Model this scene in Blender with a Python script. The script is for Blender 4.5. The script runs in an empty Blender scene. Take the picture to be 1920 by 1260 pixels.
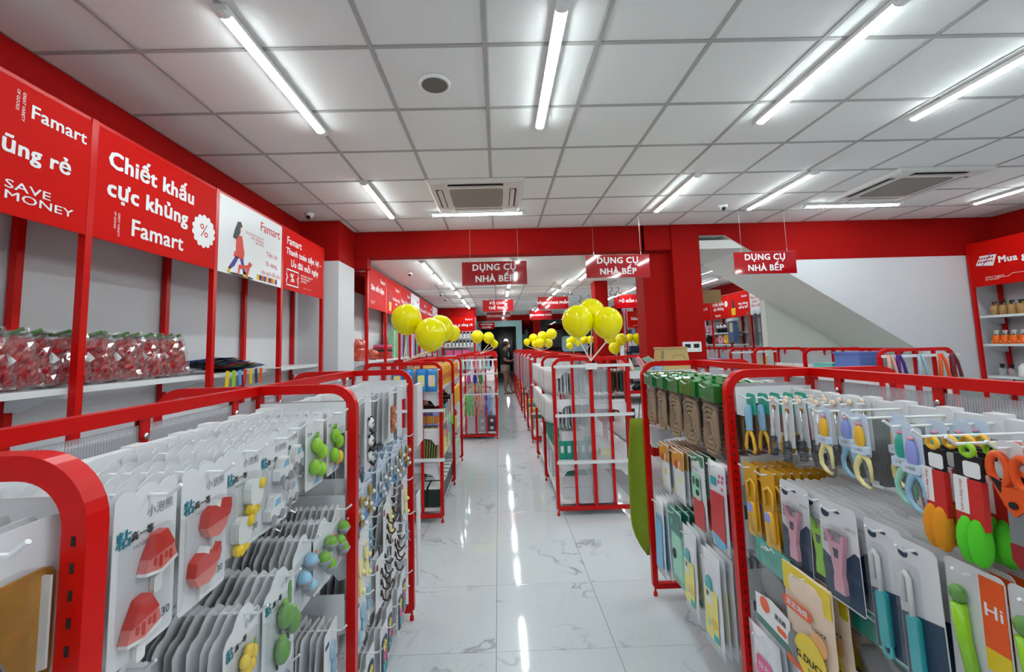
import bpy, math, random
from mathutils import Matrix, Vector
random.seed(7)
PI = math.pi
S = bpy.context.scene
COL = S.collection

# ------------------------------------------------------------------ camera
F_PX, CX, CY = 805.756, 942.587, 574.841
PITCH, YAW, ROLL, CAM_Z = 0.0925, 0.0128, -0.0278, 1.514
fw = Vector((math.sin(YAW)*math.cos(PITCH), math.cos(YAW)*math.cos(PITCH), math.sin(PITCH)))
rt = Vector((math.cos(YAW), -math.sin(YAW), 0)); up = rt.cross(fw)
r2 = rt*math.cos(ROLL) + up*math.sin(ROLL); u2 = -rt*math.sin(ROLL) + up*math.cos(ROLL)
cam = bpy.data.cameras.new('camera'); cam_o = bpy.data.objects.new('camera', cam); COL.objects.link(cam_o)
m = Matrix((r2, u2, -fw)).transposed().to_4x4(); m.translation = (0, 0, CAM_Z)
cam_o.matrix_world = m
cam.sensor_fit = 'HORIZONTAL'; cam.sensor_width = 36.0; cam.lens = F_PX/1920*36
cam.shift_x = (960-CX)/1920; cam.shift_y = (CY-630)/1920
cam.clip_start = 0.05; cam.clip_end = 100
S.camera = cam_o

# ------------------------------------------------------------------ world, exposure
W = bpy.data.worlds.new('world'); S.world = W; W.use_nodes = True
W.node_tree.nodes['Background'].inputs[0].default_value = (0.004, 0.005, 0.008, 1)   # night outside
W.node_tree.nodes['Background'].inputs[1].default_value = 1.0
S.view_settings.view_transform = 'Standard'; S.view_settings.look = 'None'
S.view_settings.gamma = 1.0; S.view_settings.use_curve_mapping = False
S.view_settings.exposure = 0.5
LED_STRENGTH = 41.0
S.cycles.use_denoising = True; S.cycles.use_adaptive_sampling = True; S.cycles.adaptive_threshold = 0.09; S.cycles.adaptive_min_samples = 16
S.cycles.max_bounces = 6; S.cycles.diffuse_bounces = 3; S.cycles.glossy_bounces = 2
S.cycles.transparent_max_bounces = 9; S.cycles.transmission_bounces = 4
S.cycles.caustics_reflective = False; S.cycles.caustics_refractive = False
S.cycles.sample_clamp_indirect = 6.0; S.cycles.use_light_tree = False

# ------------------------------------------------------------------ materials
MATS = {}
def mat(name, col, rough=0.5, metal=0.0, coat=0.0, spec=0.5, var=0.06, vscale=40.0, bump=0.0, bscale=120.0, emit=0.0, alpha=1.0, sheen=0.0):
    if name in MATS: return MATS[name]
    m = bpy.data.materials.new(name); m.use_nodes = True
    nt = m.node_tree; b = nt.nodes['Principled BSDF']
    c4 = (col[0], col[1], col[2], 1)
    b.inputs['Roughness'].default_value = rough; b.inputs['Metallic'].default_value = metal
    b.inputs['Coat Weight'].default_value = coat; b.inputs['Coat Roughness'].default_value = 0.06
    b.inputs['Specular IOR Level'].default_value = spec
    if var > 0:
        tc = nt.nodes.new('ShaderNodeTexCoord'); n = nt.nodes.new('ShaderNodeTexNoise')
        n.inputs['Scale'].default_value = vscale; n.inputs['Detail'].default_value = 2
        nt.links.new(tc.outputs['Object'], n.inputs['Vector'])
        r = nt.nodes.new('ShaderNodeMix'); r.data_type = 'RGBA'
        r.inputs['A'].default_value = tuple(max(0, x*(1-var)) for x in col)+(1,)
        r.inputs['B'].default_value = tuple(min(1, x*(1+var)) for x in col)+(1,)
        nt.links.new(n.outputs['Fac'], r.inputs['Factor'])
        nt.links.new(r.outputs['Result'], b.inputs['Base Color'])
        if bump > 0:
            n2 = nt.nodes.new('ShaderNodeTexNoise'); n2.inputs['Scale'].default_value = bscale; n2.inputs['Detail'].default_value = 3
            nt.links.new(tc.outputs['Object'], n2.inputs['Vector'])
            bp = nt.nodes.new('ShaderNodeBump'); bp.inputs['Strength'].default_value = bump; bp.inputs['Distance'].default_value = 0.004
            nt.links.new(n2.outputs['Fac'], bp.inputs['Height']); nt.links.new(bp.outputs['Normal'], b.inputs['Normal'])
    else:
        b.inputs['Base Color'].default_value = c4
    if emit > 0:
        b.inputs['Emission Color'].default_value = c4; b.inputs['Emission Strength'].default_value = emit
    if alpha < 1:
        out = nt.nodes['Material Output']; t = nt.nodes.new('ShaderNodeBsdfTransparent'); mx = nt.nodes.new('ShaderNodeMixShader')
        mx.inputs[0].default_value = alpha
        nt.links.new(t.outputs[0], mx.inputs[1]); nt.links.new(b.outputs[0], mx.inputs[2]); nt.links.new(mx.outputs[0], out.inputs['Surface'])
    MATS[name] = m
    return m

def srgb(r, g, b):
    def f(c):
        c /= 255.0
        return c/12.92 if c <= 0.04045 else ((c+0.055)/1.055)**2.4
    return (f(r), f(g), f(b))

RED_FRAME = mat('red_enamel_frame', srgb(206, 4, 4), 0.3, spec=0.3, var=0.05)
RED_WALL = mat('red_wall_paint', srgb(164, 16, 13), 0.7, spec=0.1, var=0.04, vscale=6, bump=0.05, bscale=300)
RED_SIGN = mat('red_sign_print', srgb(204, 16, 8), 0.55, var=0.03, spec=0.08)
RED_ACRYLIC = mat('red_acrylic_sign', srgb(168, 12, 20), 0.05, coat=0.6, var=0.02)
WHITE_WALL = mat('white_wall_paint', srgb(220, 221, 225), 0.6, var=0.02, vscale=5, bump=0.05, bscale=300)
WHITE_GREY = mat('stair_white_paint', srgb(242, 246, 238), 0.6, var=0.02, vscale=5)
CEIL = mat('ceiling_tile_mineral', srgb(238, 238, 236), 0.85, var=0.03, vscale=90, bump=0.25, bscale=260)
CEIL_SMOOTH = mat('ceiling_gypsum', srgb(240, 240, 236), 0.8, var=0.02, vscale=8)
TBAR = mat('ceiling_grid_metal', srgb(176, 174, 172), 0.6, var=0.03)
WHITE_METAL = mat('white_powder_coat', srgb(232, 233, 235), 0.35, var=0.02, coat=0.1)
WHITE_PLASTIC = mat('white_plastic', srgb(236, 236, 234), 0.4, var=0.02)
WHITE_PRINT = mat('white_print', srgb(240, 240, 240), 0.5, var=0.01)
WHITE_CARD = mat('white_card_stock', srgb(224, 224, 227), 0.42, var=0.03, vscale=12)
BLACK = mat('black_plastic', srgb(24, 24, 26), 0.4)
DARK = mat('dark_slot', srgb(22, 10, 10), 0.7)
BOLT = mat('bolt_zinc', srgb(190, 188, 185), 0.25, metal=1.0)
CHROME = mat('chrome_wire', srgb(210, 210, 212), 0.15, metal=1.0)
TEAL = mat('teal_print', srgb(30, 130, 150), 0.5, var=0.02)
INK = mat('black_ink_print', srgb(30, 30, 34), 0.5, var=0.02)
GREYINK = mat('grey_ink_print', srgb(120, 122, 126), 0.5, var=0.02)
REDINK = mat('red_ink_print', srgb(205, 40, 34), 0.5, var=0.02)
TEAL_FRAME = mat('teal_door_frame', srgb(150, 188, 190), 0.4)
NIGHT = mat('night_dark_wall', srgb(10, 11, 14), 0.6)
YELLOW_BALLOON = mat('yellow_balloon_latex', srgb(255, 240, 0), 0.1, spec=0.4, var=0.02)
AC_WHITE = mat('aircon_white_plastic', srgb(222, 219, 214), 0.45)
AC_GREY = mat('aircon_grille_grey', srgb(150, 145, 138), 0.7, bump=0.3, bscale=900)

def led_mat():
    m = bpy.data.materials.new('led_diffuser'); m.use_nodes = True; nt = m.node_tree
    for n in list(nt.nodes):
        if n.type == 'BSDF_PRINCIPLED': nt.nodes.remove(n)
    e = nt.nodes.new('ShaderNodeEmission'); e.inputs[0].default_value = (0.86, 0.975, 0.985, 1); e.inputs[1].default_value = LED_STRENGTH
    nt.links.new(e.outputs[0], nt.nodes['Material Output'].inputs['Surface'])
    return m
LED = led_mat(); LED.cycles.emission_sampling = 'FRONT'

def marble_mat():
    m = bpy.data.materials.new('polished_marble_tile'); m.use_nodes = True; nt = m.node_tree; b = nt.nodes['Principled BSDF']
    oi = nt.nodes.new('ShaderNodeObjectInfo'); g = nt.nodes.new('ShaderNodeNewGeometry')
    # shift the veining from tile to tile
    mul = nt.nodes.new('ShaderNodeMath'); mul.operation = 'MULTIPLY'; mul.inputs[1].default_value = 37.0
    nt.links.new(oi.outputs['Random'], mul.inputs[0])
    add = nt.nodes.new('ShaderNodeVectorMath'); add.operation = 'ADD'
    cb = nt.nodes.new('ShaderNodeCombineXYZ'); nt.links.new(mul.outputs[0], cb.inputs[2])
    nt.links.new(g.outputs['Position'], add.inputs[0]); nt.links.new(cb.outputs[0], add.inputs[1])
    def vein(scale, dist, lo, hi, w):
        n = nt.nodes.new('ShaderNodeTexNoise'); n.inputs['Scale'].default_value = scale; n.inputs['Detail'].default_value = 5; n.inputs['Distortion'].default_value = dist
        nt.links.new(add.outputs[0], n.inputs['Vector'])
        s = nt.nodes.new('ShaderNodeMath'); s.operation = 'SUBTRACT'; s.inputs[1].default_value = 0.5; nt.links.new(n.outputs['Fac'], s.inputs[0])
        a = nt.nodes.new('ShaderNodeMath'); a.operation = 'ABSOLUTE'; nt.links.new(s.outputs[0], a.inputs[0])
        mr = nt.nodes.new('ShaderNodeMapRange'); mr.inputs['From Min'].default_value = lo; mr.inputs['From Max'].default_value = hi
        mr.inputs['To Min'].default_value = w; mr.inputs['To Max'].default_value = 0
        nt.links.new(a.outputs[0], mr.inputs['Value']); return mr
    v1 = vein(1.7, 0.8, 0.0, 0.016, 1.0); v2 = vein(5.0, 0.5, 0.0, 0.010, 0.35)
    n3 = nt.nodes.new('ShaderNodeTexNoise'); n3.inputs['Scale'].default_value = 2.3; nt.links.new(add.outputs[0], n3.inputs['Vector'])
    mk = nt.nodes.new('ShaderNodeMapRange'); mk.inputs['From Min'].default_value = 0.48; mk.inputs['From Max'].default_value = 0.62
    nt.links.new(n3.outputs['Fac'], mk.inputs['Value'])
    mm = nt.nodes.new('ShaderNodeMath'); mm.operation = 'MAXIMUM'; nt.links.new(v1.outputs[0], mm.inputs[0]); nt.links.new(v2.outputs[0], mm.inputs[1])
    mu = nt.nodes.new('ShaderNodeMath'); mu.operation = 'MULTIPLY'; nt.links.new(mm.outputs[0], mu.inputs[0]); nt.links.new(mk.outputs[0], mu.inputs[1])
    mx = nt.nodes.new('ShaderNodeMix'); mx.data_type = 'RGBA'
    mx.inputs['A'].default_value = srgb(220, 226, 230)+(1,); mx.inputs['B'].default_value = srgb(170, 174, 182)+(1,)
    nt.links.new(mu.outputs[0], mx.inputs['Factor']); nt.links.new(mx.outputs['Result'], b.inputs['Base Color'])
    b.inputs['Roughness'].default_value = 0.06; b.inputs['Specular IOR Level'].default_value = 0.6
    return m
MARBLE = marble_mat()
GROUT = mat('floor_grout', srgb(120, 122, 124), 0.8)

def poly_mat():
    # corrugated twin-wall sheet: fine vertical ribs, partly see-through
    m = bpy.data.materials.new('twinwall_polycarbonate'); m.use_nodes = True; nt = m.node_tree; b = nt.nodes['Principled BSDF']
    b.inputs['Base Color'].default_value = srgb(225, 226, 230)+(1,); b.inputs['Roughness'].default_value = 0.18; b.inputs['Specular IOR Level'].default_value = 0.7
    g = nt.nodes.new('ShaderNodeTexCoord'); sp = nt.nodes.new('ShaderNodeSeparateXYZ'); nt.links.new(g.outputs['Object'], sp.inputs[0])
    mu = nt.nodes.new('ShaderNodeMath'); mu.operation = 'MULTIPLY'; mu.inputs[1].default_value = 2*PI/0.0065; nt.links.new(sp.outputs['Y'], mu.inputs[0])
    sn = nt.nodes.new('ShaderNodeMath'); sn.operation = 'SINE'; nt.links.new(mu.outputs[0], sn.inputs[0])
    bp = nt.nodes.new('ShaderNodeBump'); bp.inputs['Strength'].default_value = 0.55; bp.inputs['Distance'].default_value = 0.002
    nt.links.new(sn.outputs[0], bp.inputs['Height']); nt.links.new(bp.outputs['Normal'], b.inputs['Normal'])
    t = nt.nodes.new('ShaderNodeBsdfTransparent'); t.inputs[0].default_value = (0.93, 0.94, 0.96, 1)
    mr = nt.nodes.new('ShaderNodeMapRange'); mr.inputs['From Min'].default_value = -1; mr.inputs['To Min'].default_value = 0.30; mr.inputs['To Max'].default_value = 0.56
    nt.links.new(sn.outputs[0], mr.inputs['Value'])
    mx = nt.nodes.new('ShaderNodeMixShader'); nt.links.new(mr.outputs[0], mx.inputs[0])
    nt.links.new(t.outputs[0], mx.inputs[1]); nt.links.new(b.outputs[0], mx.inputs[2]); nt.links.new(mx.outputs[0], nt.nodes['Material Output'].inputs['Surface'])
    return m
POLY = poly_mat()
def film_mat(name, base, edge, rough, haze=0.0):
    # thin clear sheet: see-through with mirror-like glints, stronger at grazing angles
    m = bpy.data.materials.new(name); m.use_nodes = True; nt = m.node_tree
    nt.nodes.remove(nt.nodes['Principled BSDF'])
    t = nt.nodes.new('ShaderNodeBsdfTransparent'); t.inputs[0].default_value = (0.97, 0.975, 0.98, 1)
    g = nt.nodes.new('ShaderNodeBsdfGlossy'); g.inputs['Roughness'].default_value = rough
    d = nt.nodes.new('ShaderNodeBsdfDiffuse'); d.inputs[0].default_value = (0.8, 0.81, 0.82, 1)
    lw = nt.nodes.new('ShaderNodeLayerWeight'); lw.inputs[0].default_value = 0.25
    mr = nt.nodes.new('ShaderNodeMapRange'); mr.inputs['To Min'].default_value = base; mr.inputs['To Max'].default_value = edge
    nt.links.new(lw.outputs['Facing'], mr.inputs['Value'])
    mx = nt.nodes.new('ShaderNodeMixShader'); nt.links.new(mr.outputs[0], mx.inputs[0]); nt.links.new(t.outputs[0], mx.inputs[1]); nt.links.new(g.outputs[0], mx.inputs[2])
    mh = nt.nodes.new('ShaderNodeMixShader'); mh.inputs[0].default_value = haze
    nt.links.new(mx.outputs[0], mh.inputs[1]); nt.links.new(d.outputs[0], mh.inputs[2])
    nt.links.new(mh.outputs[0], nt.nodes['Material Output'].inputs['Surface'])
    return m
CLEAR = film_mat('clear_plastic_film', 0.06, 0.28, 0.08, 0.03)
CLEAR2 = film_mat('clear_blister', 0.04, 0.22, 0.05, 0.0)
FROST = mat('clear_acrylic_panel', srgb(225, 228, 232), 0.1, var=0, alpha=0.3, spec=0.8)
GLASS_DARK = mat('dark_shop_glass', srgb(6, 7, 9), 0.02, var=0, alpha=0.75, spec=0.9)

# ------------------------------------------------------------------ mesh helpers
class MB:
    def __init__(s): s.v = []; s.f = []
    def add(s, vs, fs):
        o = len(s.v); s.v += [tuple(x) for x in vs]; s.f += [tuple(i+o for i in f) for f in fs]; return s
    def box(s, x0, x1, y0, y1, z0, z1):
        return s.add([(x0,y0,z0),(x1,y0,z0),(x1,y1,z0),(x0,y1,z0),(x0,y0,z1),(x1,y0,z1),(x1,y1,z1),(x0,y1,z1)],
                     [(0,3,2,1),(4,5,6,7),(0,1,5,4),(1,2,6,5),(2,3,7,6),(3,0,4,7)])
    def cbox(s, c, d):
        return s.box(c[0]-d[0]/2, c[0]+d[0]/2, c[1]-d[1]/2, c[1]+d[1]/2, c[2]-d[2]/2, c[2]+d[2]/2)
    def prism(s, poly, a, b, axis='y'):
        # poly is 2D; extruded along axis between a and b. axis y: (x,z); axis x: (y,z); axis z: (x,y)
        n = len(poly)
        def P(p, t): return (p[0], t, p[1]) if axis == 'y' else (t, p[0], p[1]) if axis == 'x' else (p[0], p[1], t)
        vs = [P(p, a) for p in poly]+[P(p, b) for p in poly]
        fs = [tuple(range(n)), tuple(range(2*n-1, n-1, -1))]+[(i, i+n, (i+1) % n+n, (i+1) % n) for i in range(n)]
        return s.add(vs, fs)
    def tube(s, path, r, n=6, sq=False, closed=False, cap=True):
        P = [Vector(p) for p in path]; k = len(P); rings = []
        ref = None
        for i in range(k):
            if closed: t = (P[(i+1) % k]-P[i-1]).normalized()
            elif i == 0: t = (P[1]-P[0]).normalized()
            elif i == k-1: t = (P[-1]-P[-2]).normalized()
            else: t = ((P[i+1]-P[i]).normalized()+(P[i]-P[i-1]).normalized()).normalized()
            if ref is None:
                ref = Vector((0, 0, 1)) if abs(t.z) < 0.9 else Vector((0, 1, 0))
                ref = (ref-t*ref.dot(t)).normalized()
            else:
                ref = (ref-t*ref.dot(t)).normalized()
            b = t.cross(ref)
            rr = r[i] if isinstance(r, (list, tuple)) else r
            nn = 4 if sq else n; off = PI/4 if sq else 0; q = rr*math.sqrt(2) if sq else rr
            rings.append([P[i]+ref*math.cos(2*PI*j/nn+off)*q+b*math.sin(2*PI*j/nn+off)*q for j in range(nn)])
        nn = len(rings[0]); vs = [p for rg in rings for p in rg]; fs = []
        for i in range(k if closed else k-1):
            j2 = (i+1) % k
            for j in range(nn):
                fs.append((i*nn+j, i*nn+(j+1) % nn, j2*nn+(j+1) % nn, j2*nn+j))
        if cap and not closed:
            fs.append(tuple(range(nn-1, -1, -1))); fs.append(tuple((k-1)*nn+j for j in range(nn)))
        return s.add(vs, fs)
    def lathe(s, prof, c=(0,0,0), n=12, axis='z'):
        vs = []; fs = []
        for (r, h) in prof:
            for j in range(n):
                a = 2*PI*j/n; x, y = r*math.cos(a), r*math.sin(a)
                p = (x, y, h) if axis == 'z' else (x, -h, y) if axis == 'y' else (h, x, y)
                vs.append((p[0]+c[0], p[1]+c[1], p[2]+c[2]))
        for i in range(len(prof)-1):
            for j in range(n):
                fs.append((i*n+j, i*n+(j+1) % n, (i+1)*n+(j+1) % n, (i+1)*n+j))
        fs.append(tuple(range(n-1, -1, -1))); fs.append(tuple((len(prof)-1)*n+j for j in range(n)))
        return s.add(vs, fs)
    def ell(s, c, r, nu=10, nv=7, v0=-PI/2, v1=PI/2):
        prof = []
        for i in range(nv+1):
            a = v0+(v1-v0)*i/nv
            prof.append((max(1e-4, math.cos(a)), math.sin(a)))
        vs = []; fs = []
        for (rr, h) in prof:
            for j in range(nu):
                a = 2*PI*j/nu; vs.append((c[0]+r[0]*rr*math.cos(a), c[1]+r[1]*rr*math.sin(a), c[2]+r[2]*h))
        for i in range(nv):
            for j in range(nu): fs.append((i*nu+j, i*nu+(j+1) % nu, (i+1)*nu+(j+1) % nu, (i+1)*nu+j))
        return s.add(vs, fs)
    def mesh(s, name, material=None, smooth=False):
        me = bpy.data.meshes.new(name); me.from_pydata(s.v, [], s.f); me.update()
        if material: me.materials.append(material)
        if smooth: me.polygons.foreach_set('use_smooth', [True]*len(me.polygons))
        return me

CACHE = {}
def cached(key, fn):
    if key not in CACHE: CACHE[key] = fn()
    return CACHE[key]

def obj(name, mb, material=None, parent=None, loc=(0,0,0), rot=(0,0,0), scale=None, smooth=False):
    me = mb.mesh(name, material, smooth) if isinstance(mb, MB) else mb
    o = bpy.data.objects.new(name, me); COL.objects.link(o)
    o.location = loc; o.rotation_euler = rot
    if scale: o.scale = scale
    if parent: o.parent = parent
    return o
def tag(o, label, cat, group=None, kind=None):
    o['label'] = label; o['category'] = cat
    if group: o['group'] = group
    if kind: o['kind'] = kind
    return o
def thing(name, label, cat, loc=(0,0,0), rz=0.0, group=None):
    o = bpy.data.objects.new(name, None); COL.objects.link(o); o.empty_display_size = 0.05
    o.location = loc; o.rotation_euler = (0, 0, rz)
    return tag(o, label, cat, group)
def struct(name, mb, material, label, parent=None):
    o = obj(name, mb, material, parent)
    if parent is None: o['kind'] = 'structure'; o['label'] = label; o['category'] = name.split('_')[0]
    return o
def copy_tree(o, parent=None):
    c = o.copy(); COL.objects.link(c); c.parent = parent
    for ch in o.children: copy_tree(ch, c)
    return c

def text_mesh(s, size, material, bold=0.0, align='CENTER', sx=1.0, spacing=1.0, line=1.0, shear=0.0, res=2, extrude=0.0):
    key = ('text', s, size, material.name, bold, align, sx, spacing, line, shear)
    if key in CACHE: return CACHE[key]
    c = bpy.data.curves.new('t', 'FONT'); c.body = s; c.size = size; c.align_x = align; c.align_y = 'CENTER'
    c.space_character = spacing+bold*2.2; c.space_line = line; c.shear = shear; c.resolution_u = res
    to = bpy.data.objects.new('t', c); COL.objects.link(to)
    dg = bpy.context.evaluated_depsgraph_get()
    me = bpy.data.meshes.new_from_object(to.evaluated_get(dg))
    COL.objects.unlink(to); bpy.data.objects.remove(to); bpy.data.curves.remove(c)
    vs = [v.co.copy() for v in me.vertices]; fs = [tuple(p.vertices) for p in me.polygons]
    bpy.data.meshes.remove(me)
    m = MB(); q = bold*size
    # heavy weight: the same glyphs laid over each other with small shifts
    for dx, dy in (((0, 0),) if bold == 0 else ((-q, -q*0.6), (q, -q*0.6), (-q, q*0.6), (q, q*0.6), (0, 0))):
        m.add([((v.x+dx)*sx, v.y+dy, 0.00012*len(m.v)/max(1, len(vs))) for v in vs], fs)
    CACHE[key] = m.mesh('lettering', material)
    return CACHE[key]
def text(s, parent, x, z, size, material, y=-0.006, name='lettering', rotz=0.0, **k):
    # printed on a -Y facing surface of its parent
    me = text_mesh(s, size, material, **k)
    return obj(name, me, None, parent, (x, y, z), (PI/2, -rotz, 0) if rotz else (PI/2, 0, 0))

def arc(cx, cz, r, a0, a1, n=5):
    return [(cx+r*math.cos(a0+(a1-a0)*i/n), cz+r*math.sin(a0+(a1-a0)*i/n)) for i in range(n+1)]
def rrect(w, h, r, n=4, cx=0.0, cz=0.0):
    x, z = w/2-r, h/2-r
    return (arc(cx+x, cz-z, r, -PI/2, 0, n)+arc(cx+x, cz+z, r, 0, PI/2, n)+arc(cx-x, cz+z, r, PI/2, PI, n)+arc(cx-x, cz-z, r, PI, 1.5*PI, n))
def circ(r, n=14, cx=0.0, cz=0.0, rz=None):
    return [(cx+r*math.cos(2*PI*i/n), cz+(rz or r)*math.sin(2*PI*i/n)) for i in range(n)]

# ================================================================== the setting
XL, XR, YB, YF, ZC = -2.40, 6.87, 5.75, -3.2, 3.107     # near room
ZF = 2.77                                               # ceiling behind the beam
GX, GY, GP = -0.0289, 2.1437, 0.605                     # ceiling grid
FX, FY, FP = -0.0499, 2.2921, 0.600                     # floor tiles

# ---- floor: slab with grout, single porcelain tiles on it
floor = struct('floor', MB().box(-3, 8, YF-0.2, 30, -0.12, -0.0025), GROUT, 'polished white marble-look tiled floor')
ft = MB().add([(0,0,-0.002),(FP-0.002,0,-0.002),(FP-0.002,FP-0.002,-0.002),(0,FP-0.002,-0.002),
               (0.0012,0.0012,0),(FP-0.0032,0.0012,0),(FP-0.0032,FP-0.0032,0),(0.0012,FP-0.0032,0)],
              [(4,5,6,7),(0,1,5,4),(1,2,6,5),(2,3,7,6),(3,0,4,7)]).mesh('floor_tile', MARBLE)
for i in range(-4, 12):
    for j in range(-3, 12):
        if j > 6 and not (-3 <= i <= 3): continue
        if i > 8 and j < 1: continue
        obj('floor_tile', ft, None, floor, (FX+i*FP+0.001, FY+j*FP+0.001, 0))
mb = MB()
for i in range(-5, 14):
    for j in range(-10, 46):
        built = (-4 <= i < 12 and -3 <= j < 12) and not (j > 6 and not (-3 <= i <= 3)) and not (i > 8 and j < 1)
        if built: continue
        x, y = FX+i*FP+0.001, FY+j*FP+0.001
        mb.add([(x,y,0),(x+FP-0.002,y,0),(x+FP-0.002,y+FP-0.002,0),(x,y+FP-0.002,0)], [(0,1,2,3)])
o = obj('far_floor_tiles', mb, MARBLE, floor); o['kind'] = 'stuff'

# ---- near ceiling: slab above, grid runners, lay-in tiles
ceiling = struct('ceiling', MB().box(XL-0.1, XR+0.1, YF-0.1, YB+0.1, ZC+0.012, ZC+0.2), CEIL_SMOOTH, 'suspended white tile ceiling over the front room')
tile_me = MB().add([(0,0,0.006),(GP,0,0.006),(GP,GP,0.006),(0,GP,0.006),(0.02,0.02,0.0),(GP-0.02,0.02,0.0),(GP-0.02,GP-0.02,0.0),(0.02,GP-0.02,0.0)],
                   [(4,7,6,5),(0,4,5,1),(1,5,6,2),(2,6,7,3),(3,7,4,0)]).mesh('ceiling_tile', CEIL)
def tiles(parent, x0, x1, y0, y1, z, gx, gy, ymin):
    i0, i1 = math.floor((x0-gx)/GP), math.ceil((x1-gx)/GP)
    j0, j1 = math.floor((y0-gy)/GP), math.ceil((y1-gy)/GP)
    for i in range(i0, i1):
        for j in range(j0, j1):
            a, b = max(x0, gx+i*GP), min(x1, gx+(i+1)*GP); c, d = max(y0, gy+j*GP), min(y1, gy+(j+1)*GP)
            if d < ymin or b-a < 0.03 or d-c < 0.03: continue
            obj('ceiling_tile', tile_me, None, parent, (a, c, z+0.003), scale=((b-a)/GP, (d-c)/GP, 1))
    for i in range(i0+1, i1):
        x = gx+i*GP; obj('grid_runner', MB().box(x-0.011, x+0.011, y0, y1, z-0.001, z+0.010), TBAR, parent)
    for j in range(j0+1, j1):
        y = gy+j*GP; obj('grid_runner', MB().box(x0, x1, y-0.011, y+0.011, z-0.0005, z+0.010), TBAR, parent)
tiles(ceiling, XL, XR, -0.3, YB, ZC, GX, GY, 0.9)

# ---- ceiling behind the beam
far_ceiling = struct('ceiling_far', MB().box(-2.3, 3.9, YB+0.02, 8.5, ZF, ZF+0.12), CEIL_SMOOTH, 'lower white ceiling behind the red beam')
obj('ceiling_panel', MB().box(-2.3, 3.9, 11.0, 17.5, ZF+0.006, ZF+0.12), CEIL, far_ceiling)
obj('ceiling_panel', MB().box(-2.3, 3.9, 8.5, 11.0, ZF+0.014, ZF+0.12), CEIL, far_ceiling)
tiles(far_ceiling, -2.25, 3.9, 8.5, 11.0, ZF, GX, 8.5, 8.0)
for i in range(-3, 7): obj('grid_runner', MB().box(GX+i*GP-0.011, GX+i*GP+0.011, 11.0, 17.4, ZF-0.001, ZF+0.008), TBAR, far_ceiling)
for j in range(5, 15): obj('grid_runner', MB().box(-2.25, 3.9, 8.5+j*GP-0.011, 8.5+j*GP+0.011, ZF-0.0005, ZF+0.008), TBAR, far_ceiling)
right_ceiling = struct('ceiling_right', MB().box(3.9, 6.6, 7.0, 17.5, 3.07, 3.2), CEIL, 'white ceiling of the room behind the stairs')
obj('fascia', MB().box(3.88, 3.9, 7.0, 17.5, ZF, 3.1), WHITE_WALL, right_ceiling)
for i in range(0, 8): obj('grid_runner', MB().box(3.9, 6.5, 7.6+i*1.21-0.012, 7.6+i*1.21+0.012, 3.062, 3.07), TBAR, right_ceiling)
for i in range(0, 4): obj('grid_runner', MB().box(4.3+i*GP-0.012, 4.3+i*GP+0.012, 7.0, 17.4, 3.0615, 3.07), TBAR, right_ceiling)

# ---- left wall (white with a red band on top) and corner pillar
wl = struct('wall_left', MB().box(XL-0.15, XL, YF, YB+0.02, 0, ZC+0.05), WHITE_WALL, 'white left wall with a red band along the ceiling')
obj('red_band', MB().box(XL, XL+0.012, YF, 5.18, 2.60, ZC), RED_WALL, wl)
pl = struct('wall_pillar', MB().box(XL, -1.915, 5.18, 5.75, 0, 2.61), WHITE_WALL, 'white corner pillar with a red top at the end of the left wall')
obj('red_top', MB().box(XL, -1.913, 5.178, 5.76, 2.61, ZC+0.005), RED_WALL, pl)
wfl = struct('wall_far_left', MB().box(-2.35, -2.2, YB, 13.7, 0, ZF+0.02), WHITE_WALL, 'white left wall of the back room')
obj('red_band', MB().box(-2.2, -2.188, YB, 13.66, 2.42, ZF), RED_WALL, wfl)
obj('red_pilaster', MB().box(-2.2, -2.0, 9.9, 10.15, 2.1, ZF), RED_WALL, wfl)
obj('red_header', MB().box(-2.2, -1.75, 5.78, 5.95, 2.62, ZF), RED_WALL, wfl)

# ---- beam, column and the wall with the stairs
bm = struct('wall_beam', MB().box(-1.915, 2.03, YB, YB+0.22, ZF-0.003, ZC+0.005), RED_WALL, 'deep red beam crossing the ceiling')
cl = struct('wall_column', MB().box(2.03, 2.41, YB+0.12, YB+0.45, 0, ZC+0.003), RED_WALL, 'red square column carrying the beam')
obj('column_face', MB().box(2.40, 2.775, YB-0.02, YB+0.42, 0, ZC+0.003), RED_WALL, cl)
obj('beam_end', MB().box(2.0, 2.41, YB, YB+0.13, ZF-0.003, ZC+0.003), RED_WALL, cl)
ws = struct('wall_stairs', MB().prism([(3.71,2.585),(6.87,2.585),(6.87,0.521)], YB, YB+0.12), WHITE_WALL, 'white wall in front of the staircase')
obj('red_band', MB().prism([(2.775,3.112),(6.87,3.112),(6.87,2.583),(3.707,2.583),(3.134,2.957),(3.134,2.951),(2.775,2.951)], YB-0.004, YB+0.115), RED_WALL, ws)
# sloping underside of the flight, landing and the shaded wall below it
zz = lambda x: 2.957-0.652*(x-3.134)
obj('stair_soffit', MB().prism([(3.134,2.955),(6.87,zz(6.87)),(6.87,zz(6.87)+0.05),(3.134,3.005)], YB+0.002, 7.0), WHITE_GREY, ws)
obj('landing_soffit', MB().box(2.6, 3.134, YB+0.002, 7.0, 2.949, 3.05), WHITE_GREY, ws)
obj('under_stair_wall', MB().prism([(4.36,0),(6.87,0),(6.87,zz(6.87)-0.002),(4.36,zz(4.36)-0.002)], 6.93, 7.06), WHITE_GREY, ws)
obj('landing_edge', MB().box(2.6, 3.9, 6.98, 7.05, ZF, 3.2), WHITE_WALL, ws)

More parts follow.
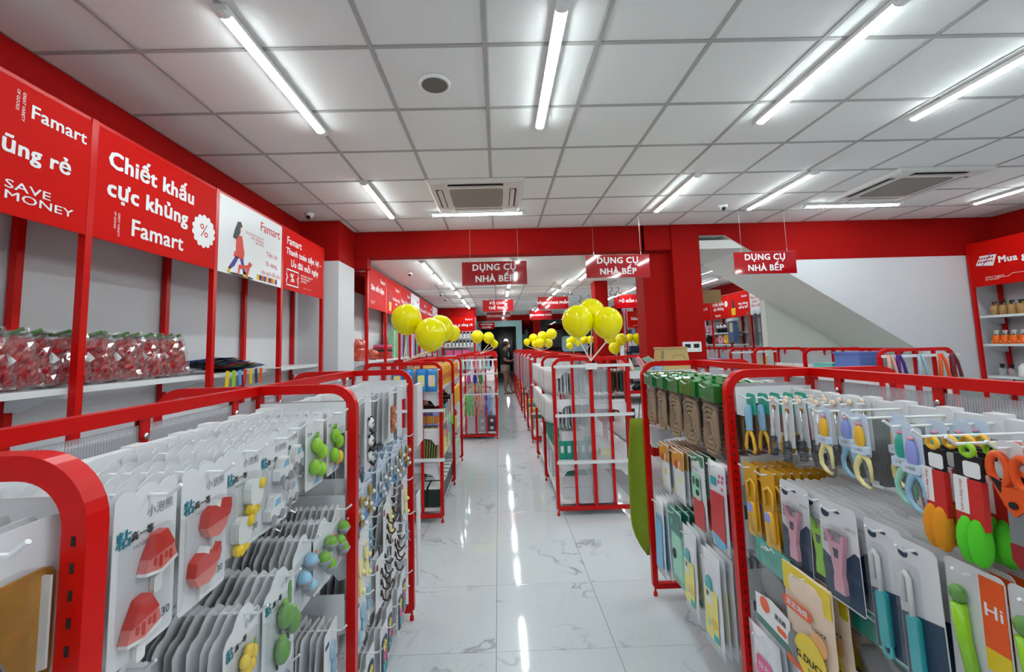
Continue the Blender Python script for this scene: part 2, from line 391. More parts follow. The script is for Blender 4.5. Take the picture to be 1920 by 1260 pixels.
wr = struct('wall_right', MB().box(XR, XR+0.15, YF, YB+0.1, 0, ZC+0.05), WHITE_WALL, 'white right wall with a red band along the ceiling')
obj('red_band', MB().box(XR-0.012, XR, YF, YB-0.004, 2.58, ZC), RED_WALL, wr)
wb = struct('wall_back', MB().box(XL, XR, YF-0.15, YF, 0, ZC+0.05), WHITE_WALL, 'white wall behind the photographer')
wfr = struct('wall_far_right', MB().box(6.45, 6.6, 7.05, 17.4, 0, 3.12), WHITE_WALL, 'right wall of the room behind the stairs')
obj('red_band', MB().box(6.438, 6.45, 7.05, 17.4, 2.45, 3.07), RED_WALL, wfr)

# ---- rear end: wall stub with red top, shop front with teal door frame and dark glass
wst = struct('wall_rear_left', MB().box(-2.2, -0.69, 13.66, 13.9, 0, 2.45), WHITE_WALL, 'white wall stub closing the left rack at the back')
obj('red_top', MB().box(-2.2, -0.685, 13.65, 13.91, 2.45, ZF), RED_WALL, wst)
front = struct('wall_rear', MB().box(-2.3, 6.6, 17.4, 17.5, 2.55, 3.15), RED_WALL, 'red band over the glazed shop front at the far end')
obj('solid_wall', MB().box(3.9, 6.6, 17.38, 17.5, 0, 2.56), RED_WALL, front)
d1 = struct('door_1', MB().box(-0.75, 0.97, 17.38, 17.46, 2.31, 2.55), TEAL_FRAME, 'open doorway with a pale teal frame onto the dark street')
obj('door_jamb', MB().box(0.73, 0.97, 17.38, 17.46, 0, 2.31), TEAL_FRAME, d1)
obj('door_jamb', MB().box(-0.95, -0.69, 17.38, 17.46, 0, 2.55), TEAL_FRAME, d1)
for k, (a, b) in enumerate(((0.97, 1.44), (1.70, 3.9))):
    w = struct('window_%d' % (k+1), MB().box(a, b, 17.42, 17.435, 0.05, 2.55), GLASS_DARK, 'dark shop window beside the red pillar')
    obj('window_sill', MB().box(a, b, 17.38, 17.46, 0, 0.07), TEAL_FRAME, w)
c2 = struct('wall_rear_pillar', MB().prism([(1.30,2.56),(1.40,2.50),(1.43,2.38),(1.43,0),(1.71,0),(1.71,2.38),(1.74,2.50),(1.84,2.56)], 17.3, 17.45), RED_WALL, 'red pillar with flared top in the shop front')
c3 = struct('wall_mid_pillar', MB().box(1.96, 2.22, 8.52, 8.85, 0, ZF), RED_WALL, 'slim red pillar behind the balloons')
nt_ = struct('wall_street', MB().box(-8, 12, 26.5, 26.7, -0.2, 6), NIGHT, 'dark building across the street at night')
for k in range(16): obj('shutter_slat', MB().box(-1.6+k*0.24, -1.52+k*0.24, 26.42, 26.5, 0.0, 1.9), mat('street_gate', srgb(44, 46, 50), 0.5), nt_)
lampm = mat('street_lamp_glow', (1, 0.97, 0.9), emit=14, var=0)
o = thing('street_lamp', 'round white lamp glowing in the dark behind the shopper', 'lamp', (0.47, 25.9, 0))
obj('globe', MB().ell((0, 0, 1.78), (0.13, 0.13, 0.18), 12, 8), lampm, o, smooth=True)
obj('post', MB().tube([(0,0,-0.12),(0,0,1.62)], 0.03, 6), BLACK, o)

# ================================================================== ceiling fittings
def led_tube(x, y0, y1, z, label, axis='y'):
    L = y1-y0 if axis == 'y' else y1-x
    t = thing('ceiling_light', label, 'light', (x, (y0+y1)/2, z) if axis == 'y' else ((x+y1)/2, y0, z), 0 if axis == 'y' else PI/2, 'LED tube lights on the ceiling')
    L = (y1-y0) if axis == 'y' else (y1-x)
    obj('housing', MB().box(-0.031, 0.031, -L/2-0.045, L/2+0.045, -0.026, 0.0), WHITE_PLASTIC, t)
    prof = [(-0.028, -0.0255), (-0.027, -0.0305), (-0.0185, -0.0375), (0, -0.041), (0.0185, -0.0375), (0.027, -0.0305), (0.028, -0.0255)]
    obj('diffuser', MB().prism(prof, -L/2, L/2), LED, t)
    for s in (-1, 1):
        obj('end_cap', MB().prism([(p[0]*1.08, p[1]*1.04) for p in prof], s*(L/2+0.0005), s*(L/2+0.045)), WHITE_PLASTIC, t)
near_rows = [('near the left wall', -1.23), ('over the middle aisle', 0.34), ('right of the middle aisle', 1.945), ('over the right-hand shelves', 3.07), ('near the right wall', 5.84)]
for nm, x in near_rows:
    for a, b, w in ((1.88, 2.96, 'front'), (3.965, 5.02, 'rear')):
        if w == 'rear' and x == 0.34: continue
        if w == 'front' and x == 5.84: continue
        led_tube(x, a, b, ZC, 'lit white LED tube %s, %s row of the front ceiling' % (nm, w))
    for y in (-0.2, -2.3): led_tube(x, y, y+1.06, ZC, 'lit white LED tube %s, %s behind the viewer' % (nm, 'just' if y > -1 else 'far'))
led_tube(-0.73, 4.96, 0.32, ZC, 'crosswise LED tube just behind the left ceiling air conditioner', 'x')
led_tube(3.72, 4.98, 4.84, ZC, 'crosswise LED tube just behind the right ceiling air conditioner', 'x')
o_ = ('nearest', 'second', 'third', 'fourth', 'fifth', 'sixth')
for k, (x, a, b) in enumerate(((-1.065, 6.1, 6.93), (-1.06, 7.08, 8.12), (-0.915, 8.14, 8.95), (-0.9, 9.34, 10.38), (-0.9, 10.96, 12.02), (-0.89, 12.4, 13.5))):
    led_tube(x, a, b, ZF, 'small bright LED tube, %s of the left row past the beam' % o_[k])
for k, (x, a, b) in enumerate(((0.25, 6.1, 7.1), (0.25, 8.2, 8.95), (0.245, 9.49, 10.45), (0.25, 11.9, 12.9), (0.25, 14.2, 15.2), (0.25, 15.8, 16.8))):
    led_tube(x, a, b, ZF, 'small bright LED tube, %s of the centre row past the beam' % o_[k])
for k, (x, a, b) in enumerate(((1.6, 7.1, 8.1), (1.395, 8.13, 8.95), (1.38, 9.44, 10.4), (1.38, 11.9, 12.9), (1.38, 14.2, 15.2))):
    led_tube(x, a, b, ZF, 'small bright LED tube, %s of the right row past the beam' % o_[k])
for k, (x, a, b) in enumerate(((3.13, 9.43, 10.5), (3.08, 11.1, 12.1), (3.1, 14.1, 15.2))):
    led_tube(x, a, b, ZF, 'small bright LED tube, %s seen beside the red column' % o_[k])
for k, (x, a, b) in enumerate(((4.70, 9.1, 10.0), (5.52, 10.55, 11.5), (5.0, 13, 14), (5.3, 7.3, 8.35))):  # last tube is out of view, added to brighten the stair underside
    led_tube(x, a, b, 3.07, 'LED tube seen under the stairs, %s of its row' % o_[k])

def aircon(x0, y0, label):
    t = thing('ceiling_air_conditioner', label, 'air conditioner', (x0+0.475, y0+0.475, ZC), 0, 'ceiling cassette air conditioners')
    q = 0.475
    obj('panel', MB().add([(-q,-q,0),(q,-q,0),(q,q,0),(-q,q,0),(-q+.03,-q+.03,-.028),(q-.03,-q+.03,-.028),(q-.03,q-.03,-.028),(-q+.03,q-.03,-.028)],
        [(4,7,6,5),(0,4,5,1),(1,5,6,2),(2,6,7,3),(3,7,4,0)]), AC_WHITE, t)
    obj('intake_grille', MB().prism(rrect(0.54, 0.54, 0.04), -0.034, -0.026, 'z'), AC_GREY, t)
    for k in range(4):
        a = k*PI/2
        v = obj('air_slot', MB().box(-0.27, 0.27, 0.335, 0.405, -0.0295, -0.0275), BLACK, t, rot=(0, 0, a))
        obj('louvre', MB().add([(-.265,.345,-.030),(.265,.345,-.030),(.265,.385,-.042),(-.265,.385,-.042),(-.265,.345,-.027),(.265,.345,-.027),(.265,.385,-.039),(-.265,.385,-.039)],
            [(0,3,2,1),(4,5,6,7),(0,1,5,4),(2,3,7,6)]), AC_WHITE, v)
    for sx in (-1, 1):
        for sy in (-1, 1): obj('corner_cover', MB().prism(rrect(0.13, 0.13, 0.02, 2, sx*0.37, sy*0.37), -0.033, -0.027, 'z'), AC_WHITE, t)
aircon(-0.655, 3.945, 'square cassette air conditioner in the ceiling above the aisle')
aircon(3.88, 3.915, 'square cassette air conditioner in the ceiling on the right')

t = thing('ceiling_speaker', 'round ceiling speaker with grey mesh near the left LED tube', 'speaker', (-0.342, 2.467, ZC))
obj('rim', MB().lathe([(0.098,0.0),(0.098,-0.006),(0.088,-0.012),(0.082,-0.012)], n=28), WHITE_PLASTIC, t, smooth=False)
obj('mesh_grille', MB().lathe([(0.081,-0.011),(0.07,-0.016),(0.001,-0.018)], n=28), mat('speaker_mesh', srgb(112, 110, 100), 0.7, bump=0.4, bscale=1500), t)
def dome_cam(x, y, z, label, r=0.05):
    t = thing('dome_camera', label, 'camera', (x, y, z), 0, 'ceiling security cameras')
    obj('base', MB().lathe([(r,0),(r*1.04,-r*0.5),(r*0.9,-r*0.75)], n=16), WHITE_PLASTIC, t, smooth=True)
    obj('eyeball', MB().ell((0,0,-r*0.75), (r*0.72,)*3, 14, 8), WHITE_PLASTIC, t, smooth=True)
    obj('lens_window', MB().ell((0,-r*0.28,-r*0.95), (r*0.55,)*3, 12, 8), BLACK, t, smooth=True)
dome_cam(-2.141, 4.865, ZC, 'white dome camera on the ceiling above the corner pillar')
dome_cam(2.691, 4.912, ZC, 'white dome camera on the ceiling by the red column')
dome_cam(-1.42, 7.0, ZF, 'dome camera on the lower ceiling above the first far-left sign', 0.045)
dome_cam(-1.29, 9.87, ZF, 'first of two dome cameras side by side over the left back rack', 0.045)
dome_cam(-1.31, 10.87, ZF, 'second of two dome cameras side by side over the left back rack', 0.045)
dome_cam(1.783, 10.22, ZF, 'dome camera on the far ceiling beside the slim red pillar', 0.045)
t = thing('downlight', 'unlit recessed downlight in the smooth far ceiling', 'light', (0.953, 7.114, ZF))
obj('ring', MB().lathe([(0.10,0.0),(0.10,-0.004),(0.075,-0.006)], n=20), WHITE_PLASTIC, t)
obj('reflector', MB().lathe([(0.074,-0.005),(0.001,-0.0055)], n=20), mat('downlight_dark', srgb(90, 88, 84), 0.5), t)
t = thing('control_panel', 'white wall panel with two dark touch screens on the red column', 'control panel', (2.58, YB-0.02, 1.44))
obj('plate', MB().prism(rrect(0.25, 0.135, 0.008, 2), -0.012, 0.0), WHITE_PLASTIC, t)
for k, s in enumerate((-1, 1)):
    o = obj('screen', MB().prism(rrect(0.075, 0.052, 0.004, 2, s*0.058, 0.012), -0.0145, -0.011), BLACK, t)
    obj('button', MB().lathe([(0.006,0),(0.006,0.004)], (s*0.058+0.03, -0.0115, -0.042), 10, 'y'), GREYINK, t)

# ================================================================== hanging aisle signs
WIRE = mat('steel_hanging_wire', srgb(190, 188, 186), 0.3, metal=0.6)
def hanging_sign(x, y, z0, z1, w, txt, label, zc, material=None, size=0.105, tx=None, yaw=0.0):
    t = thing('hanging_sign', label, 'sign', (x, y, (z0+z1)/2), yaw, 'signs hanging over the aisles')
    h = z1-z0
    b = obj('board', MB().box(-w/2, w/2, -0.004, 0.004, -h/2, h/2), material or RED_ACRYLIC, t)
    obj('edge', MB().tube([(-w/2,0,-h/2),(w/2,0,-h/2),(w/2,0,h/2),(-w/2,0,h/2)], 0.005, sq=True, closed=True), CLEAR, t)
    if txt:
        for k, (s, dz) in enumerate(txt): text(s, b, tx or 0, dz, size, WHITE_PRINT, -0.0047, bold=0.028)
    for s in (-1, 1):
        obj('wire', MB().tube([(s*w*0.37, 0, h/2+0.03), (s*w*0.37, 0, zc-(z0+z1)/2-0.002)], 0.0016, 5), WIRE, t)
        obj('wire_grip', MB().tube([(s*w*0.37, 0, h/2-0.004), (s*w*0.37, 0, h/2+0.035)], 0.006, 6), BOLT, t)
D = [('DỤNG CỤ', 0.068), ('NHÀ BẾP', -0.066)]
hanging_sign(-0.022, 4.95, 2.228, 2.504, 0.755, D, 'red DỤNG CỤ NHÀ BẾP sign hanging left, below the crosswise tube', ZC, yaw=-0.01)
hanging_sign(1.48, 5.15, 2.308, 2.588, 0.785, D, 'red DỤNG CỤ NHÀ BẾP sign in the middle, beside the red column', ZC, yaw=0.03)
hanging_sign(3.29, 5.15, 2.308, 2.582, 0.775, D, 'red DỤNG CỤ NHÀ BẾP sign on the right, in front of the stairs', ZC, yaw=0.03)
hanging_sign(0.02, 10.55, 2.375, 2.662, 0.755, [('ĐỒ CHƠI,', 0.06), ('THỂ THAO', -0.06)], 'small far red sign reading ĐỒ CHƠI, THỂ THAO', ZF, size=0.09)
hanging_sign(1.38, 10.55, 2.40, 2.706, 0.755, [('VĂN PHÒNG PHẨM', 0)], 'far red VĂN PHÒNG PHẨM sign just above the balloon trio', ZF, size=0.085)
hanging_sign(0.03, 14.2, 2.385, 2.65, 0.755, [('VĂN PHÒNG PHẨM', 0)], 'far red VĂN PHÒNG PHẨM sign directly below the ĐỒ CHƠI sign', ZF, size=0.085)
hanging_sign(1.50, 14.9, 2.405, 2.721, 0.755, [('VĂN PHÒNG PHẨM', 0)], 'far red VĂN PHÒNG PHẨM sign in front of the rear red pillar', ZF, size=0.085)
hanging_sign(-0.44, 17.0, 2.22, 2.47, 0.63, [('THỜI TRANG', 0.05), ('PHỤ KIỆN', -0.06)], 'small dark red THỜI TRANG PHỤ KIỆN sign over the doorway', ZF, size=0.075)
hanging_sign(3.22, 10.37, 2.36, 2.689, 0.755, [('ĐỒ GỐM SỨ', 0)], 'red ĐỒ GỐM SỨ sign hanging left of the red column', ZF, size=0.09)
hanging_sign(3.97, 11.3, 2.19, 2.43, 0.755, [('HÓA PHẨM', 0)], 'red HÓA PHẨM sign half hidden by the red column', 3.07, size=0.09)
hanging_sign(4.38, 8.9, 2.30, 2.575, 0.62, None, 'plain tan board hanging beyond the column', 3.07, mat('tan_board', srgb(176, 140, 92), 0.6))

# ================================================================== wall racks with printed header panels
def tubes(parts, parent, name='post', w=0.016, material=RED_FRAME):
    for a, b in parts: obj(name, MB().tube([a, b], w, sq=True), material, parent)

def wall_rack(name, label, xf, xr, ys, shelves, loc_rot=None, ztop=2.725, zbot=2.118, header=True, front=True, inner_side=True):
    """xf: front plane, xr: rear plane, ys: post stations."""
    t = thing(name, label, 'shelf rack')
    y0, y1 = ys[0], ys[-1]
    for y in ys:
        obj('post', MB().tube([(xf, y, 0), (xf, y, ztop)], 0.018, sq=True), RED_FRAME, t)
        obj('rear_post', MB().tube([(xr, y, 0), (xr, y, ztop-0.1)], 0.018, sq=True), RED_FRAME, t)
        obj('foot_bar', MB().tube([(xf, y, 0.05), (xr, y, 0.05)], 0.015, sq=True), RED_FRAME, t)
        obj('top_bar', MB().tube([(xf, y, ztop-0.12), (xr, y, ztop-0.12)], 0.012, sq=True), RED_FRAME, t)
    for a, b in zip(ys[:-1], ys[1:]):
        obj('top_rail', MB().tube([(xf, a+0.018, ztop-0.012), (xf, b-0.018, ztop-0.012)], 0.012, sq=True), RED_FRAME, t)
        for z in shelves:
            s = obj('shelf', MB().box(min(xf, xr)+0.02, max(xf, xr)-0.02, a+0.02, b-0.02, z-0.03, z), WHITE_METAL, t)
            d = 1 if xf > xr else -1
            for y in (a+0.021, b-0.021):
                obj('bracket', MB().prism([(xf-d*0.02, z-0.03), (xr+d*0.02, z-0.03), (xr+d*0.02, z-0.11), (xr+d*0.10, z-0.11), (xf-d*0.10, z-0.05), (xf-d*0.02, z-0.05)], y-0.0015, y+0.0015), WHITE_METAL, s)
    return t

def header(x, y, z, w, h, rz, label, material=None):
    """printed panel whose front faces local -Y; children are the print"""
    o = obj('header_panel', MB().box(-w/2, w/2, -0.005, 0.005, -h/2, h/2), material or RED_SIGN, None, (x, y, z), (0, 0, rz))
    return tag(o, label, 'sign panel', 'printed header panels on the wall racks')

def pct_badge(p, x, z, r):
    n = 14; pts = []
    for i in range(n):
        a0 = 2*PI*i/n
        for k in range(6):
            b = a0+2*PI/n*k/6; q = r*(0.86+0.14*math.sin(PI*k/6)); pts.append((x+q*math.cos(b), z+q*math.sin(b)))
    o = obj('discount_badge', MB().prism(pts, -0.0062, -0.0055), WHITE_PRINT, p)
    text('%', o, x, z, r*1.1, REDINK, -0.0066)
def vertical_note(p, x, z, s=0.018, m=None):
    text('GREAT VARIETY', p, x, z, s, m or WHITE_PRINT, rotz=-PI/2, align='CENTER'); text('OF GOODS', p, x-s*1.3, z+0.02, s, m or WHITE_PRINT, rotz=-PI/2, align='CENTER')

ys_left = [0.20, 1.162, 2.119, 3.082, 4.034, 4.99]
RACK_XF, RACK_XR = -2.04, -2.37
left_rack = wall_rack('shelf_rack', 'tall red and white shelf rack along the left wall', RACK_XF, RACK_XR, ys_left, (1.375, 0.95, 0.5, 0.12))
PW, PH, PZ = 0.925, 0.585, 2.412
HX = RACK_XF+0.012
p = header(HX, 1.64, PZ, PW, PH, PI/2, 'red header panel reading Mua gì cũng rẻ, cut by the left edge')
text('Famart', p, 0.435, 0.185, 0.088, WHITE_PRINT, bold=0.018, align='RIGHT'); vertical_note(p, 0.15, 0.19)
text('Mua gì cũng rẻ', p, 0.37, 0.0, 0.10, WHITE_PRINT, bold=0.03, align='RIGHT')
text('SAVE', p, 0.10, -0.166, 0.052, WHITE_PRINT, align='LEFT', sx=1.6, bold=0.008); text('MONEY', p, 0.10, -0.212, 0.052, WHITE_PRINT, align='LEFT', sx=1.6, bold=0.008)
p = header(HX, 2.60, PZ, PW, PH, PI/2, 'large red header panel with a white percent badge on the left wall rack')
text('Chiết khấu', p, -0.40, 0.145, 0.128, WHITE_PRINT, bold=0.035, align='LEFT'); text('cực khủng', p, -0.40, -0.01, 0.128, WHITE_PRINT, bold=0.035, align='LEFT')
text('Famart', p, -0.245, -0.185, 0.135, WHITE_PRINT, bold=0.022, align='LEFT'); vertical_note(p, -0.32, -0.19); pct_badge(p, 0.345, -0.045, 0.118)
WHITE_SIGN = mat('white_sign_print', srgb(232, 233, 235), 0.35, var=0.02)
p = header(HX, 3.56, PZ, PW, PH, PI/2, 'white header panel with a walking woman and a red dog', WHITE_SIGN)
def flat(parent, pts, material, name='print', d=0.0062): return obj(name, MB().prism(pts, -d, -0.0052), material, parent)
coat = mat('print_coral', srgb(216, 62, 48), 0.5); navy = mat('print_indigo', srgb(54, 44, 140), 0.5); yel = mat('print_yellow', srgb(226, 186, 30), 0.5)
skin_p = mat('print_skin', srgb(238, 206, 190), 0.5)
flat(p, [(-0.245,0.03),(-0.17,0.035),(-0.135,-0.1),(-0.145,-0.155),(-0.275,-0.145),(-0.25,-0.06)], coat, 'coat')
flat(p, [(-0.25,-0.14),(-0.205,-0.14),(-0.26,-0.22),(-0.315,-0.255),(-0.335,-0.245)], navy, 'trouser_leg'); flat(p, [(-0.195,-0.145),(-0.15,-0.15),(-0.105,-0.265),(-0.14,-0.265)], navy, 'trouser_leg')
flat(p, [(-0.335,-0.235),(-0.305,-0.24),(-0.315,-0.275),(-0.30,-0.285),(-0.35,-0.285)], yel, 'boot'); flat(p, [(-0.145,-0.245),(-0.105,-0.245),(-0.075,-0.285),(-0.14,-0.285)], yel, 'boot')
flat(p, circ(0.032, 14, -0.205, 0.095, 0.04), skin_p, 'face'); flat(p, [(-0.23,0.14),(-0.19,0.145),(-0.17,0.11),(-0.195,0.10),(-0.20,0.05),(-0.25,-0.01),(-0.29,0.0),(-0.265,0.07)], INK, 'hair', 0.0068)
flat(p, [(-0.30,-0.06),(-0.255,-0.055),(-0.25,-0.10),(-0.295,-0.105)], WHITE_PRINT, 'handbag', 0.007)
flat(p, [(-0.205,-0.2),(-0.09,-0.185),(-0.06,-0.15),(-0.02,-0.17),(-0.055,-0.20),(-0.085,-0.28),(-0.10,-0.28),(-0.11,-0.215),(-0.19,-0.235),(-0.20,-0.28),(-0.215,-0.28)], coat, 'dog', 0.0068)
flat(p, circ(0.17, 18, -0.17, -0.283, 0.012), INK, 'ground_shadow', 0.0058)
text('Famart', p, 0.25, 0.19, 0.115, REDINK, bold=0.01)
text('EXCELLENT QUALITY\nAND REASONA\n-BLE PRICE', p, 0.145, 0.055, 0.028, REDINK, align='RIGHT')
text('Tiện ích', p, 0.385, -0.03, 0.058, REDINK, align='RIGHT'); text('đa dạng,', p, 0.385, -0.115, 0.058, REDINK, align='RIGHT'); text('chi phí tối ưu', p, 0.43, -0.2, 0.058, REDINK, align='RIGHT')
for k, c in enumerate((yel, INK, coat, navy, yel, INK, coat, yel, navy)): flat(p, [(0.05+k*0.037,-0.275),(0.082+k*0.037,-0.28),(0.088+k*0.037,-0.235),(0.048+k*0.037,-0.23)], c, 'colour_block')
p = header(HX, 4.515, PZ, PW, PH, PI/2, 'red header panel reading Thanh toán tiện lợi with a ticket symbol')
text('Famart', p, -0.40, 0.19, 0.105, WHITE_PRINT, bold=0.022, align='LEFT'); text('Thanh toán tiện lợi -', p, -0.41, 0.085, 0.09, WHITE_PRINT, bold=0.03, align='LEFT'); text('Ưu đãi mỗi ngày', p, 0.33, -0.025, 0.09, WHITE_PRINT, bold=0.03, align='RIGHT')
def ticket(p, x, z, w, h):
    pth = [(x-w/2,z-h/2),(x+w/2,z-h/2),(x+w/2,z-h*0.15),(x+w*0.42,z),(x+w/2,z+h*0.15),(x+w/2,z+h/2),(x-w/2,z+h/2),(x-w/2,z+h*0.15),(x-w*0.42,z),(x-w/2,z-h*0.15)]
    obj('ticket_outline', MB().tube([(a, -0.0055, b) for a, b in pth], 0.006, sq=True, closed=True), WHITE_PRINT, p); text('%', p, x, z, h*0.8, WHITE_PRINT, bold=0.02)
ticket(p, -0.28, -0.17, 0.24, 0.15)
text('EXCELLENT QUALITY\nAND REASONA\n-BLE PRICE', p, -0.10, -0.14, 0.03, WHITE_PRINT, align='LEFT'); text('• • • •   • • • • •', p, 0.06, -0.235, 0.03, WHITE_PRINT)

# rack of the back room, left side
ys_far = [6.06+k*1.0 for k in range(8)]
wall_rack('shelf_rack', 'long red and white shelf rack on the left wall of the back room', -1.84, -2.16, ys_far, (1.36, 0.9, 0.45))
far_txt = [('Siêu tiết kiệm', 'first'), (None, 'second'), ('Mua gì cũng rẻ', 'third'), (None, 'fourth'), ('Thanh toán tiện lợi', 'fifth'), ('Siêu tiết kiệm', 'sixth'), (None, 'seventh')]
CATBLACK = mat('print_black', srgb(40, 30, 34), 0.5)
def pot_print(p, x, z, s=1.0):
    flat(p, [(x-0.07*s,z-0.15*s),(x+0.07*s,z-0.15*s),(x+0.085*s,z),(x-0.085*s,z)], yel, 'yellow_pot'); flat(p, [(x-0.045*s,z),(x+0.055*s,z),(x+0.03*s,z+0.2*s),(x-0.025*s,z+0.2*s)], CATBLACK, 'dark_vase', 0.0058)
for k, (s, nth) in enumerate(far_txt):
    white = k in (3, 6)
    p = header(-1.828, ys_far[k]+0.5, PZ, 0.965, PH, PI/2, '%s header panel from the corner pillar on the back room left rack' % nth, WHITE_SIGN if white else RED_SIGN)
    ink = REDINK if white else WHITE_PRINT
    text('Famart', p, 0.28, 0.17, 0.095, ink, bold=0.02)
    if s: text(s, p, 0.0, 0.02, 0.115, ink, bold=0.035); text('GREAT VARIETY\nOF GOODS', p, -0.36, -0.2, 0.03, ink, align='LEFT')
    else:
        pot_print(p, -0.25, -0.09); text('Mua sắm thông\nminh', p, 0.19, -0.05, 0.075, ink, bold=0.03)

# rear-left rack facing the room
t = thing('shelf_rack', 'red rack with bottles against the far end wall', 'shelf rack')
for x in (-1.72, -0.73):
    for y in (13.28, 13.6): obj('post', MB().tube([(x, y, 0), (x, y, 2.48)], 0.018, sq=True), RED_FRAME, t)
for z in (1.82, 1.55, 1.28, 0.9, 0.5): obj('shelf', MB().box(-1.72, -0.73, 13.27, 13.6, z-0.025, z), WHITE_METAL, t)
p = header(-1.21, 13.265, 2.235, 0.98, 0.44, 0, 'red panel reading Mua gì cũng rẻ on the far end rack', None)
text('Mua gì cũng rẻ', p, 0.1, -0.03, 0.1, WHITE_PRINT, bold=0.04); text('Famart', p, 0.32, 0.14, 0.075, WHITE_PRINT, bold=0.02); flat(p, [(-0.42,0.03),(-0.25,0.06),(-0.22,-0.02),(-0.39,-0.06)], WHITE_PRINT, 'gift_card')

# right wall rack
ys_right = [2.80, 3.77, 4.74, 5.71]
wall_rack('shelf_rack', 'red and white shelf rack along the right wall with bottles', 6.45, 6.82, ys_right, (1.745, 1.37, 0.955, 0.5))
for k in (2, 1):
    p = header(6.438, ys_right[k]+0.485, PZ+0.01, 0.93, PH, -PI/2, 'red header panel with a gift card on the right wall rack' if k == 2 else 'red header panel on the right wall rack, just outside the view')
    text('Mua gì cũng rẻ', p, -0.14, 0.02, 0.115, WHITE_PRINT, bold=0.04, align='LEFT')
    text('Famart', p, 0.3, 0.19, 0.1, WHITE_PRINT, bold=0.02)
    c = flat(p, [(-0.40,-0.01),(-0.20,-0.04),(-0.15,0.10),(-0.34,0.11)], WHITE_PRINT, 'gift_card')
    for r in range(2):
        for q in range(6): flat(c, [(-0.36+q*0.03-r*0.012, 0.06-r*0.045+q*0.001), (-0.34+q*0.03-r*0.012, 0.058-r*0.045), (-0.334+q*0.03-r*0.012, 0.082-r*0.045), (-0.352+q*0.03-r*0.012, 0.085-r*0.045)], REDINK, 'card_print', 0.0068)
    obj('ribbon', MB().tube([(-0.36,-0.0068,-0.06),(-0.27,-0.0068,0.04),(-0.20,-0.0068,0.13)], 0.004, 5), navy, p)
    text('GREAT VARIETY\nOF GOODS', p, -0.31, -0.2, 0.03, WHITE_PRINT, align='LEFT')
    obj('line_print', MB().tube([(-0.17,-0.0058,-0.20),(-0.05,-0.0058,-0.20),(-0.01,-0.0058,-0.17),(0.35,-0.0058,-0.17)], 0.003, 4), WHITE_PRINT, p)

# rack on the far right wall, seen under the stairs
ys_fr = [9.30+0.95*k for k in range(5)]
wall_rack('shelf_rack', 'red rack with soft toys seen under the stairs', 6.1, 6.42, ys_fr, (1.72, 1.41, 0.95, 0.5))
for k, (s, wcol) in enumerate(((None, 1), ('cat', 0), ('Chiết khấu\ncực khủng', 0), ('Tốt - Giá rẻ', 0))):
    p = header(6.088, ys_fr[k]+0.475, PZ-0.02, 0.93, PH, -PI/2, ('white', 'red', 'red', 'red')[k]+' header panel under the stairs, '+('with a horse drawing', 'with a yellow pot print', 'small, with a percent badge', 'partly hidden by the tan board')[k], WHITE_SIGN if wcol else RED_SIGN)
    if wcol:
        text('Mua sắm thông\nminh - Nâng\ntầm cuộc sống', p, -0.12, 0.02, 0.095, REDINK, bold=0.02); flat(p, [(0.28,0.06),(0.40,0.12),(0.44,-0.02),(0.42,-0.22),(0.38,-0.22),(0.36,-0.08),(0.30,-0.22),(0.27,-0.22)], coat, 'horse')
    elif s == 'cat': pot_print(p, -0.25, -0.06, 1.2); text('Mua không\nngừng nghỉ', p, 0.2, -0.02, 0.085, WHITE_PRINT, bold=0.04); text('Famart', p, 0.27, 0.2, 0.08, WHITE_PRINT, bold=0.02)
    else:
        text(s, p, -0.05, 0.04, 0.12, WHITE_PRINT, bold=0.035); text('Famart', p, -0.1, -0.2, 0.1, WHITE_PRINT, bold=0.02)
        if k == 2: pct_badge(p, 0.36, 0.08, 0.085)
# rack half hidden by the column
t = thing('shelf_rack', 'red rack with small goods seen between the pillars', 'shelf rack')
for x in (3.9, 4.9, 5.9):
    obj('post', MB().tube([(x, 13.0, 0), (x, 13.0, 2.55)], 0.018, sq=True), RED_FRAME, t); obj('rear_post', MB().tube([(x, 13.35, 0), (x, 13.35, 2.5)], 0.018, sq=True), RED_FRAME, t)
for z in (1.75, 1.35, 0.95, 0.5): obj('shelf', MB().box(3.9, 5.9, 13.0, 13.36, z-0.025, z), WHITE_METAL, t)
obj('back_panel', MB().box(3.9, 5.9, 13.37, 13.40, 0, 2.6), WHITE_METAL, t)
p = header(4.42, 12.975, 2.22, 0.96, 0.5, 0, 'red Siêu tiết kiệm panel visible left of the red column')
text('Siêu tiết kiệm', p, 0.0, 0.02, 0.12, WHITE_PRINT, bold=0.04); text('GREAT VARIETY', p, -0.2, -0.19, 0.035, WHITE_PRINT)

# ================================================================== gondola shelving
GW, GT = 0.68, 1.38      # width, height of the tube axis
def arch_path(w, top, r=0.075, z0=0.06):
    h = w/2
    pts = [(-h, z0), (-h, top-r)]+arc(-h+r, top-r, r, PI, PI/2, 9)[1:]+arc(h-r, top-r, r, PI/2, 0, 9)+[(h, z0)]
    return pts
ARCH = MB().tube([(x, 0, z) for x, z in arch_path(GW, GT)], 0.0155, sq=True).tube([(-GW/2, 0, 0.06), (GW/2, 0, 0.06)], 0.0155, sq=True)
for sx in (-1, 1): ARCH.lathe([(0.012, 0), (0.012, 0.02), (0.006, 0.025), (0.006, 0.05)], (sx*GW/2, 0, 0), 8)
ARCH = ARCH.mesh('frame', RED_FRAME)
POST = MB().tube([(0, 0, 0.06), (0, 0, GT-0.014)], 0.0155, sq=True).mesh('centre_post', RED_FRAME)
sl = MB()
for k in range(38):
    for sx in (-1, 1): sl.box(sx*GW/2-0.0025, sx*GW/2+0.0025, -0.0162, -0.0150, 0.12+k*0.0315, 0.132+k*0.0315)
SLOTS = sl.mesh('slots', DARK)
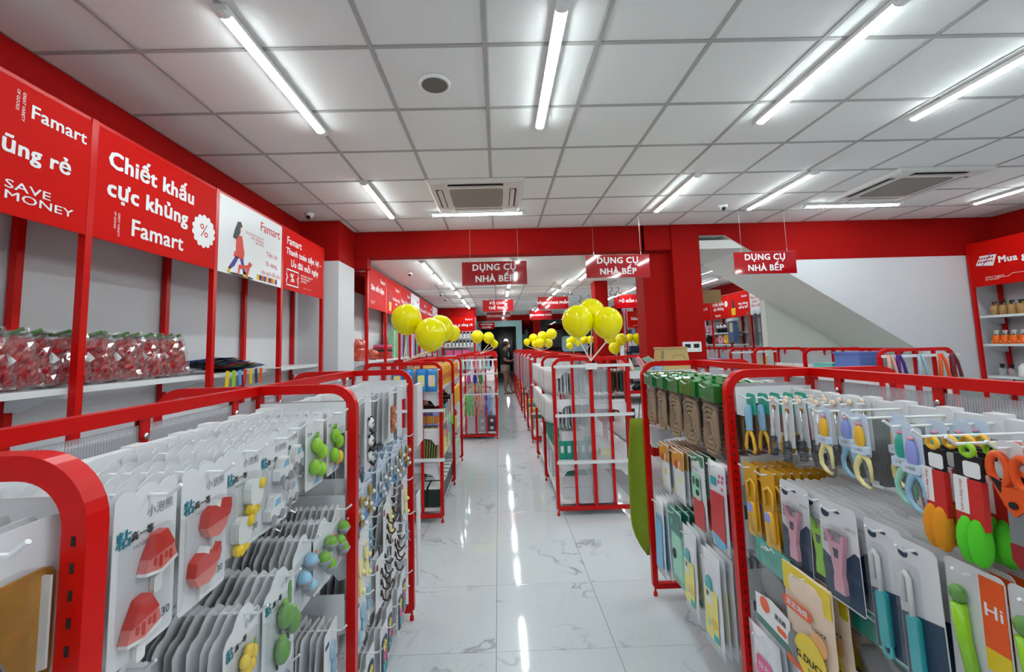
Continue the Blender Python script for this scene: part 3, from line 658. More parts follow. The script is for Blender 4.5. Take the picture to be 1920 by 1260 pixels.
TAB = MB().prism([(-0.014, 0), (0.014, 0), (0.014, -0.045), (0.008, -0.058), (-0.008, -0.058), (-0.014, -0.045)], -0.002, 0.002, 'x').mesh('tab', RED_FRAME)
BOLTM = MB().lathe([(0.0085, 0.0), (0.0085, 0.004), (0.005, 0.007)], (0, 0, 0), 8, 'x').mesh('bolt', BOLT)
def bracket_mesh():
    L = GW/2-0.02
    return MB().prism([(0.02, 0.03), (L, 0.03), (L, -0.075), (L-0.035, -0.085), (L-0.075, -0.035), (L-0.16, -0.022), (0.02, -0.02)], -0.0015, 0.0015).mesh('bracket', WHITE_METAL)
BRACKET = bracket_mesh()
def gondola(label, x0, y0, mods, mod=1.0, rows=None, shelves=None, end_bars=None, panel=POLY, slots=True, w=GW, tabs=True, plinth=True):
    """rows: {(module, side): [z,...]} for peg rails; shelves the same for flat shelves; end_bars: heights of white bars on the near end"""
    t = thing('gondola_shelf', label, 'gondola shelf', (x0+GW/2, y0, 0))
    L = mods*mod
    for k in range(mods+1):
        f = obj('frame', ARCH, None, t, (0, k*mod, 0)); obj('centre_post', POST, None, t, (0, k*mod, 0))
        if slots and k < 2: obj('slots', SLOTS, None, f)
        if end_bars and k == 0:
            for sx in (-1, 1): obj('inner_post', MB().tube([(sx*GW*0.25, 0, 0.06), (sx*GW*0.25, 0, GT-0.014)], 0.0115, sq=True), RED_FRAME, t)
            for z in end_bars: obj('cross_bar', MB().tube([(-GW/2, -0.03, z), (GW/2+0.03, -0.03, z)], 0.0125, sq=True), WHITE_METAL, t)
            obj('end_panel', MB().box(-GW*0.24, GW*0.24, 0.014, 0.018, 0.10, GT-0.05), FROST, t)
            for sx in (-1, 1):
                for z in (0.11, 0.8, GT-0.055): obj('bolt', MB().lathe([(0.008, 0.0), (0.008, 0.004), (0.004, 0.007)], (sx*GW*0.22, -0.004, z), 8, 'y'), BOLT, t)
    obj('top_rail', MB().tube([(0, 0.0, GT), (0, L, GT)], 0.0155, sq=True), RED_FRAME, t)
    if plinth: obj('base_plinth', MB().box(-GW/2+0.02, GW/2-0.02, 0.02, L-0.02, 0.09, 0.115), WHITE_METAL, t)
    for k in range(mods):
        obj('back_panel', MB().box(-0.003, 0.003, k*mod+0.018, (k+1)*mod-0.018, 0.13, GT-0.03), panel, t)
        if tabs:
            for q in (0.14, 0.5, 0.86):
                tb = obj('tab', TAB, None, t, (0.006, k*mod+q*mod, GT-0.0155)); obj('bolt', BOLTM, None, tb, (0.002, 0, -0.042))
                tb = obj('tab', TAB, None, t, (-0.006, k*mod+q*mod, GT-0.0155)); obj('bolt', BOLTM, None, tb, (-0.002, 0, -0.042), (0, 0, PI))
        for side in (-1, 1):
            for z in (rows or {}).get((k, side), []):
                r = obj('peg_rail', MB().box(side*0.085-0.012, side*0.085+0.012, k*mod+0.018, (k+1)*mod-0.018, z-0.03, z+0.018), WHITE_METAL, t)
                for y in (k*mod+0.019, (k+1)*mod-0.019): obj('bracket', BRACKET, None, t, (0, y, z), scale=(side, 1, 1))
            for z in (shelves or {}).get((k, side), []):
                obj('shelf', MB().box(min(side*0.02, side*(GW/2-0.03)), max(side*0.02, side*(GW/2-0.03)), k*mod+0.018, (k+1)*mod-0.018, z-0.028, z), WHITE_METAL, t)
                for y in (k*mod+0.019, (k+1)*mod-0.019): obj('bracket', BRACKET, None, t, (0, y, z-0.06), scale=(side, 1, 1))
    return t

LX0, RX0 = -1.205, 0.905
LCX, RCX = LX0+GW/2, RX0+GW/2
g_left = gondola('red gondola shelf with hook cards at the left of the aisle', LX0, -0.43, 3, 1.0,
    {(0, 1): [1.225, 0.8], (1, 1): [1.305, 0.985, 0.66, 0.34], (2, 1): [1.305, 1.03, 0.80, 0.62, 0.31], (1, -1): [1.3, 0.9], (2, -1): [1.3, 0.9]}, plinth=False)
g_right = gondola('red gondola shelf with kitchen tools at the right of the aisle', RX0, 0.72, 2, 1.0,
    {(0, -1): [1.30, 1.035, 0.80, 0.47], (1, -1): [1.31, 0.95, 0.60]}, {(0, 1): [1.0, 0.6], (1, 1): [1.0, 0.6]}, plinth=False)

# ---- peg hooks
def hook_mesh(L):
    def f():
        m = MB().tube([(0, -0.026, 0.014), (0, -0.008, 0.0), (0, L, 0.0)], 0.0033, 6)
        m.box(-0.02, 0.02, L-0.004, L+0.028, -0.036, 0.022)
        return m.mesh('peg_hook', WHITE_METAL)
    return cached(('hook', round(L, 3)), f)
def peg(g, s, y, z, tip):
    """a hook on side s of gondola g at world y; tip is the distance of its end from the gondola axis"""
    L = tip-0.099
    obj('peg_hook', hook_mesh(L), None, g, (s*tip, y-g.location.y, z), (0, 0, s*PI/2))

# ---- colours of the goods
def C(name, r, g, b, rough=0.35, **k): return mat(name, srgb(r, g, b), rough, **k)
C_RED = C('plastic_red', 206, 48, 40, 0.2); C_PINK = C('plastic_pink', 224, 120, 112, 0.25); C_YEL = C('plastic_yellow', 240, 200, 40, 0.25)
C_ROSE = C('plastic_rose', 226, 160, 178, 0.22); C_LIME = C('plastic_lime', 150, 210, 40, 0.25); C_GREEN = C('plastic_green', 120, 176, 60, 0.25)
C_DGREEN = C('cactus_green', 104, 156, 76, 0.3, bump=0.3, bscale=500); C_SKY = C('plastic_sky_blue', 150, 196, 226, 0.2); C_TEAL = C('plastic_teal', 40, 178, 184, 0.25)
C_BLUE = C('card_blue', 82, 148, 214, 0.4); C_NAVY = C('card_navy', 34, 58, 84, 0.4); C_GOLD = C('gold_metal', 200, 160, 70, 0.25, metal=0.8); C_SILVER = C('silver_metal', 190, 192, 196, 0.2, metal=0.9)
C_PEARL = C('pearl_white', 236, 236, 240, 0.1, coat=0.6); C_BROWN = C('bronze_hook', 66, 44, 34, 0.3, metal=0.4); C_ORANGE = C('plastic_orange', 244, 92, 26, 0.3)
C_BEAR = C('bear_brown', 196, 104, 48, 0.35); C_GREYP = C('plastic_grey', 150, 154, 160, 0.3); C_DGREY = C('dark_grey_plastic', 70, 72, 78, 0.4); C_LAV = C('plastic_lavender', 150, 160, 226, 0.3)
C_MINT = C('plastic_mint', 160, 222, 196, 0.3); C_CREAM = C('plastic_cream', 240, 226, 160, 0.3); C_SUN = C('plastic_sun_yellow', 246, 190, 60, 0.3); C_BLADE = C('steel_blade', 170, 172, 176, 0.25, metal=0.9)
C_TAG = C('tag_pale_blue', 206, 220, 238, 0.4); C_GOLDBOX = C('gold_foil', 190, 140, 60, 0.3, metal=0.3, var=0.5, vscale=14, bump=0.4, bscale=60)
C_MAGENTA = C('pink_print', 232, 96, 150, 0.4); C_PALEY = C('pale_yellow_print', 244, 232, 130, 0.4); C_GREENBAG = C('green_bag_header', 6, 116, 40, 0.15, coat=0.6, var=0.5, vscale=30, bump=0.8, bscale=40); C_TAN = C('jute_tan', 170, 140, 108, 0.8, var=0.35, vscale=120, bump=0.9, bscale=260)
C_OCHRE = C('ochre_header', 222, 150, 30, 0.35); C_WRED = C('glove_red', 204, 30, 40, 0.3); C_WBLUE = C('glove_blue', 112, 186, 228, 0.35); C_DTEAL = C('bag_dark_teal', 22, 110, 100, 0.3, coat=0.3)
C_MTEAL = C('bag_teal', 40, 172, 150, 0.3, coat=0.3); C_SCRUB = C('steel_scrubber', 150, 152, 156, 0.4, metal=0.6, bump=1.0, bscale=700); C_SPGRN = C('sponge_green', 90, 226, 40, 0.8, bump=0.7, bscale=700); C_SPORG = C('sponge_orange', 250, 160, 20, 0.8, bump=0.7, bscale=700); C_SPRED = C('sponge_red', 170, 34, 40, 0.8, bump=0.7, bscale=700)
C_PRED = C('print_packet_red', 206, 40, 36, 0.35); C_PEACH = C('peach_print', 240, 214, 190, 0.4); C_AMBER = C('amber_packet', 226, 170, 40, 0.2, coat=0.5); C_DUCKY = C('bag_yellow', 238, 208, 20, 0.3, coat=0.3)
C_WBAG = C('white_film_pack', 232, 234, 238, 0.25, coat=0.3, bump=0.25, bscale=60); C_BAGYEL = C('yellow_pack', 236, 216, 90, 0.3, coat=0.3)

# ---- outlines of the cards (x right, z up, hook hole at the origin)
def card_outline(w, h, style):
    t, b = 0.02, -(h-0.02)
    base = arc(w/2-0.008, b+0.008, 0.008, -PI/2, 0, 2)
    lbase = arc(-w/2+0.008, b+0.008, 0.008, PI, 1.5*PI, 2)
    if style == 'scallop':
        top = [(w/2, t-0.03)]
        for cx, r in ((w*0.34, w*0.16), (0, w*0.19), (-w*0.34, w*0.16)):
            top += [(cx+r*math.cos(a), t-0.012+r*0.62*math.sin(a)) for a in (0.25, 0.9, PI/2, PI-0.9, PI-0.25)]
        top += [(-w/2, t-0.03)]
    elif style == 'tab':
        q = w*0.22
        top = [(w/2, t-0.045), (w/2-0.012, t-0.032), (q+0.01, t-0.028)]+[(q*math.cos(a), t-0.018+0.018*math.sin(a)) for a in (0.2, PI/2-0.5, PI/2+0.5, PI-0.2)]+[(-q-0.01, t-0.028), (-w/2+0.012, t-0.032), (-w/2, t-0.045)]
    else:
        top = arc(w/2-0.012, t-0.012, 0.012, 0, PI/2, 3)+arc(-w/2+0.012, t-0.012, 0.012, PI/2, PI, 3)
    return base+top+lbase
def card_mesh(w, h, style, material, th=0.0012):
    return cached(('card', w, h, style, material.name, th), lambda: MB().prism(card_outline(w, h, style), 0, th).mesh('hook_card', material))
def part(key, name, parent, fn, material, smooth=False, loc=(0,0,0), rot=(0,0,0)):
    """cached child mesh: fn(MB) draws it"""
    def f():
        m = MB(); fn(m); return m.mesh(name, material, smooth)
    return obj(name, cached(('part', key, name, material.name), f), None, parent, loc, rot)

def print_brand(o, w, h, y=-0.0012):
    text('粘', o, -w*0.36, -0.045, 0.026, TEAL, y, name='print', bold=0.02); text('高一等', o, -w*0.08, -0.047, 0.014, INK, y, name='print', bold=0.02)
    text('HOOKS', o, -w*0.08, -0.062, 0.009, GREYINK, y, name='print'); text('小泡熊', o, w*0.2, -0.022, 0.018, GREYINK, y, name='print')
    text('30', o, w*0.36, -(h-0.05), 0.018, INK, y, name='print')
def sticks(m, pts, z):
    for x in pts: m.box(x-0.004, x+0.004, -0.006, -0.0005, z-0.03, z)

def d_watermelon(o):
    for k, (x, z) in enumerate(((0.014, -0.085), (-0.014, -0.165))):
        P = lambda pts: [(x+a*0.86, z+b*0.86) for a, b in pts]
        part('wm%d' % k, 'melon_flesh', o, lambda m: m.prism(P([(-0.012,0.035),(0.008,0.038),(0.028,0.006),(-0.03,0.0)]), -0.016, -0.001), C_RED)
        part('wm%d' % k, 'melon_lower', o, lambda m: m.prism(P([(-0.03,0.0),(0.028,0.006),(0.036,-0.018),(0,-0.028),(-0.036,-0.02)]), -0.014, -0.001), C_PINK)
        part('wm%d' % k, 'drips', o, lambda m: [m.prism(rrect(0.006, q_, 0.0028, 2, x+dx_, z-0.002-q_/2), -0.0148, -0.0138) for dx_, q_ in ((-0.014, 0.012), (-0.003, 0.018), (0.008, 0.010), (0.017, 0.014))], C_RED)
        part('wm%d' % k, 'rind', o, lambda m: m.prism(P([(-0.036,-0.02),(0,-0.028),(0.036,-0.018),(0.037,-0.023),(0,-0.034),(-0.037,-0.025)]), -0.015, -0.001), WHITE_PLASTIC)
        part('wm%d' % k, 'hook_stem', o, lambda m: m.prism(rrect(0.016, 0.024, 0.004, 2, x+0.002, z-0.045), -0.008, -0.001), WHITE_PLASTIC)
    print_brand(o, 0.12, 0.235)
def d_whale(o):
    for k, (x, z) in enumerate(((0.016, -0.085), (-0.012, -0.155))):
        P = lambda pts: [(x+a, z+b) for a, b in pts]
        part('wh%d' % k, 'whale_back', o, lambda m: m.prism(P([(-0.034,-0.004),(-0.03,0.018),(-0.012,0.028),(0.004,0.018),(0.022,0.016),(0.034,0.028),(0.036,0.012),(0.03,-0.002)]), -0.017, -0.001), C_RED)
        part('wh%d' % k, 'whale_belly', o, lambda m: m.prism(P([(-0.034,-0.004),(0.03,-0.002),(0.024,-0.02),(0.004,-0.03),(-0.022,-0.024)]), -0.015, -0.001), C_PINK)
        part('wh%d' % k, 'whale_spout', o, lambda m: m.prism(P([(-0.012,0.026),(0.004,0.018),(0.008,0.03),(-0.004,0.036)]), -0.014, -0.001), WHITE_PLASTIC)
        part('wh%d' % k, 'hook_stem', o, lambda m: m.box(x-0.005, x+0.004, -0.006, -0.001, z-0.052, z-0.028), WHITE_PLASTIC)
    print_brand(o, 0.125, 0.235)
def d_dog(o):
    for k, (x, z) in enumerate(((0.02, -0.085), (-0.018, -0.15))):
        part('dog%d' % k, 'body', o, lambda m: m.prism(rrect(0.042, 0.05, 0.014, 3, x, z), -0.02, -0.001), WHITE_PLASTIC)
        part('dog%d' % k, 'ear', o, lambda m: m.ell((x+0.016, -0.021, z+0.014), (0.012, 0.005, 0.012), 8, 5), C_YEL, True)
        part('dog%d' % k, 'bell', o, lambda m: m.ell((x-0.012, -0.014, z-0.034), (0.013, 0.012, 0.013), 8, 5), C_YEL, True)
        part('dog%d' % k, 'flag', o, lambda m: m.prism([(x+0.02,z-0.03),(x+0.045,z-0.045),(x+0.018,z-0.06)], -0.003, -0.001), C_YEL)
    print_brand(o, 0.12, 0.215)
def d_car(o):
    for k, (x, z) in enumerate(((0.02, -0.075), (-0.015, -0.155))):
        part('car%d' % k, 'body', o, lambda m: m.prism([(x-0.03,z-0.018),(x+0.03,z-0.014),(x+0.03,z+0.008),(x+0.018,z+0.012),(x+0.012,z+0.032),(x-0.014,z+0.03),(x-0.022,z+0.008),(x-0.03,z+0.004)], -0.02, -0.001), WHITE_PLASTIC)
        part('car%d' % k, 'wheel', o, lambda m: m.lathe([(0.011, 0.0), (0.011, 0.022)], (x+0.018, 0, z-0.016), 10, 'y').lathe([(0.011, 0.0), (0.011, 0.022)], (x-0.018, 0, z-0.018), 10, 'y'), C_GREYP)
        part('car%d' % k, 'window', o, lambda m: m.prism([(x-0.016,z+0.01),(x+0.01,z+0.012),(x+0.007,z+0.026),(x-0.01,z+0.025)], -0.0215, -0.019), C_SKY)
        part('car%d' % k, 'wire_hook', o, lambda m: m.tube([(x,-0.01,z-0.018),(x,-0.012,z-0.045),(x+0.008,-0.022,z-0.054),(x+0.014,-0.024,z-0.044)], 0.0022, 5), CHROME)
    print_brand(o, 0.12, 0.22)
def grapes(o, c1, c2, key, w, h):
    for k, (x, z) in enumerate(((-0.01, -0.065), (0.022, -0.09), (-0.02, -0.125), (0.018, -0.14))):
        part(key+str(k), 'fruit_hook', o, lambda m: m.ell((x, -0.012, z), (0.019, 0.016, 0.023), 10, 6), c1 if k < 3 else c2, True)
    part(key, 'leaf', o, lambda m: m.prism([(-0.01,-0.04),(0.004,-0.03),(0.0,-0.045)], -0.012, -0.003), C_GREEN)
    part(key, 'blue_corner', o, lambda m: m.prism([(-w*0.1,-(h-0.026)),(w*0.42,-(h-0.026)),(w*0.42,-(h-0.055))], -0.0012, -0.0002), C_SKY)
    text('E×4', o, -w*0.3, -0.03, 0.015, INK, -0.0013, name='print')
def d_grape(o): grapes(o, C_LIME, C_LIME, 'gr', 0.11, 0.205)
def d_grape2(o): grapes(o, C_LIME, C_YEL, 'gy', 0.11, 0.205)
def pots(o, c, key):
    for k, (x, z) in enumerate(((0.02, -0.06), (-0.02, -0.09), (0.018, -0.125))):
        part(key+str(k), 'plant_dome', o, lambda m: m.ell((x, -0.016, z), (0.021, 0.019, 0.022), 10, 6, -0.2, PI/2), c, True)
        part(key+str(k), 'pot', o, lambda m: m.lathe([(0.008, z-0.024), (0.018, z-0.012), (0.023, z-0.003), (0.022, z)], (x, -0.016, 0), 10), C_GREYP, True)
    part(key, 'flower', o, lambda m: m.ell((0.02, -0.03, -0.034), (0.005,)*3, 6, 4), C_PINK, True)
def d_potg(o): pots(o, C_GREEN, 'pg')
def d_potb(o): pots(o, C_SKY, 'pb')
def d_cactus(o):
    for k, (x, z) in enumerate(((0.0, -0.085), (0.04, -0.12), (-0.012, -0.155))):
        def f(m):
            prof = []; n = 16
            for i in range(7):
                a = -PI/2+PI*i/6; prof.append((max(0.001, math.cos(a)), math.sin(a)))
            vs = [(x+0.022*r*(1 if j % 2 else 0.86)*math.cos(2*PI*j/n), -0.014+0.018*r*(1 if j % 2 else 0.86)*math.sin(2*PI*j/n), z+0.029*h) for r, h in prof for j in range(n)]
            m.add(vs, [(i*n+j, i*n+(j+1) % n, (i+1)*n+(j+1) % n, (i+1)*n+j) for i in range(6) for j in range(n)])
        part('cac%d' % k, 'cactus', o, f, C_DGREEN, True)
        part('cac%d' % k, 'crown', o, lambda m: m.ell((x, -0.014, z+0.03), (0.010, 0.008, 0.007), 8, 4), C_GREEN, True)
        part('cac%d' % k, 'stem_hook', o, lambda m: m.box(x-0.002, x+0.002, -0.006, -0.001, z-0.04, z-0.02), BLACK)
    part('cac', 'printed_cactus', o, lambda m: m.prism(rrect(0.018, 0.06, 0.009, 3, 0.05, -0.062), -0.0012, -0.0002), C_DGREEN)
    print_brand(o, 0.145, 0.235)
def d_yflow(o):
    part('yf', 'flower_hook', o, lambda m: [m.ell((0.016*math.cos(a)+0.0, -0.012, -0.085+0.016*math.sin(a)), (0.014, 0.010, 0.014), 8, 5) for a in (0.3, 1.55, 2.8, 4.1, 5.3)], C_YEL, True)
    part('yf', 'leaf', o, lambda m: m.prism([(0.02,-0.1),(0.045,-0.07),(0.05,-0.105),(0.03,-0.125)], -0.004, -0.001), C_GREEN)
    print_brand(o, 0.14, 0.225)
def d_oval(o):
    for k, (x, z) in enumerate(((0.012, -0.06), (0.026, -0.11), (-0.02, -0.135))):
        part('ov%d' % k, 'oval_plate', o, lambda m: m.prism(circ(0.021, 16, x, z, 0.026), -0.006, -0.001), C_SKY)
        part('ov%d' % k, 'clear_bubble', o, lambda m: m.ell((x, -0.003, z), (0.026, 0.014, 0.03), 12, 6), CLEAR2, True)
        part('ov%d' % k, 'wire_hook', o, lambda m: m.tube([(x,-0.008,z-0.012),(x,-0.016,z-0.03),(x+0.006,-0.02,z-0.036)], 0.002, 5), CHROME)
    part('ov', 'brand_block', o, lambda m: m.prism(rrect(0.03, 0.012, 0.002, 1, -0.035, -0.02), -0.0012, -0.0002), C_NAVY)
def pearl(o, c, key, w=0.12, h=0.195):
    part(key, 'blue_base', o, lambda m: m.prism([(-w*0.49,-(h-0.023)),(w*0.49,-(h-0.023)),(w*0.49,-(h-0.075)),(-w*0.49,-(h-0.05))], -0.0012, -0.0002), C_BLUE)
    for k, (x, z) in enumerate(((0.022, -0.07), (-0.022, -0.105), (0.022, -0.14))):
        part(key+str(k), 'shell_hook', o, lambda m: m.ell((x, -0.008, z), (0.016, 0.010, 0.023), 10, 6), c, True)
        part(key+str(k), 'bead', o, lambda m: m.ell((x+0.004, -0.021, z-0.006), (0.009,)*3, 8, 5), C_PEARL, True)
    text('Pearl Hook', o, 0, -0.022, 0.014, INK, -0.0013, name='print')
def d_pearls(o): pearl(o, C_SILVER, 'ps')
def d_pearlg(o): pearl(o, C_GOLD, 'pgd')
def d_lemon(o):
    for k, (x, z) in enumerate(((0.0, -0.075), (0.006, -0.145))):
        part('le%d' % k, 'oval_hook', o, lambda m: m.prism(circ(0.019, 14, x, z, 0.032), -0.012, -0.001), C_CREAM)
        part('le%d' % k, 'peg', o, lambda m: m.ell((x+0.018, -0.014, z-0.022), (0.01,)*3, 8, 5), C_CREAM, True)
    part('le', 'brand_block', o, lambda m: m.prism(rrect(0.02, 0.026, 0.002, 1, -0.042, -0.018), -0.0012, -0.0002), C_SPRED)
def d_brown(o):
    for k, z in enumerate((-0.06, -0.105, -0.15)):
        part('br%d' % k, 'bronze_hook', o, lambda m: m.prism(circ(0.010, 8, 0.01, z+0.012, 0.013), -0.006, -0.001).tube([(0.01,-0.006,z+0.012),(0.01,-0.01,z-0.012),(0.016,-0.024,z-0.022),(0.024,-0.034,z-0.014),(0.026,-0.036,z-0.004)], 0.004, 6), C_BROWN, True)
    part('br', 'brand_block', o, lambda m: m.prism(rrect(0.02, 0.026, 0.002, 1, -0.04, -0.015), -0.0012, -0.0002), C_SPRED)
def d_panda(o):
    for k, z in enumerate((-0.085, -0.155, -0.21)):
        part('pa%d' % k, 'panda_head', o, lambda m: m.ell((0.002, -0.01, z), (0.026, 0.012, 0.024), 10, 6), WHITE_PLASTIC, True)
        part('pa%d' % k, 'panda_marks', o, lambda m: m.ell((-0.008, -0.021, z+0.002), (0.005, 0.002, 0.006), 6, 4).ell((0.012, -0.021, z+0.002), (0.005, 0.002, 0.006), 6, 4).ell((-0.018, -0.008, z+0.021), (0.008, 0.006, 0.007), 6, 4).ell((0.021, -0.008, z+0.021), (0.008, 0.006, 0.007), 6, 4).tube([(-0.02,-0.012,z-0.022),(-0.012,-0.024,z-0.036),(0.02,-0.024,z-0.03)], 0.006, 6), BLACK, True)
    part('pa', 'red_corner', o, lambda m: m.prism([(0.03,-0.265),(0.045,-0.265),(0.045,-0.235)], -0.0012, -0.0002), REDINK)
def d_bear(o):
    for k, z in enumerate((-0.085, -0.145)):
        part('be%d' % k, 'bear_head', o, lambda m: m.ell((0.0, -0.01, z), (0.024, 0.012, 0.022), 10, 6).ell((-0.017, -0.008, z+0.02), (0.008, 0.006, 0.008), 6, 4).ell((0.017, -0.008, z+0.02), (0.008, 0.006, 0.008), 6, 4).prism(rrect(0.04, 0.03, 0.008, 2, 0, z-0.028), -0.010, -0.001), C_BEAR, True)
        part('be%d' % k, 'muzzle', o, lambda m: m.ell((0.0, -0.020, z-0.005), (0.010, 0.004, 0.008), 8, 4), WHITE_PLASTIC, True)
    part('be', 'ring_print', o, lambda m: [m.prism(circ(0.008, 10, x, z), -0.0012, -0.0002) for x, z in ((-0.03,-0.06),(0.03,-0.05),(-0.03,-0.2),(0.0,-0.21),(0.03,-0.2))], C_TAG)
def d_flower(o):
    part('fl', 'printed_panel', o, lambda m: m.prism(rrect(0.07, 0.15, 0.02, 3, 0.0, -0.105), -0.004, -0.0005), C_NAVY)
    for k, (x, z, c) in enumerate(((0.0, -0.065, C_YEL), (0.0, -0.105, C_MAGENTA), (0.0, -0.148, C_TEAL))):
        part('fl%d' % k, 'flower', o, lambda m: [m.prism(circ(0.010, 8, x+0.013*math.cos(a), z+0.013*math.sin(a)), -0.0055, -0.004) for a in (0.3, 1.55, 2.8, 4.1, 5.3)], c)
def d_gold(o):
    part('gb', 'gold_insert', o, lambda m: m.prism(rrect(0.13, 0.135, 0.014, 3, 0.012, -0.105), -0.004, -0.0005), C_GOLDBOX)
    part('gb', 'towel_bar', o, lambda m: m.tube([(-0.02,-0.012,-0.06),(0.02,-0.014,-0.14)], 0.006, 8), CHROME, True)
    part('gb', 'clear_bubble', o, lambda m: m.prism(rrect(0.14, 0.18, 0.03, 3, 0.0, -0.12), -0.02, -0.001), CLEAR2)

KIND = {  # name: (w, h, outline, card colour, detail)
    'watermelon': (0.12, 0.235, 'scallop', WHITE_CARD, d_watermelon), 'whale': (0.125, 0.235, 'scallop', WHITE_CARD, d_whale), 'dog': (0.12, 0.215, 'scallop', WHITE_CARD, d_dog),
    'car': (0.12, 0.22, 'scallop', WHITE_CARD, d_car), 'grape': (0.11, 0.205, 'scallop', WHITE_CARD, d_grape), 'grape2': (0.11, 0.205, 'scallop', WHITE_CARD, d_grape2),
    'potg': (0.115, 0.20, 'tab', WHITE_CARD, d_potg), 'potb': (0.115, 0.20, 'tab', WHITE_CARD, d_potb), 'cactus': (0.145, 0.235, 'tab', WHITE_CARD, d_cactus), 'yflow': (0.14, 0.225, 'tab', WHITE_CARD, d_yflow),
    'oval': (0.12, 0.20, 'round', WHITE_CARD, d_oval), 'pearls': (0.12, 0.195, 'tab', C_TAG, d_pearls), 'pearlg': (0.12, 0.195, 'tab', C_TAG, d_pearlg), 'lemon': (0.115, 0.22, 'round', WHITE_CARD, d_lemon),
    'brown': (0.11, 0.21, 'round', WHITE_CARD, d_brown), 'panda': (0.105, 0.29, 'round', WHITE_CARD, d_panda), 'bear': (0.10, 0.25, 'round', WHITE_CARD, d_bear), 'flower': (0.10, 0.22, 'round', WHITE_CARD, d_flower),
    'gold': (0.17, 0.25, 'round', WHITE_CARD, d_gold),
}
def hang_cards(g, s, y, z, kind, n, label, back_label, tip=0.325, dx=0.021, name='hook_card', cat='hook card', group=None, peg_too=True, tilt=0.0, detail_n=1):
    """n cards on one peg; the front one carries its goods"""
    w, h, st, m, fn = KIND[kind]
    if peg_too: peg(g, s, y, z, tip+0.022)
    cx = g.location.x
    for i in range(n):
        me = card_mesh(w, h, st, m)
        yy = y+(random.uniform(-0.006, 0.006) if i else 0)
        o = obj(name, me, None, None, (cx+s*(tip-i*dx), yy, z-0.004-(random.uniform(0, 0.006) if i else 0)), (random.uniform(-0.03, 0.10)*(1 if i else 0)+tilt, random.uniform(-0.03, 0.03)*(1 if i else 0), s*PI/2+random.uniform(-0.07, 0.07)))
        if i < detail_n:
            fn(o)
            if st != 'round': part(('bub', w, h), 'clear_bubble', o, lambda m: m.prism(rrect(w*0.84, h*0.60, 0.016, 3, 0.0, -h*0.50), -0.025, -0.0006), CLEAR2)
        if i == 0: tag(o, label, cat, group)
        else: tag(o, back_label, cat, back_label)

# ---- cards on the left gondola (aisle side)
W_ = 'white scalloped hook card stacked behind the %s card on its peg'
def LC(y, z, kind, n, what, tip=0.325, dx=0.021, back=None, **k):
    hang_cards(g_left, 1, y, z, kind, n, what, '%s hook card stacked behind the %s' % k.pop('bk'), tip, dx, **k)
LC(0.68, 1.305, 'watermelon', 9, 'white hook card with two red watermelon slice hooks, left top row', 0.33, 0.03, bk=('scalloped white', 'watermelon hooks'))
LC(0.818, 1.30, 'whale', 9, 'white hook card with two red whale hooks, left top row', 0.325, 0.03, bk=('scalloped white', 'red whale hooks'))
LC(0.95, 1.305, 'dog', 9, 'white hook card with white and yellow puppy hooks, left top row', 0.315, 0.03, bk=('scalloped white', 'yellow puppy hooks'))
LC(1.078, 1.305, 'car', 9, 'white hook card with two white car hooks, left top row', 0.315, 0.03, bk=('scalloped white', 'nearer white car hooks'))
LC(1.18, 1.31, 'car', 9, 'white hook card with white car hooks, half hidden behind the first car card', 0.30, 0.03, bk=('scalloped white', 'farther white car hooks'))
LC(1.308, 1.31, 'grape', 9, 'white hook card with lime green fruit hooks, left top row', 0.315, 0.03, bk=('scalloped white', 'lime fruit hooks'))
LC(1.45, 1.31, 'grape2', 9, 'white hook card with green and yellow fruit hooks beside the red post, left top row', 0.315, 0.03, bk=('scalloped white', 'green and yellow fruit hooks'))
LC(0.66, 0.985, 'yflow', 8, 'white hook card with a flower hook, second row near the front post', 0.20, 0.017, bk=('tabbed white', 'flower hook by the front post'))
LC(0.79, 0.985, 'potb', 9, 'white hook card with pot hooks, second row, set far back on its peg', 0.22, 0.019, bk=('tabbed white', 'recessed pot hooks'))
LC(0.94, 0.985, 'yflow', 11, 'white hook card with one yellow flower hook, left second row', 0.33, 0.021, bk=('tabbed white', 'yellow flower hook'))
LC(1.075, 0.99, 'cactus', 11, 'white hook card with three green cactus hooks, left second row', 0.335, 0.022, bk=('tabbed white', 'green cactus hooks'))
LC(1.26, 0.99, 'potb', 12, 'white hook card with pale blue potted plant hooks, left second row', 0.305, 0.02, bk=('tabbed white', 'pale blue pot hooks'))
LC(1.375, 0.99, 'potg', 12, 'white hook card with green potted plant hooks, left second row', 0.315, 0.02, bk=('tabbed white', 'nearer green pot hooks'))
LC(1.49, 0.99, 'potg', 12, 'white hook card with green potted plant hooks beside the red post, left second row', 0.315, 0.02, bk=('tabbed white', 'green pot hooks beside the post'))
for k, y in enumerate((0.9, 1.03, 1.16, 1.29)):
    LC(y, 0.66, 'oval', 7, 'white hook card low on the left shelf, number %s from the camera' % ('one', 'two', 'three', 'four')[k], 0.24, 0.02, bk=('round-cornered white', 'low card number '+('one', 'two', 'three', 'four')[k]))
LC(1.42, 0.655, 'oval', 9, 'white hook card with three pale blue oval hooks left of the red post', 0.325, 0.02, bk=('round-cornered white', 'pale blue oval hooks'))
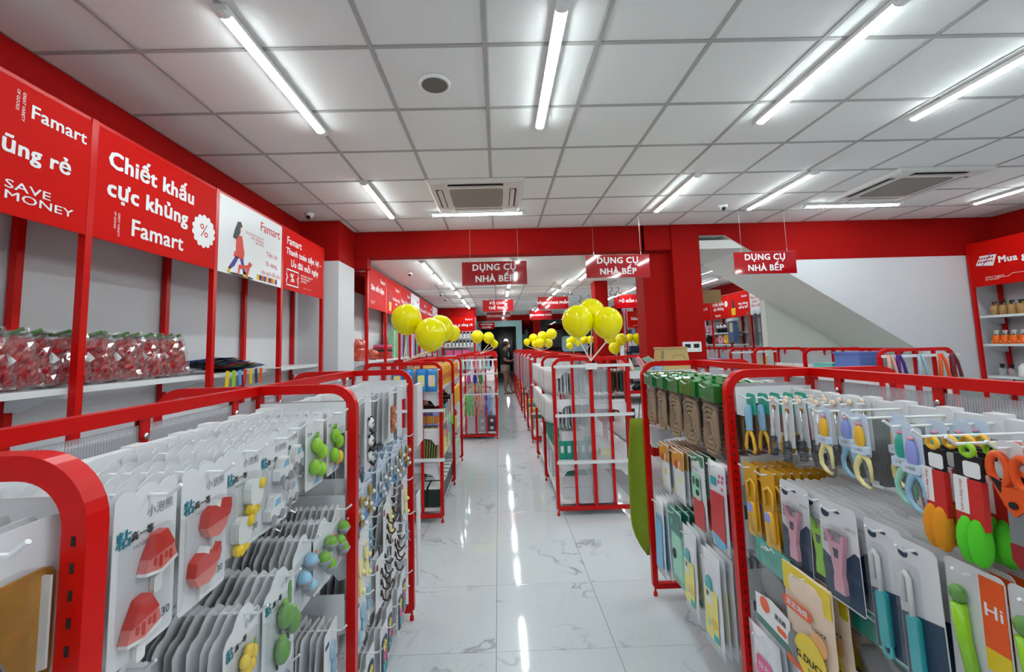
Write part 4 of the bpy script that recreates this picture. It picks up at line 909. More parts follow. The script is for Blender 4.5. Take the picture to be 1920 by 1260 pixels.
# second bay
for k, (y, kd, n, w) in enumerate(((1.66, 'panda', 6, 'black strips beside the red post'), (1.80, 'panda', 8, 'three panda faces'), (1.92, 'bear', 8, 'small print between the panda and the bears'), (2.02, 'bear', 8, 'small print just before the bears'), (2.14, 'bear', 8, 'two brown bear hooks'), (2.26, 'panda', 8, 'small print just behind the bears'), (2.36, 'bear', 8, 'small print near the far post'), (2.47, 'panda', 8, 'small print at the far post'))):
    hang_cards(g_left, 1, y, 1.305, kd, n, 'tall white hook card with '+w, 'tall card stacked behind the one with '+w, (0.30, 0.325, 0.25, 0.25, 0.335, 0.28, 0.26, 0.30)[k], 0.024, detail_n=1 if k in (0, 1, 4) else 0, name='tall_hook_card')
for k, (y, kd) in enumerate(((1.66, 'pearlg'), (1.80, 'pearlg'), (1.95, 'pearls'), (2.09, 'pearls'), (2.22, 'pearls'), (2.34, 'pearlg'), (2.46, 'pearlg'))):
    c = 'gold' if kd == 'pearlg' else 'silver'; o1 = ('first', 'second', 'third', 'fourth', 'fifth', 'sixth', 'seventh')[k]
    hang_cards(g_left, 1, y, 1.03-0.01*(k < 2), kd, 8, 'pale card with blue foot and %s pearl hooks, %s from the near post' % (c, o1), 'pale tabbed card behind the %s pearl hook card of its row' % o1, 0.33-0.01*(k % 2), 0.024, name='pearl_hook_card')
for k, (y, kd) in enumerate(((1.66, 'lemon'), (1.80, 'lemon'), (1.93, 'oval'), (2.06, 'brown'), (2.18, 'lemon'), (2.31, 'brown'), (2.44, 'lemon'))):
    o1 = ('first', 'second', 'third', 'fourth', 'fifth', 'sixth', 'seventh')[k]
    hang_cards(g_left, 1, y, 0.80, kd, 5, '%s card of the middle row beside the aisle end, with %s hooks' % (o1, {'lemon': 'pale yellow oval', 'oval': 'pale blue', 'brown': 'bronze'}[kd]), 'white card behind the %s card of the middle row' % o1, 0.33-0.02*(k % 3), 0.026)
for k, (y, kd) in enumerate(((1.68, 'oval'), (1.81, 'oval'), (1.94, 'brown'), (2.07, 'brown'), (2.19, 'brown'), (2.32, 'brown'), (2.44, 'oval'))):
    o1 = ('first', 'second', 'third', 'fourth', 'fifth', 'sixth', 'seventh')[k]
    hang_cards(g_left, 1, y, 0.62, kd, 5, '%s card of the fourth row beside the aisle end, with %s hooks' % (o1, {'oval': 'pale blue oval', 'brown': 'dark bronze'}[kd]), 'white card behind the %s card of the fourth row' % o1, 0.335-0.02*(k % 2), 0.026)
for k, y in enumerate((1.68, 1.83, 1.98, 2.13, 2.28, 2.43)):
    o1 = ('first', 'second', 'third', 'fourth', 'fifth', 'sixth')[k]
    hang_cards(g_left, 1, y, 0.32, 'flower', 4, '%s card with colourful flower stickers in the bottom row' % o1, 'white card behind the %s flower sticker card' % o1, 0.34-0.015*(k % 2), 0.026, name='sticker_card', cat='sticker card')
# front bay: gold towel-ring pack right at the camera
hang_cards(g_left, 1, 0.49, 1.305, 'gold', 3, 'blister pack with a gold insert in the lower left corner', 'white blister card behind the gold pack', 0.305, 0.03, name='blister_pack', cat='blister pack')
for k, y in enumerate((0.30, 0.16)):
    hang_cards(g_left, 1, y, 1.275, 'gold', 2, 'blister pack on the nearest left bay, %s from the post' % ('second', 'third')[k], 'spare blister card on the nearest left bay', 0.315, 0.03, name='blister_pack', cat='blister pack')
# ================================================================== goods on the right gondola
def pillow(w, h, t, nx=5, nz=7, top=0.02, wob=0.0, seed=1):
    rn = random.Random(seed); m = MB(); vs = []; fs = []
    for side in (-1, 1):
        for j in range(nz+1):
            for i in range(nx+1):
                u, v = i/nx, j/nz
                bul = (1-(2*u-1)**2)**0.6*min(1, (1-(2*v-1)**6))
                edge = i in (0, nx) or j in (0, nz)
                wy = 0 if edge else rn.uniform(-wob, wob)
                vs.append(((u-0.5)*w+rn.uniform(-wob, wob)*0.6, side*(0.0006+t/2*bul)+wy, top-h+v*h+(rn.uniform(-wob, wob)*0.6 if edge else 0)))
    n = (nx+1)*(nz+1)
    for j in range(nz):
        for i in range(nx):
            a = j*(nx+1)+i; fs += [(a, a+1, a+nx+2, a+nx+1), (n+a, n+a+nx+1, n+a+nx+2, n+a+1)]
    for i in range(nx): fs += [(i, n+i, n+i+1, i+1), (nz*(nx+1)+i, nz*(nx+1)+i+1, n+nz*(nx+1)+i+1, n+nz*(nx+1)+i)]
    for j in range(nz): a, b = j*(nx+1), (j+1)*(nx+1); fs += [(a, b, n+b, n+a), (a+nx, n+a+nx, n+b+nx, b+nx)]
    return m.add(vs, fs)
def pmesh(key, w, h, t, material, top=0.02, wob=0.002, seed=1):
    return cached(('pillow', key, material.name), lambda: pillow(w, h, t, top=top, wob=wob, seed=seed).mesh('pack', material, True))
def strip(o, key, name, w, z0, z1, t, material, x=0.0):
    return part(key, name, o, lambda m: m.box(x-w/2, x+w/2, -t, t, min(z0, z1), max(z0, z1)), material)
def face(o, key, name, pts, y, material, d=0.0012): return part(key, name, o, lambda m: m.prism(pts, -y-d, -y), material)

def k_rope(o):
    part('rope', 'header', o, lambda m: m.prism([(-0.088,-0.05),(0.088,-0.05),(0.088,0.018),(0.06,0.026),(0.02,0.018),(-0.03,0.027),(-0.088,0.018)], -0.015, 0.015), C_GREENBAG)
    def f(m):
        for k, (a, b) in enumerate(((0.066, 0.098), (0.051, 0.078), (0.036, 0.058), (0.02, 0.036))):
            m.tube([(x, 0.004*math.sin(i*2.4), z) for i, (x, z) in enumerate(rrect(2*a, 2*b, a*0.6, 3, 0, -0.172))], 0.0085, 5, closed=True)
    part('rope', 'woven_mat', o, f, C_TAN, True)
def k_ypack(o):
    face(o, 'yp', 'header', [(-0.07,-0.075),(0.07,-0.075),(0.07,0.014),(-0.07,0.014)], 0.0035, C_OCHRE); face(o, 'yp', 'logo', circ(0.022, 12, -0.015, -0.06), 0.0046, C_PRED)
    face(o, 'yp', 'flower_print', circ(0.018, 8, 0.02, -0.13), 0.0035, C_BAGYEL); face(o, 'yp2', 'flower_print', circ(0.014, 8, -0.03, -0.19), 0.0035, C_BAGYEL)
def k_glove(o):
    face(o, 'gl', 'header', [(-0.07,-0.03),(0.07,-0.03),(0.07,0.016),(-0.07,0.016)], 0.002, C_GREENBAG)
    face(o, 'gl', 'label', rrect(0.095, 0.115, 0.014, 2, -0.008, -0.125), 0.0085, C_MINT)
    face(o, 'gl', 'glove', [(-0.055,-0.31),(0.055,-0.31),(0.06,-0.2),(0.035,-0.165),(0.0,-0.18),(-0.035,-0.165),(-0.058,-0.2)], 0.007, C_WRED)
    face(o, 'gl', 'portrait', circ(0.017, 10, 0.008, -0.165, 0.021), 0.010, skin_p); face(o, 'gl', 'portrait_hair', circ(0.018, 10, 0.008, -0.152, 0.013), 0.0113, INK)
    text('手套', o, -0.008, -0.11, 0.042, INK, -0.0105, name='print', bold=0.03); text('家务清洁', o, -0.01, -0.05, 0.016, INK, -0.0085, name='print')
def k_glove2(o):
    face(o, 'g2', 'glove', [(-0.058,-0.27),(0.05,-0.29),(0.058,-0.10),(-0.05,-0.105)], 0.0075, C_WRED); face(o, 'g2', 'badge', rrect(0.04, 0.036, 0.004, 1, -0.02, -0.06), 0.0065, C_TEAL)
    for k, (x, z) in enumerate(((0.03,-0.03),(0.05,-0.05),(0.02,-0.055),(0.045,-0.08),(0.055,-0.03))): face(o, 'g2b%d' % k, 'blossom', circ(0.008, 6, x, z), 0.005, C_MAGENTA)
    face(o, 'g2', 'foot_print', [(-0.05,-0.30),(-0.01,-0.33),(0.05,-0.31),(0.05,-0.285),(-0.05,-0.27)], 0.0072, C_WBLUE)
def k_bglove(o):
    face(o, 'bg', 'glove', [(-0.05,-0.37),(0.045,-0.36),(0.052,-0.10),(-0.045,-0.10)], 0.0085, C_WBLUE); face(o, 'bg', 'label', rrect(0.08, 0.05, 0.006, 1, 0.004, -0.085), 0.0075, C_SKY)
    text('清洁手套', o, 0.0, -0.085, 0.017, INK, -0.0092, name='print')
def k_dteal(o):
    face(o, 'dt', 'header', [(-0.075,-0.10),(0.075,-0.10),(0.075,0.012),(-0.075,0.016)], 0.006, C_DTEAL); face(o, 'dt', 'logo', circ(0.02, 12, -0.03, -0.05), 0.0073, C_MTEAL); face(o, 'dt', 'portrait', circ(0.02, 10, -0.02, -0.21, 0.026), 0.0085, INK)
def k_yglove(o):
    face(o, 'yg', 'glove', [(-0.058,-0.32),(0.05,-0.325),(0.058,-0.12),(-0.05,-0.125)], 0.0085, C_PALEY)
    face(o, 'yg', 'badge', [(-0.035,-0.125),(0.015,-0.125),(0.015,-0.085),(-0.01,-0.068),(-0.035,-0.085)], 0.010, C_TEAL); face(o, 'yg', 'label', rrect(0.04, 0.06, 0.004, 1, -0.015, -0.158), 0.010, WHITE_PRINT)
    face(o, 'yg', 'lemon_print', circ(0.022, 10, 0.022, -0.25), 0.010, C_SUN); face(o, 'yg2', 'lemon_print', circ(0.014, 10, -0.02, -0.265), 0.010, C_MINT); face(o, 'yg', 'foot_note', rrect(0.04, 0.03, 0.004, 1, 0.03, -0.305), 0.010, C_TEAL)
    text('家', o, -0.02, -0.148, 0.026, INK, -0.0116, name='print', bold=0.02)
def k_tpeel(o, c=None):
    c = c or C_TEAL
    part('tp', 'handle', o, lambda m: m.lathe([(0.006,-0.02),(0.012,-0.026),(0.0135,-0.05),(0.011,-0.10),(0.013,-0.112)], (0,-0.012,0), 10), C_SKY if c is C_TEAL else C_NAVY, True)
    part('tp', 'arms', o, lambda m: m.tube([(0,-0.012,-0.108),(-0.02,-0.012,-0.135),(-0.03,-0.012,-0.175),(-0.022,-0.012,-0.19)], 0.006, 6).tube([(0,-0.012,-0.108),(0.02,-0.012,-0.135),(0.03,-0.012,-0.175),(0.022,-0.012,-0.19)], 0.006, 6), C_SUN if c is C_TEAL else C_TEAL, True)
    part('tp', 'blade', o, lambda m: m.box(-0.024, 0.024, -0.015, -0.009, -0.19, -0.182), C_BLADE)
def k_whisk(o):
    part('wk', 'coil_head', o, lambda m: [m.tube([(0.018*math.cos(a)*(1-abs(t-6)/14), -0.012+0.014*math.sin(a), -0.135-t*0.0062) for a in [2*PI*q/7 for q in range(7)]], 0.0016, 4, closed=True) for t in range(12)], C_DGREY)
    part('wk', 'rod', o, lambda m: m.tube([(0.006,-0.008,-0.02),(0.006,-0.008,-0.15)], 0.003, 6), CHROME, True)
    part('wk', 'ball', o, lambda m: m.ell((0.0, -0.006, 0.012), (0.012, 0.006, 0.012), 8, 5), C_PEACH, True)
    part('wk', 'badge', o, lambda m: m.prism(rrect(0.02, 0.016, 0.002, 1, 0.0, -0.022), -0.0015, -0.0002), C_GOLD)
def scis(o, key, c1, c2):
    part(key, 'grip', o, lambda m: m.ell((0, -0.006, -0.055), (0.018, 0.012, 0.042), 10, 8), c1, True); part(key, 'tip', o, lambda m: m.ell((0, -0.006, -0.012), (0.010, 0.008, 0.006), 8, 5), C_ROSE, True)
    part(key, 'sleeve', o, lambda m: m.prism(rrect(0.056, 0.026, 0.004, 2, 0, -0.095), -0.015, 0.003), C_TAG); text('小清新', o, 0, -0.095, 0.011, GREYINK, -0.0155, name='print')
    part(key, 'loop', o, lambda m: m.tube([(0.0,-0.004,-0.108),(-0.012,-0.004,-0.125),(-0.028,-0.004,-0.155),(-0.026,-0.004,-0.185),(-0.006,-0.004,-0.205),(0.02,-0.004,-0.212)], [0.011,0.010,0.008,0.0075,0.007,0.005], 7), c2, True)
    part(key, 'second_loop', o, lambda m: m.tube([(0.006,-0.004,-0.108),(0.02,-0.004,-0.125),(0.026,-0.004,-0.15),(0.026,-0.004,-0.19)], [0.010,0.008,0.006,0.005], 7), c2, True)
    part(key, 'blade', o, lambda m: m.prism([(0.0,-0.13),(0.007,-0.13),(0.024,-0.2),(0.018,-0.206)], -0.006, -0.003), C_BLADE)
def k_sc_y(o): scis(o, 'scy', C_SUN, C_CREAM)
def k_sc_b(o): scis(o, 'scb', C_LAV, C_SKY)
def k_sc_g(o): scis(o, 'scg', C_MTEAL, C_MINT)
def brush(o, key, c):
    part(key, 'ring', o, lambda m: m.tube([(0.012*math.cos(2*PI*i/12), 0, -0.010+0.012*math.sin(2*PI*i/12)) for i in range(12)], 0.006, 7, closed=True), {'bo': C_SUN, 'bg': C_LIME, 'br': C_PRED}[key], True)
    part(key, 'sponge', o, lambda m: m.ell((-0.010, -0.004, -0.205), (0.02, 0.022, 0.052), 10, 8).ell((0.012, -0.004, -0.205), (0.02, 0.022, 0.052), 10, 8), c, True)
    part(key, 'label_red', o, lambda m: m.box(0.0, 0.029, -0.008, 0.006, -0.175, -0.072), C_PRED); part(key, 'label_white', o, lambda m: m.box(-0.029, 0.0, -0.008, 0.006, -0.148, -0.07), WHITE_PRINT)
    part(key, 'label_foot', o, lambda m: m.box(-0.029, 0.0, -0.0079, 0.006, -0.175, -0.148), C_PRED); text('e', o, -0.0145, -0.16, 0.02, WHITE_PRINT, -0.0086, name='print', bold=0.03)
    text('hold on baby tongs', o, -0.0145, -0.11, 0.009, REDINK, -0.0086, name='print', rotz=PI/2); part(key, 'price_tag', o, lambda m: m.prism(rrect(0.034, 0.034, 0.004, 1, 0.008, -0.05), -0.0045, -0.003), WHITE_PRINT)
def k_br_o(o): brush(o, 'bo', C_SPORG)
def k_br_g(o): brush(o, 'bg', C_SPGRN)
def k_br_r(o): brush(o, 'br', C_SPRED)
def k_orsc(o):
    part('os', 'handle_ring', o, lambda m: m.tube([(-0.02+0.018*math.cos(2*PI*i/14), -0.006, -0.045+0.034*math.sin(2*PI*i/14)) for i in range(14)], 0.008, 7, closed=True).tube([(0.026+0.018*math.cos(2*PI*i/14), -0.006, -0.045+0.034*math.sin(2*PI*i/14)) for i in range(14)], 0.008, 7, closed=True), C_ORANGE, True)
    part('os', 'handle_arm', o, lambda m: m.prism([(-0.03,-0.078),(0.0,-0.08),(0.03,-0.078),(0.024,-0.12),(0.004,-0.14),(-0.012,-0.12)], -0.013, 0.001), C_ORANGE)
    part('os', 'grip_pad', o, lambda m: m.prism([(-0.034,-0.062),(-0.012,-0.07),(-0.016,-0.095)], -0.0145, -0.011), BLACK); part('os', 'pivot', o, lambda m: m.lathe([(0.008,0),(0.008,0.004)], (0.006,-0.013,-0.115), 10, 'y'), BLACK)
    part('os', 'blade', o, lambda m: m.prism([(-0.012,-0.125),(0.016,-0.13),(0.012,-0.215),(0.0,-0.235),(-0.014,-0.2)], -0.008, -0.003), C_BLADE); part('os', 'blade_cover', o, lambda m: m.prism([(-0.014,-0.2),(0.012,-0.2),(0.01,-0.235),(0.0,-0.25),(-0.014,-0.235)], -0.010, -0.002), C_SPRED)
def k_ypeel(o):
    part('yl', 'peeler', o, lambda m: m.prism(rrect(0.028, 0.10, 0.01, 2, 0.012, -0.165), -0.012, -0.001).tube([(-0.012,-0.006,-0.10),(-0.016,-0.006,-0.05),(0.01,-0.006,-0.035),(0.03,-0.006,-0.05),(0.028,-0.006,-0.11)], 0.005, 6), C_SUN, True)
    part('yl', 'lilac_band', o, lambda m: m.prism(rrect(0.03, 0.03, 0.004, 1, 0.0, -0.135), -0.0135, -0.011), C_LAV)
def peelcard(o, key, c):
    face(o, key, 'navy_foot', [(-0.058,-0.215),(0.058,-0.215),(0.058,-0.085),(0.045,-0.08),(-0.01,-0.13),(-0.058,-0.11)], 0.0002, C_NAVY); face(o, key, 'logo', circ(0.013, 12, -0.038, -0.012, 0.011), 0.0002, C_NAVY)
    part(key, 'peeler', o, lambda m: m.prism([(-0.03,-0.05),(-0.022,-0.05),(-0.014,-0.075),(0.014,-0.075),(0.022,-0.05),(0.03,-0.05),(0.02,-0.10),(0.012,-0.145),(0.016,-0.165),(0.016,-0.19),(-0.016,-0.19),(-0.016,-0.165),(-0.012,-0.145),(-0.02,-0.10)], -0.012, -0.001), c)
    part(key, 'peeler_hole', o, lambda m: m.prism([(-0.009,-0.086),(0.009,-0.086),(0.006,-0.108),(-0.006,-0.108)], -0.0126, -0.0115), C_DGREY)
    part(key, 'blade', o, lambda m: m.box(-0.028, 0.028, -0.009, -0.004, -0.056, -0.050), C_BLADE); part(key, 'blister', o, lambda m: m.prism(rrect(0.075, 0.165, 0.015, 2, 0, -0.118), -0.016, -0.001), CLEAR2)
    part(key, 'slot', o, lambda m: m.prism(rrect(0.022, 0.006, 0.003, 1, 0, 0.0), -0.0014, -0.0002), C_DGREY); text('HOUSTON', o, 0.0, -0.145, 0.022, mat('faint_print', srgb(70, 96, 120), 0.4), -0.0017, name='print')
    text('削皮刀', o, -0.046, -0.07, 0.011, INK, -0.0014, name='print', rotz=PI/2); text('品质生活', o, 0.04, -0.03, 0.008, GREYINK, -0.0014, name='print')
def k_pc_p(o): peelcard(o, 'pcp', C_ROSE)
def k_pc_l(o): peelcard(o, 'pcl', C_LIME)
def k_knife(o):
    face(o, 'kn', 'navy_foot', [(-0.05,-0.28),(0.05,-0.28),(0.05,-0.125),(-0.05,-0.145)], 0.0002, C_NAVY); face(o, 'kn', 'logo', circ(0.012, 12, -0.03, -0.012, 0.010), 0.0002, C_NAVY)
    part('kn', 'handle', o, lambda m: m.prism(rrect(0.026, 0.125, 0.010, 3, -0.014, -0.20), -0.013, -0.001), C_TEAL); part('kn', 'ring', o, lambda m: m.tube([(-0.014+0.012*math.cos(2*PI*i/12), -0.008, -0.268+0.016*math.sin(2*PI*i/12)) for i in range(12)], 0.005, 6, closed=True), C_TEAL, True)
    part('kn', 'white_head', o, lambda m: m.tube([(-0.014,-0.008,-0.14),(-0.014,-0.008,-0.06),(-0.022,-0.008,-0.05),(-0.03,-0.008,-0.06),(-0.03,-0.008,-0.115)], 0.006, 6), WHITE_PLASTIC, True)
    part('kn', 'blister', o, lambda m: m.prism(rrect(0.052, 0.25, 0.012, 2, -0.018, -0.155), -0.016, -0.001), CLEAR2); part('kn', 'slot', o, lambda m: m.prism(rrect(0.02, 0.006, 0.003, 1, 0, 0.0), -0.0014, -0.0002), C_DGREY)
def k_lime(o):
    face(o, 'li', 'orange_panel', [(0.01,-0.12),(0.05,-0.12),(0.05,0.01),(0.01,0.01)], 0.0002, C_ORANGE); face(o, 'li', 'yellow_panel', [(0.01,-0.16),(0.05,-0.16),(0.05,-0.12),(0.01,-0.12)], 0.0002, C_DUCKY); text('Hi', o, 0.03, -0.05, 0.034, WHITE_PRINT, -0.0016, name='print', bold=0.02)
    part('li', 'handle', o, lambda m: m.tube([(-0.022,-0.012,-0.06),(-0.018,-0.012,-0.12),(-0.006,-0.012,-0.2)], [0.013,0.012,0.011], 8), C_LIME, True); part('li', 'bristles', o, lambda m: m.ell((-0.022, -0.012, -0.042), (0.016, 0.012, 0.018), 8, 6), C_DGREEN, True)
def k_scrub(o):
    face(o, 'sb', 'header', [(-0.10,-0.07),(0.10,-0.07),(0.10,0.016),(-0.10,0.018)], 0.004, C_MTEAL); part('sb', 'scrubber', o, lambda m: m.ell((0.0, -0.006, -0.12), (0.078, 0.018, 0.05), 14, 8), C_SCRUB, True)
    face(o, 'sb', 'white_print', [(-0.098,-0.245),(0.098,-0.245),(0.098,-0.165),(0.0,-0.155),(-0.098,-0.175)], 0.022, WHITE_PRINT); face(o, 'sb', 'green_foot', [(-0.098,-0.272),(0.098,-0.272),(0.098,-0.235),(-0.098,-0.235)], 0.021, C_DTEAL)
    face(o, 'sb', 'orange_face', circ(0.028, 12, -0.04, -0.19, 0.024), 0.0235, C_ORANGE); face(o, 'sb', 'note', rrect(0.05, 0.018, 0.008, 2, 0.05, -0.225), 0.0235, C_ORANGE); text('清洁棉', o, 0.045, -0.195, 0.02, INK, -0.0236, name='print', bold=0.02)
def k_duck(o):
    face(o, 'du', 'header', [(-0.095,-0.06),(0.095,-0.06),(0.095,0.014),(-0.095,0.02)], 0.004, C_DUCKY); face(o, 'du', 'banner', rrect(0.12, 0.032, 0.014, 2, -0.025, -0.088), 0.018, C_ORANGE); text('清洁海绵', o, -0.025, -0.088, 0.022, WHITE_PRINT, -0.0195, name='print', bold=0.03)
    face(o, 'du', 'orange_blob', circ(0.03, 12, 0.055, -0.145), 0.018, mat('apricot_print', srgb(240, 176, 110), 0.4)); face(o, 'du', 'round_logo', circ(0.062, 20, 0.018, -0.205), 0.0205, C_DUCKY); text('G.DUCK', o, 0.018, -0.215, 0.028, INK, -0.0225, name='print', bold=0.03); text('KIDS', o, 0.018, -0.24, 0.012, INK, -0.0225, name='print')
    part('du', 'scrubber', o, lambda m: m.ell((-0.05, -0.012, -0.215), (0.035, 0.012, 0.045), 12, 7), C_SCRUB, True); face(o, 'du', 'orange_foot', [(-0.095,-0.275),(0.095,-0.275),(0.095,-0.262),(-0.095,-0.255)], 0.012, C_ORANGE); text('G.DUCK', o, 0.06, -0.108, 0.014, INK, -0.0195, name='print', bold=0.02)
def k_pink(o): face(o, 'pk', 'pink_print', rrect(0.085, 0.06, 0.012, 2, 0.0, -0.10), 0.007, C_MAGENTA); text('抹布', o, 0.0, -0.10, 0.03, WHITE_PRINT, -0.009, name='print'); face(o, 'pk2', 'pink_print', circ(0.02, 10, -0.04, -0.13), 0.0065, C_ROSE)

MESH2 = {
    'rope': lambda: pmesh('rope', 0.18, 0.295, 0.022, CLEAR, 0.022, 0.004, 3), 'ypack': lambda: pmesh('yp', 0.145, 0.26, 0.008, C_WBAG, 0.018, 0.001, 4), 'glove': lambda: pmesh('gl', 0.15, 0.335, 0.008, C_WBAG, 0.02, 0.0015, 5),
    'glove2': lambda: pmesh('g2', 0.14, 0.355, 0.007, C_WBAG, 0.02, 0.0012, 6), 'bglove': lambda: pmesh('bg', 0.13, 0.43, 0.009, C_WBAG, 0.03, 0.002, 7), 'dteal': lambda: pmesh('dt', 0.155, 0.38, 0.009, C_MINT, 0.02, 0.001, 8),
    'yglove': lambda: pmesh('yg', 0.155, 0.40, 0.010, C_WBAG, 0.03, 0.002, 9), 'tpeel': lambda: card_mesh(0.06, 0.075, 'round', C_MTEAL), 'whisk': lambda: card_mesh(0.055, 0.175, 'round', WHITE_CARD),
    'sc_y': lambda: card_mesh(0.062, 0.135, 'round', C_TAG), 'sc_b': lambda: card_mesh(0.062, 0.135, 'round', C_TAG), 'sc_g': lambda: card_mesh(0.062, 0.135, 'round', C_TAG),
    'br_o': lambda: cached(('brtag',), lambda: MB().box(-0.029, 0.029, -0.002, 0.002, -0.075, -0.02).mesh('brush_tag', BLACK)), 'orsc': lambda: card_mesh(0.05, 0.06, 'round', WHITE_CARD),
    'ypeel': lambda: card_mesh(0.075, 0.26, 'round', C_AMBER), 'pc_p': lambda: card_mesh(0.12, 0.24, 'round', WHITE_CARD), 'pc_l': lambda: card_mesh(0.12, 0.24, 'round', WHITE_CARD), 'knife': lambda: card_mesh(0.105, 0.305, 'round', WHITE_CARD),
    'lime': lambda: card_mesh(0.105, 0.26, 'round', WHITE_CARD), 'scrub': lambda: pmesh('sb', 0.205, 0.295, 0.03, CLEAR, 0.022, 0.003, 12), 'duck': lambda: pmesh('du', 0.195, 0.295, 0.018, C_PEACH, 0.02, 0.003, 13), 'pink': lambda: pmesh('pk', 0.17, 0.24, 0.008, C_WBAG, 0.02, 0.0015, 14),
}
MESH2['br_g'] = MESH2['br_r'] = MESH2['br_o']
DET2 = dict(rope=k_rope, ypack=k_ypack, glove=k_glove, glove2=k_glove2, bglove=k_bglove, dteal=k_dteal, yglove=k_yglove, tpeel=k_tpeel, whisk=k_whisk, sc_y=k_sc_y, sc_b=k_sc_b, sc_g=k_sc_g, br_o=k_br_o, br_g=k_br_g, br_r=k_br_r,
            orsc=k_orsc, ypeel=k_ypeel, pc_p=k_pc_p, pc_l=k_pc_l, knife=k_knife, lime=k_lime, scrub=k_scrub, duck=k_duck, pink=k_pink)
SCALE2 = {'sc_y': 0.78, 'sc_b': 0.78, 'sc_g': 0.80, 'br_o': 0.88, 'br_g': 0.88, 'br_r': 0.88, 'orsc': 0.82, 'whisk': 0.88, 'pc_p': 1.08, 'pc_l': 1.08}
def RC(y, z, kind, n, name, cat, label, back, tip=0.325, dx=0.03, det=None, dz=0.0, yaw=0.05, peg_too=True, g=None, s=-1, lean=0.0, sc=None):
    g = g or g_right
    if peg_too: peg(g, s, y, z, tip+0.014)
    for i in range(n):
        o = obj(name, MESH2[kind](), None, None, (g.location.x+s*(tip-i*dx), y+(random.uniform(-0.008, 0.008) if i else 0), z-0.004+dz), (lean+(random.uniform(0, 0.05) if i else 0), random.uniform(-0.03, 0.03), s*PI/2+random.uniform(-yaw, yaw)))
        q = sc or SCALE2.get(kind, 1.0)
        if q != 1.0: o.scale = (q, q, q)
        if i < (n if det is None else det): DET2[kind](o)
        if i == 0: tag(o, label, cat, back)
        else: tag(o, back, cat, back)
nth = ('first', 'second', 'third', 'fourth', 'fifth', 'sixth', 'seventh', 'eighth', 'ninth', 'tenth')
# far bay
for k, y in enumerate((2.58, 2.415, 2.235, 2.055, 1.865)):
    RC(y, 1.315, 'rope', 5, 'mat_bag', 'bagged mat', 'front clear bag with woven tan mat and green header, %s from the far post' % nth[k], 'bagged woven mat behind the %s front mat bag' % nth[k], 0.345, 0.05, yaw=0.16)
RC(2.47, 0.935, 'ypack', 10, 'cloth_pack', 'cloth pack', 'white and yellow cloth pack with ochre header, the farther stack', 'white and yellow pack in the farther ochre-header stack', 0.33, 0.022, det=10)
RC(2.27, 0.945, 'ypack', 10, 'cloth_pack', 'cloth pack', 'white and yellow cloth pack with ochre header, the nearer stack', 'white and yellow pack in the nearer ochre-header stack', 0.335, 0.022, det=10)
RC(2.05, 0.975, 'glove', 6, 'glove_pack', 'glove pack', 'red rubber glove pack with mint label and green header', 'red glove pack behind the mint-label pack', 0.335, 0.03, det=3)
RC(1.85, 0.99, 'glove2', 6, 'glove_pack', 'glove pack', 'red glove pack with pink blossoms beside the red post', 'glove pack behind the blossom pack', 0.345, 0.03, det=3)
RC(2.56, 0.60, 'bglove', 9, 'glove_pack', 'glove pack', 'long pale blue glove pack at the low far end', 'pale blue glove pack in the low far stack', 0.345, 0.022, det=9)
RC(2.37, 0.61, 'dteal', 4, 'glove_pack', 'glove pack', 'dark teal topped pack between the blue and yellow gloves', 'dark teal topped pack behind the front teal one', 0.33, 0.04)
RC(2.17, 0.585, 'yglove', 9, 'glove_pack', 'glove pack', 'yellow lemon glove pack, farther of the two low stacks', 'yellow glove pack in the farther low stack', 0.345, 0.025, det=5)
RC(1.93, 0.585, 'yglove', 10, 'glove_pack', 'glove pack', 'yellow lemon glove pack, nearer of the two low stacks', 'yellow glove pack in the nearer low stack', 0.36, 0.025, det=5)
# near bay, top row
RC(1.60, 1.30, 'tpeel', 5, 'peeler', 'peeler', 'teal peeler with blue handle and yellow arms beside the red post', 'teal peeler behind the front one', 0.32, 0.045)
RC(1.515, 1.30, 'whisk', 5, 'egg_whisk', 'whisk', 'coil whisk on white card, farthest stack', 'coil whisk behind the farthest front whisk', 0.29, 0.045)
RC(1.43, 1.30, 'whisk', 5, 'egg_whisk', 'whisk', 'coil whisk on white card, middle stack', 'coil whisk behind the middle front whisk', 0.30, 0.045)
RC(1.345, 1.305, 'whisk', 4, 'egg_whisk', 'whisk', 'coil whisk on white card, nearest stack', 'coil whisk behind the nearest front whisk', 0.26, 0.05)
RC(1.235, 1.305, 'sc_y', 1, 'kitchen_scissors', 'scissors', 'yellow gripped kitchen scissors, farther pair with a blue neighbour', 'pastel kitchen scissors', 0.325, 0.06)
RC(1.20, 1.305, 'sc_b', 1, 'kitchen_scissors', 'scissors', 'blue gripped kitchen scissors beside the farther yellow pair', 'pastel kitchen scissors', 0.29, peg_too=False)
RC(1.115, 1.305, 'sc_y', 1, 'kitchen_scissors', 'scissors', 'yellow gripped kitchen scissors, the larger nearer pair', 'pastel kitchen scissors', 0.325)
RC(1.10, 1.305, 'sc_y', 1, 'kitchen_scissors', 'scissors', 'yellow gripped kitchen scissors behind the nearer yellow pair', 'pastel kitchen scissors', 0.24, peg_too=False)
RC(1.005, 1.305, 'sc_g', 1, 'kitchen_scissors', 'scissors', 'green gripped kitchen scissors with mint loop', 'pastel kitchen scissors', 0.32)
RC(0.965, 1.30, 'sc_b', 1, 'kitchen_scissors', 'scissors', 'lavender gripped scissors with pale blue loop beside the green pair', 'pastel kitchen scissors', 0.335, peg_too=False)
RC(0.995, 1.305, 'sc_g', 3, 'kitchen_scissors', 'scissors', 'mint scissors set back behind the green pair', 'mint scissors set back behind the green pair', 0.25, 0.05, peg_too=False)
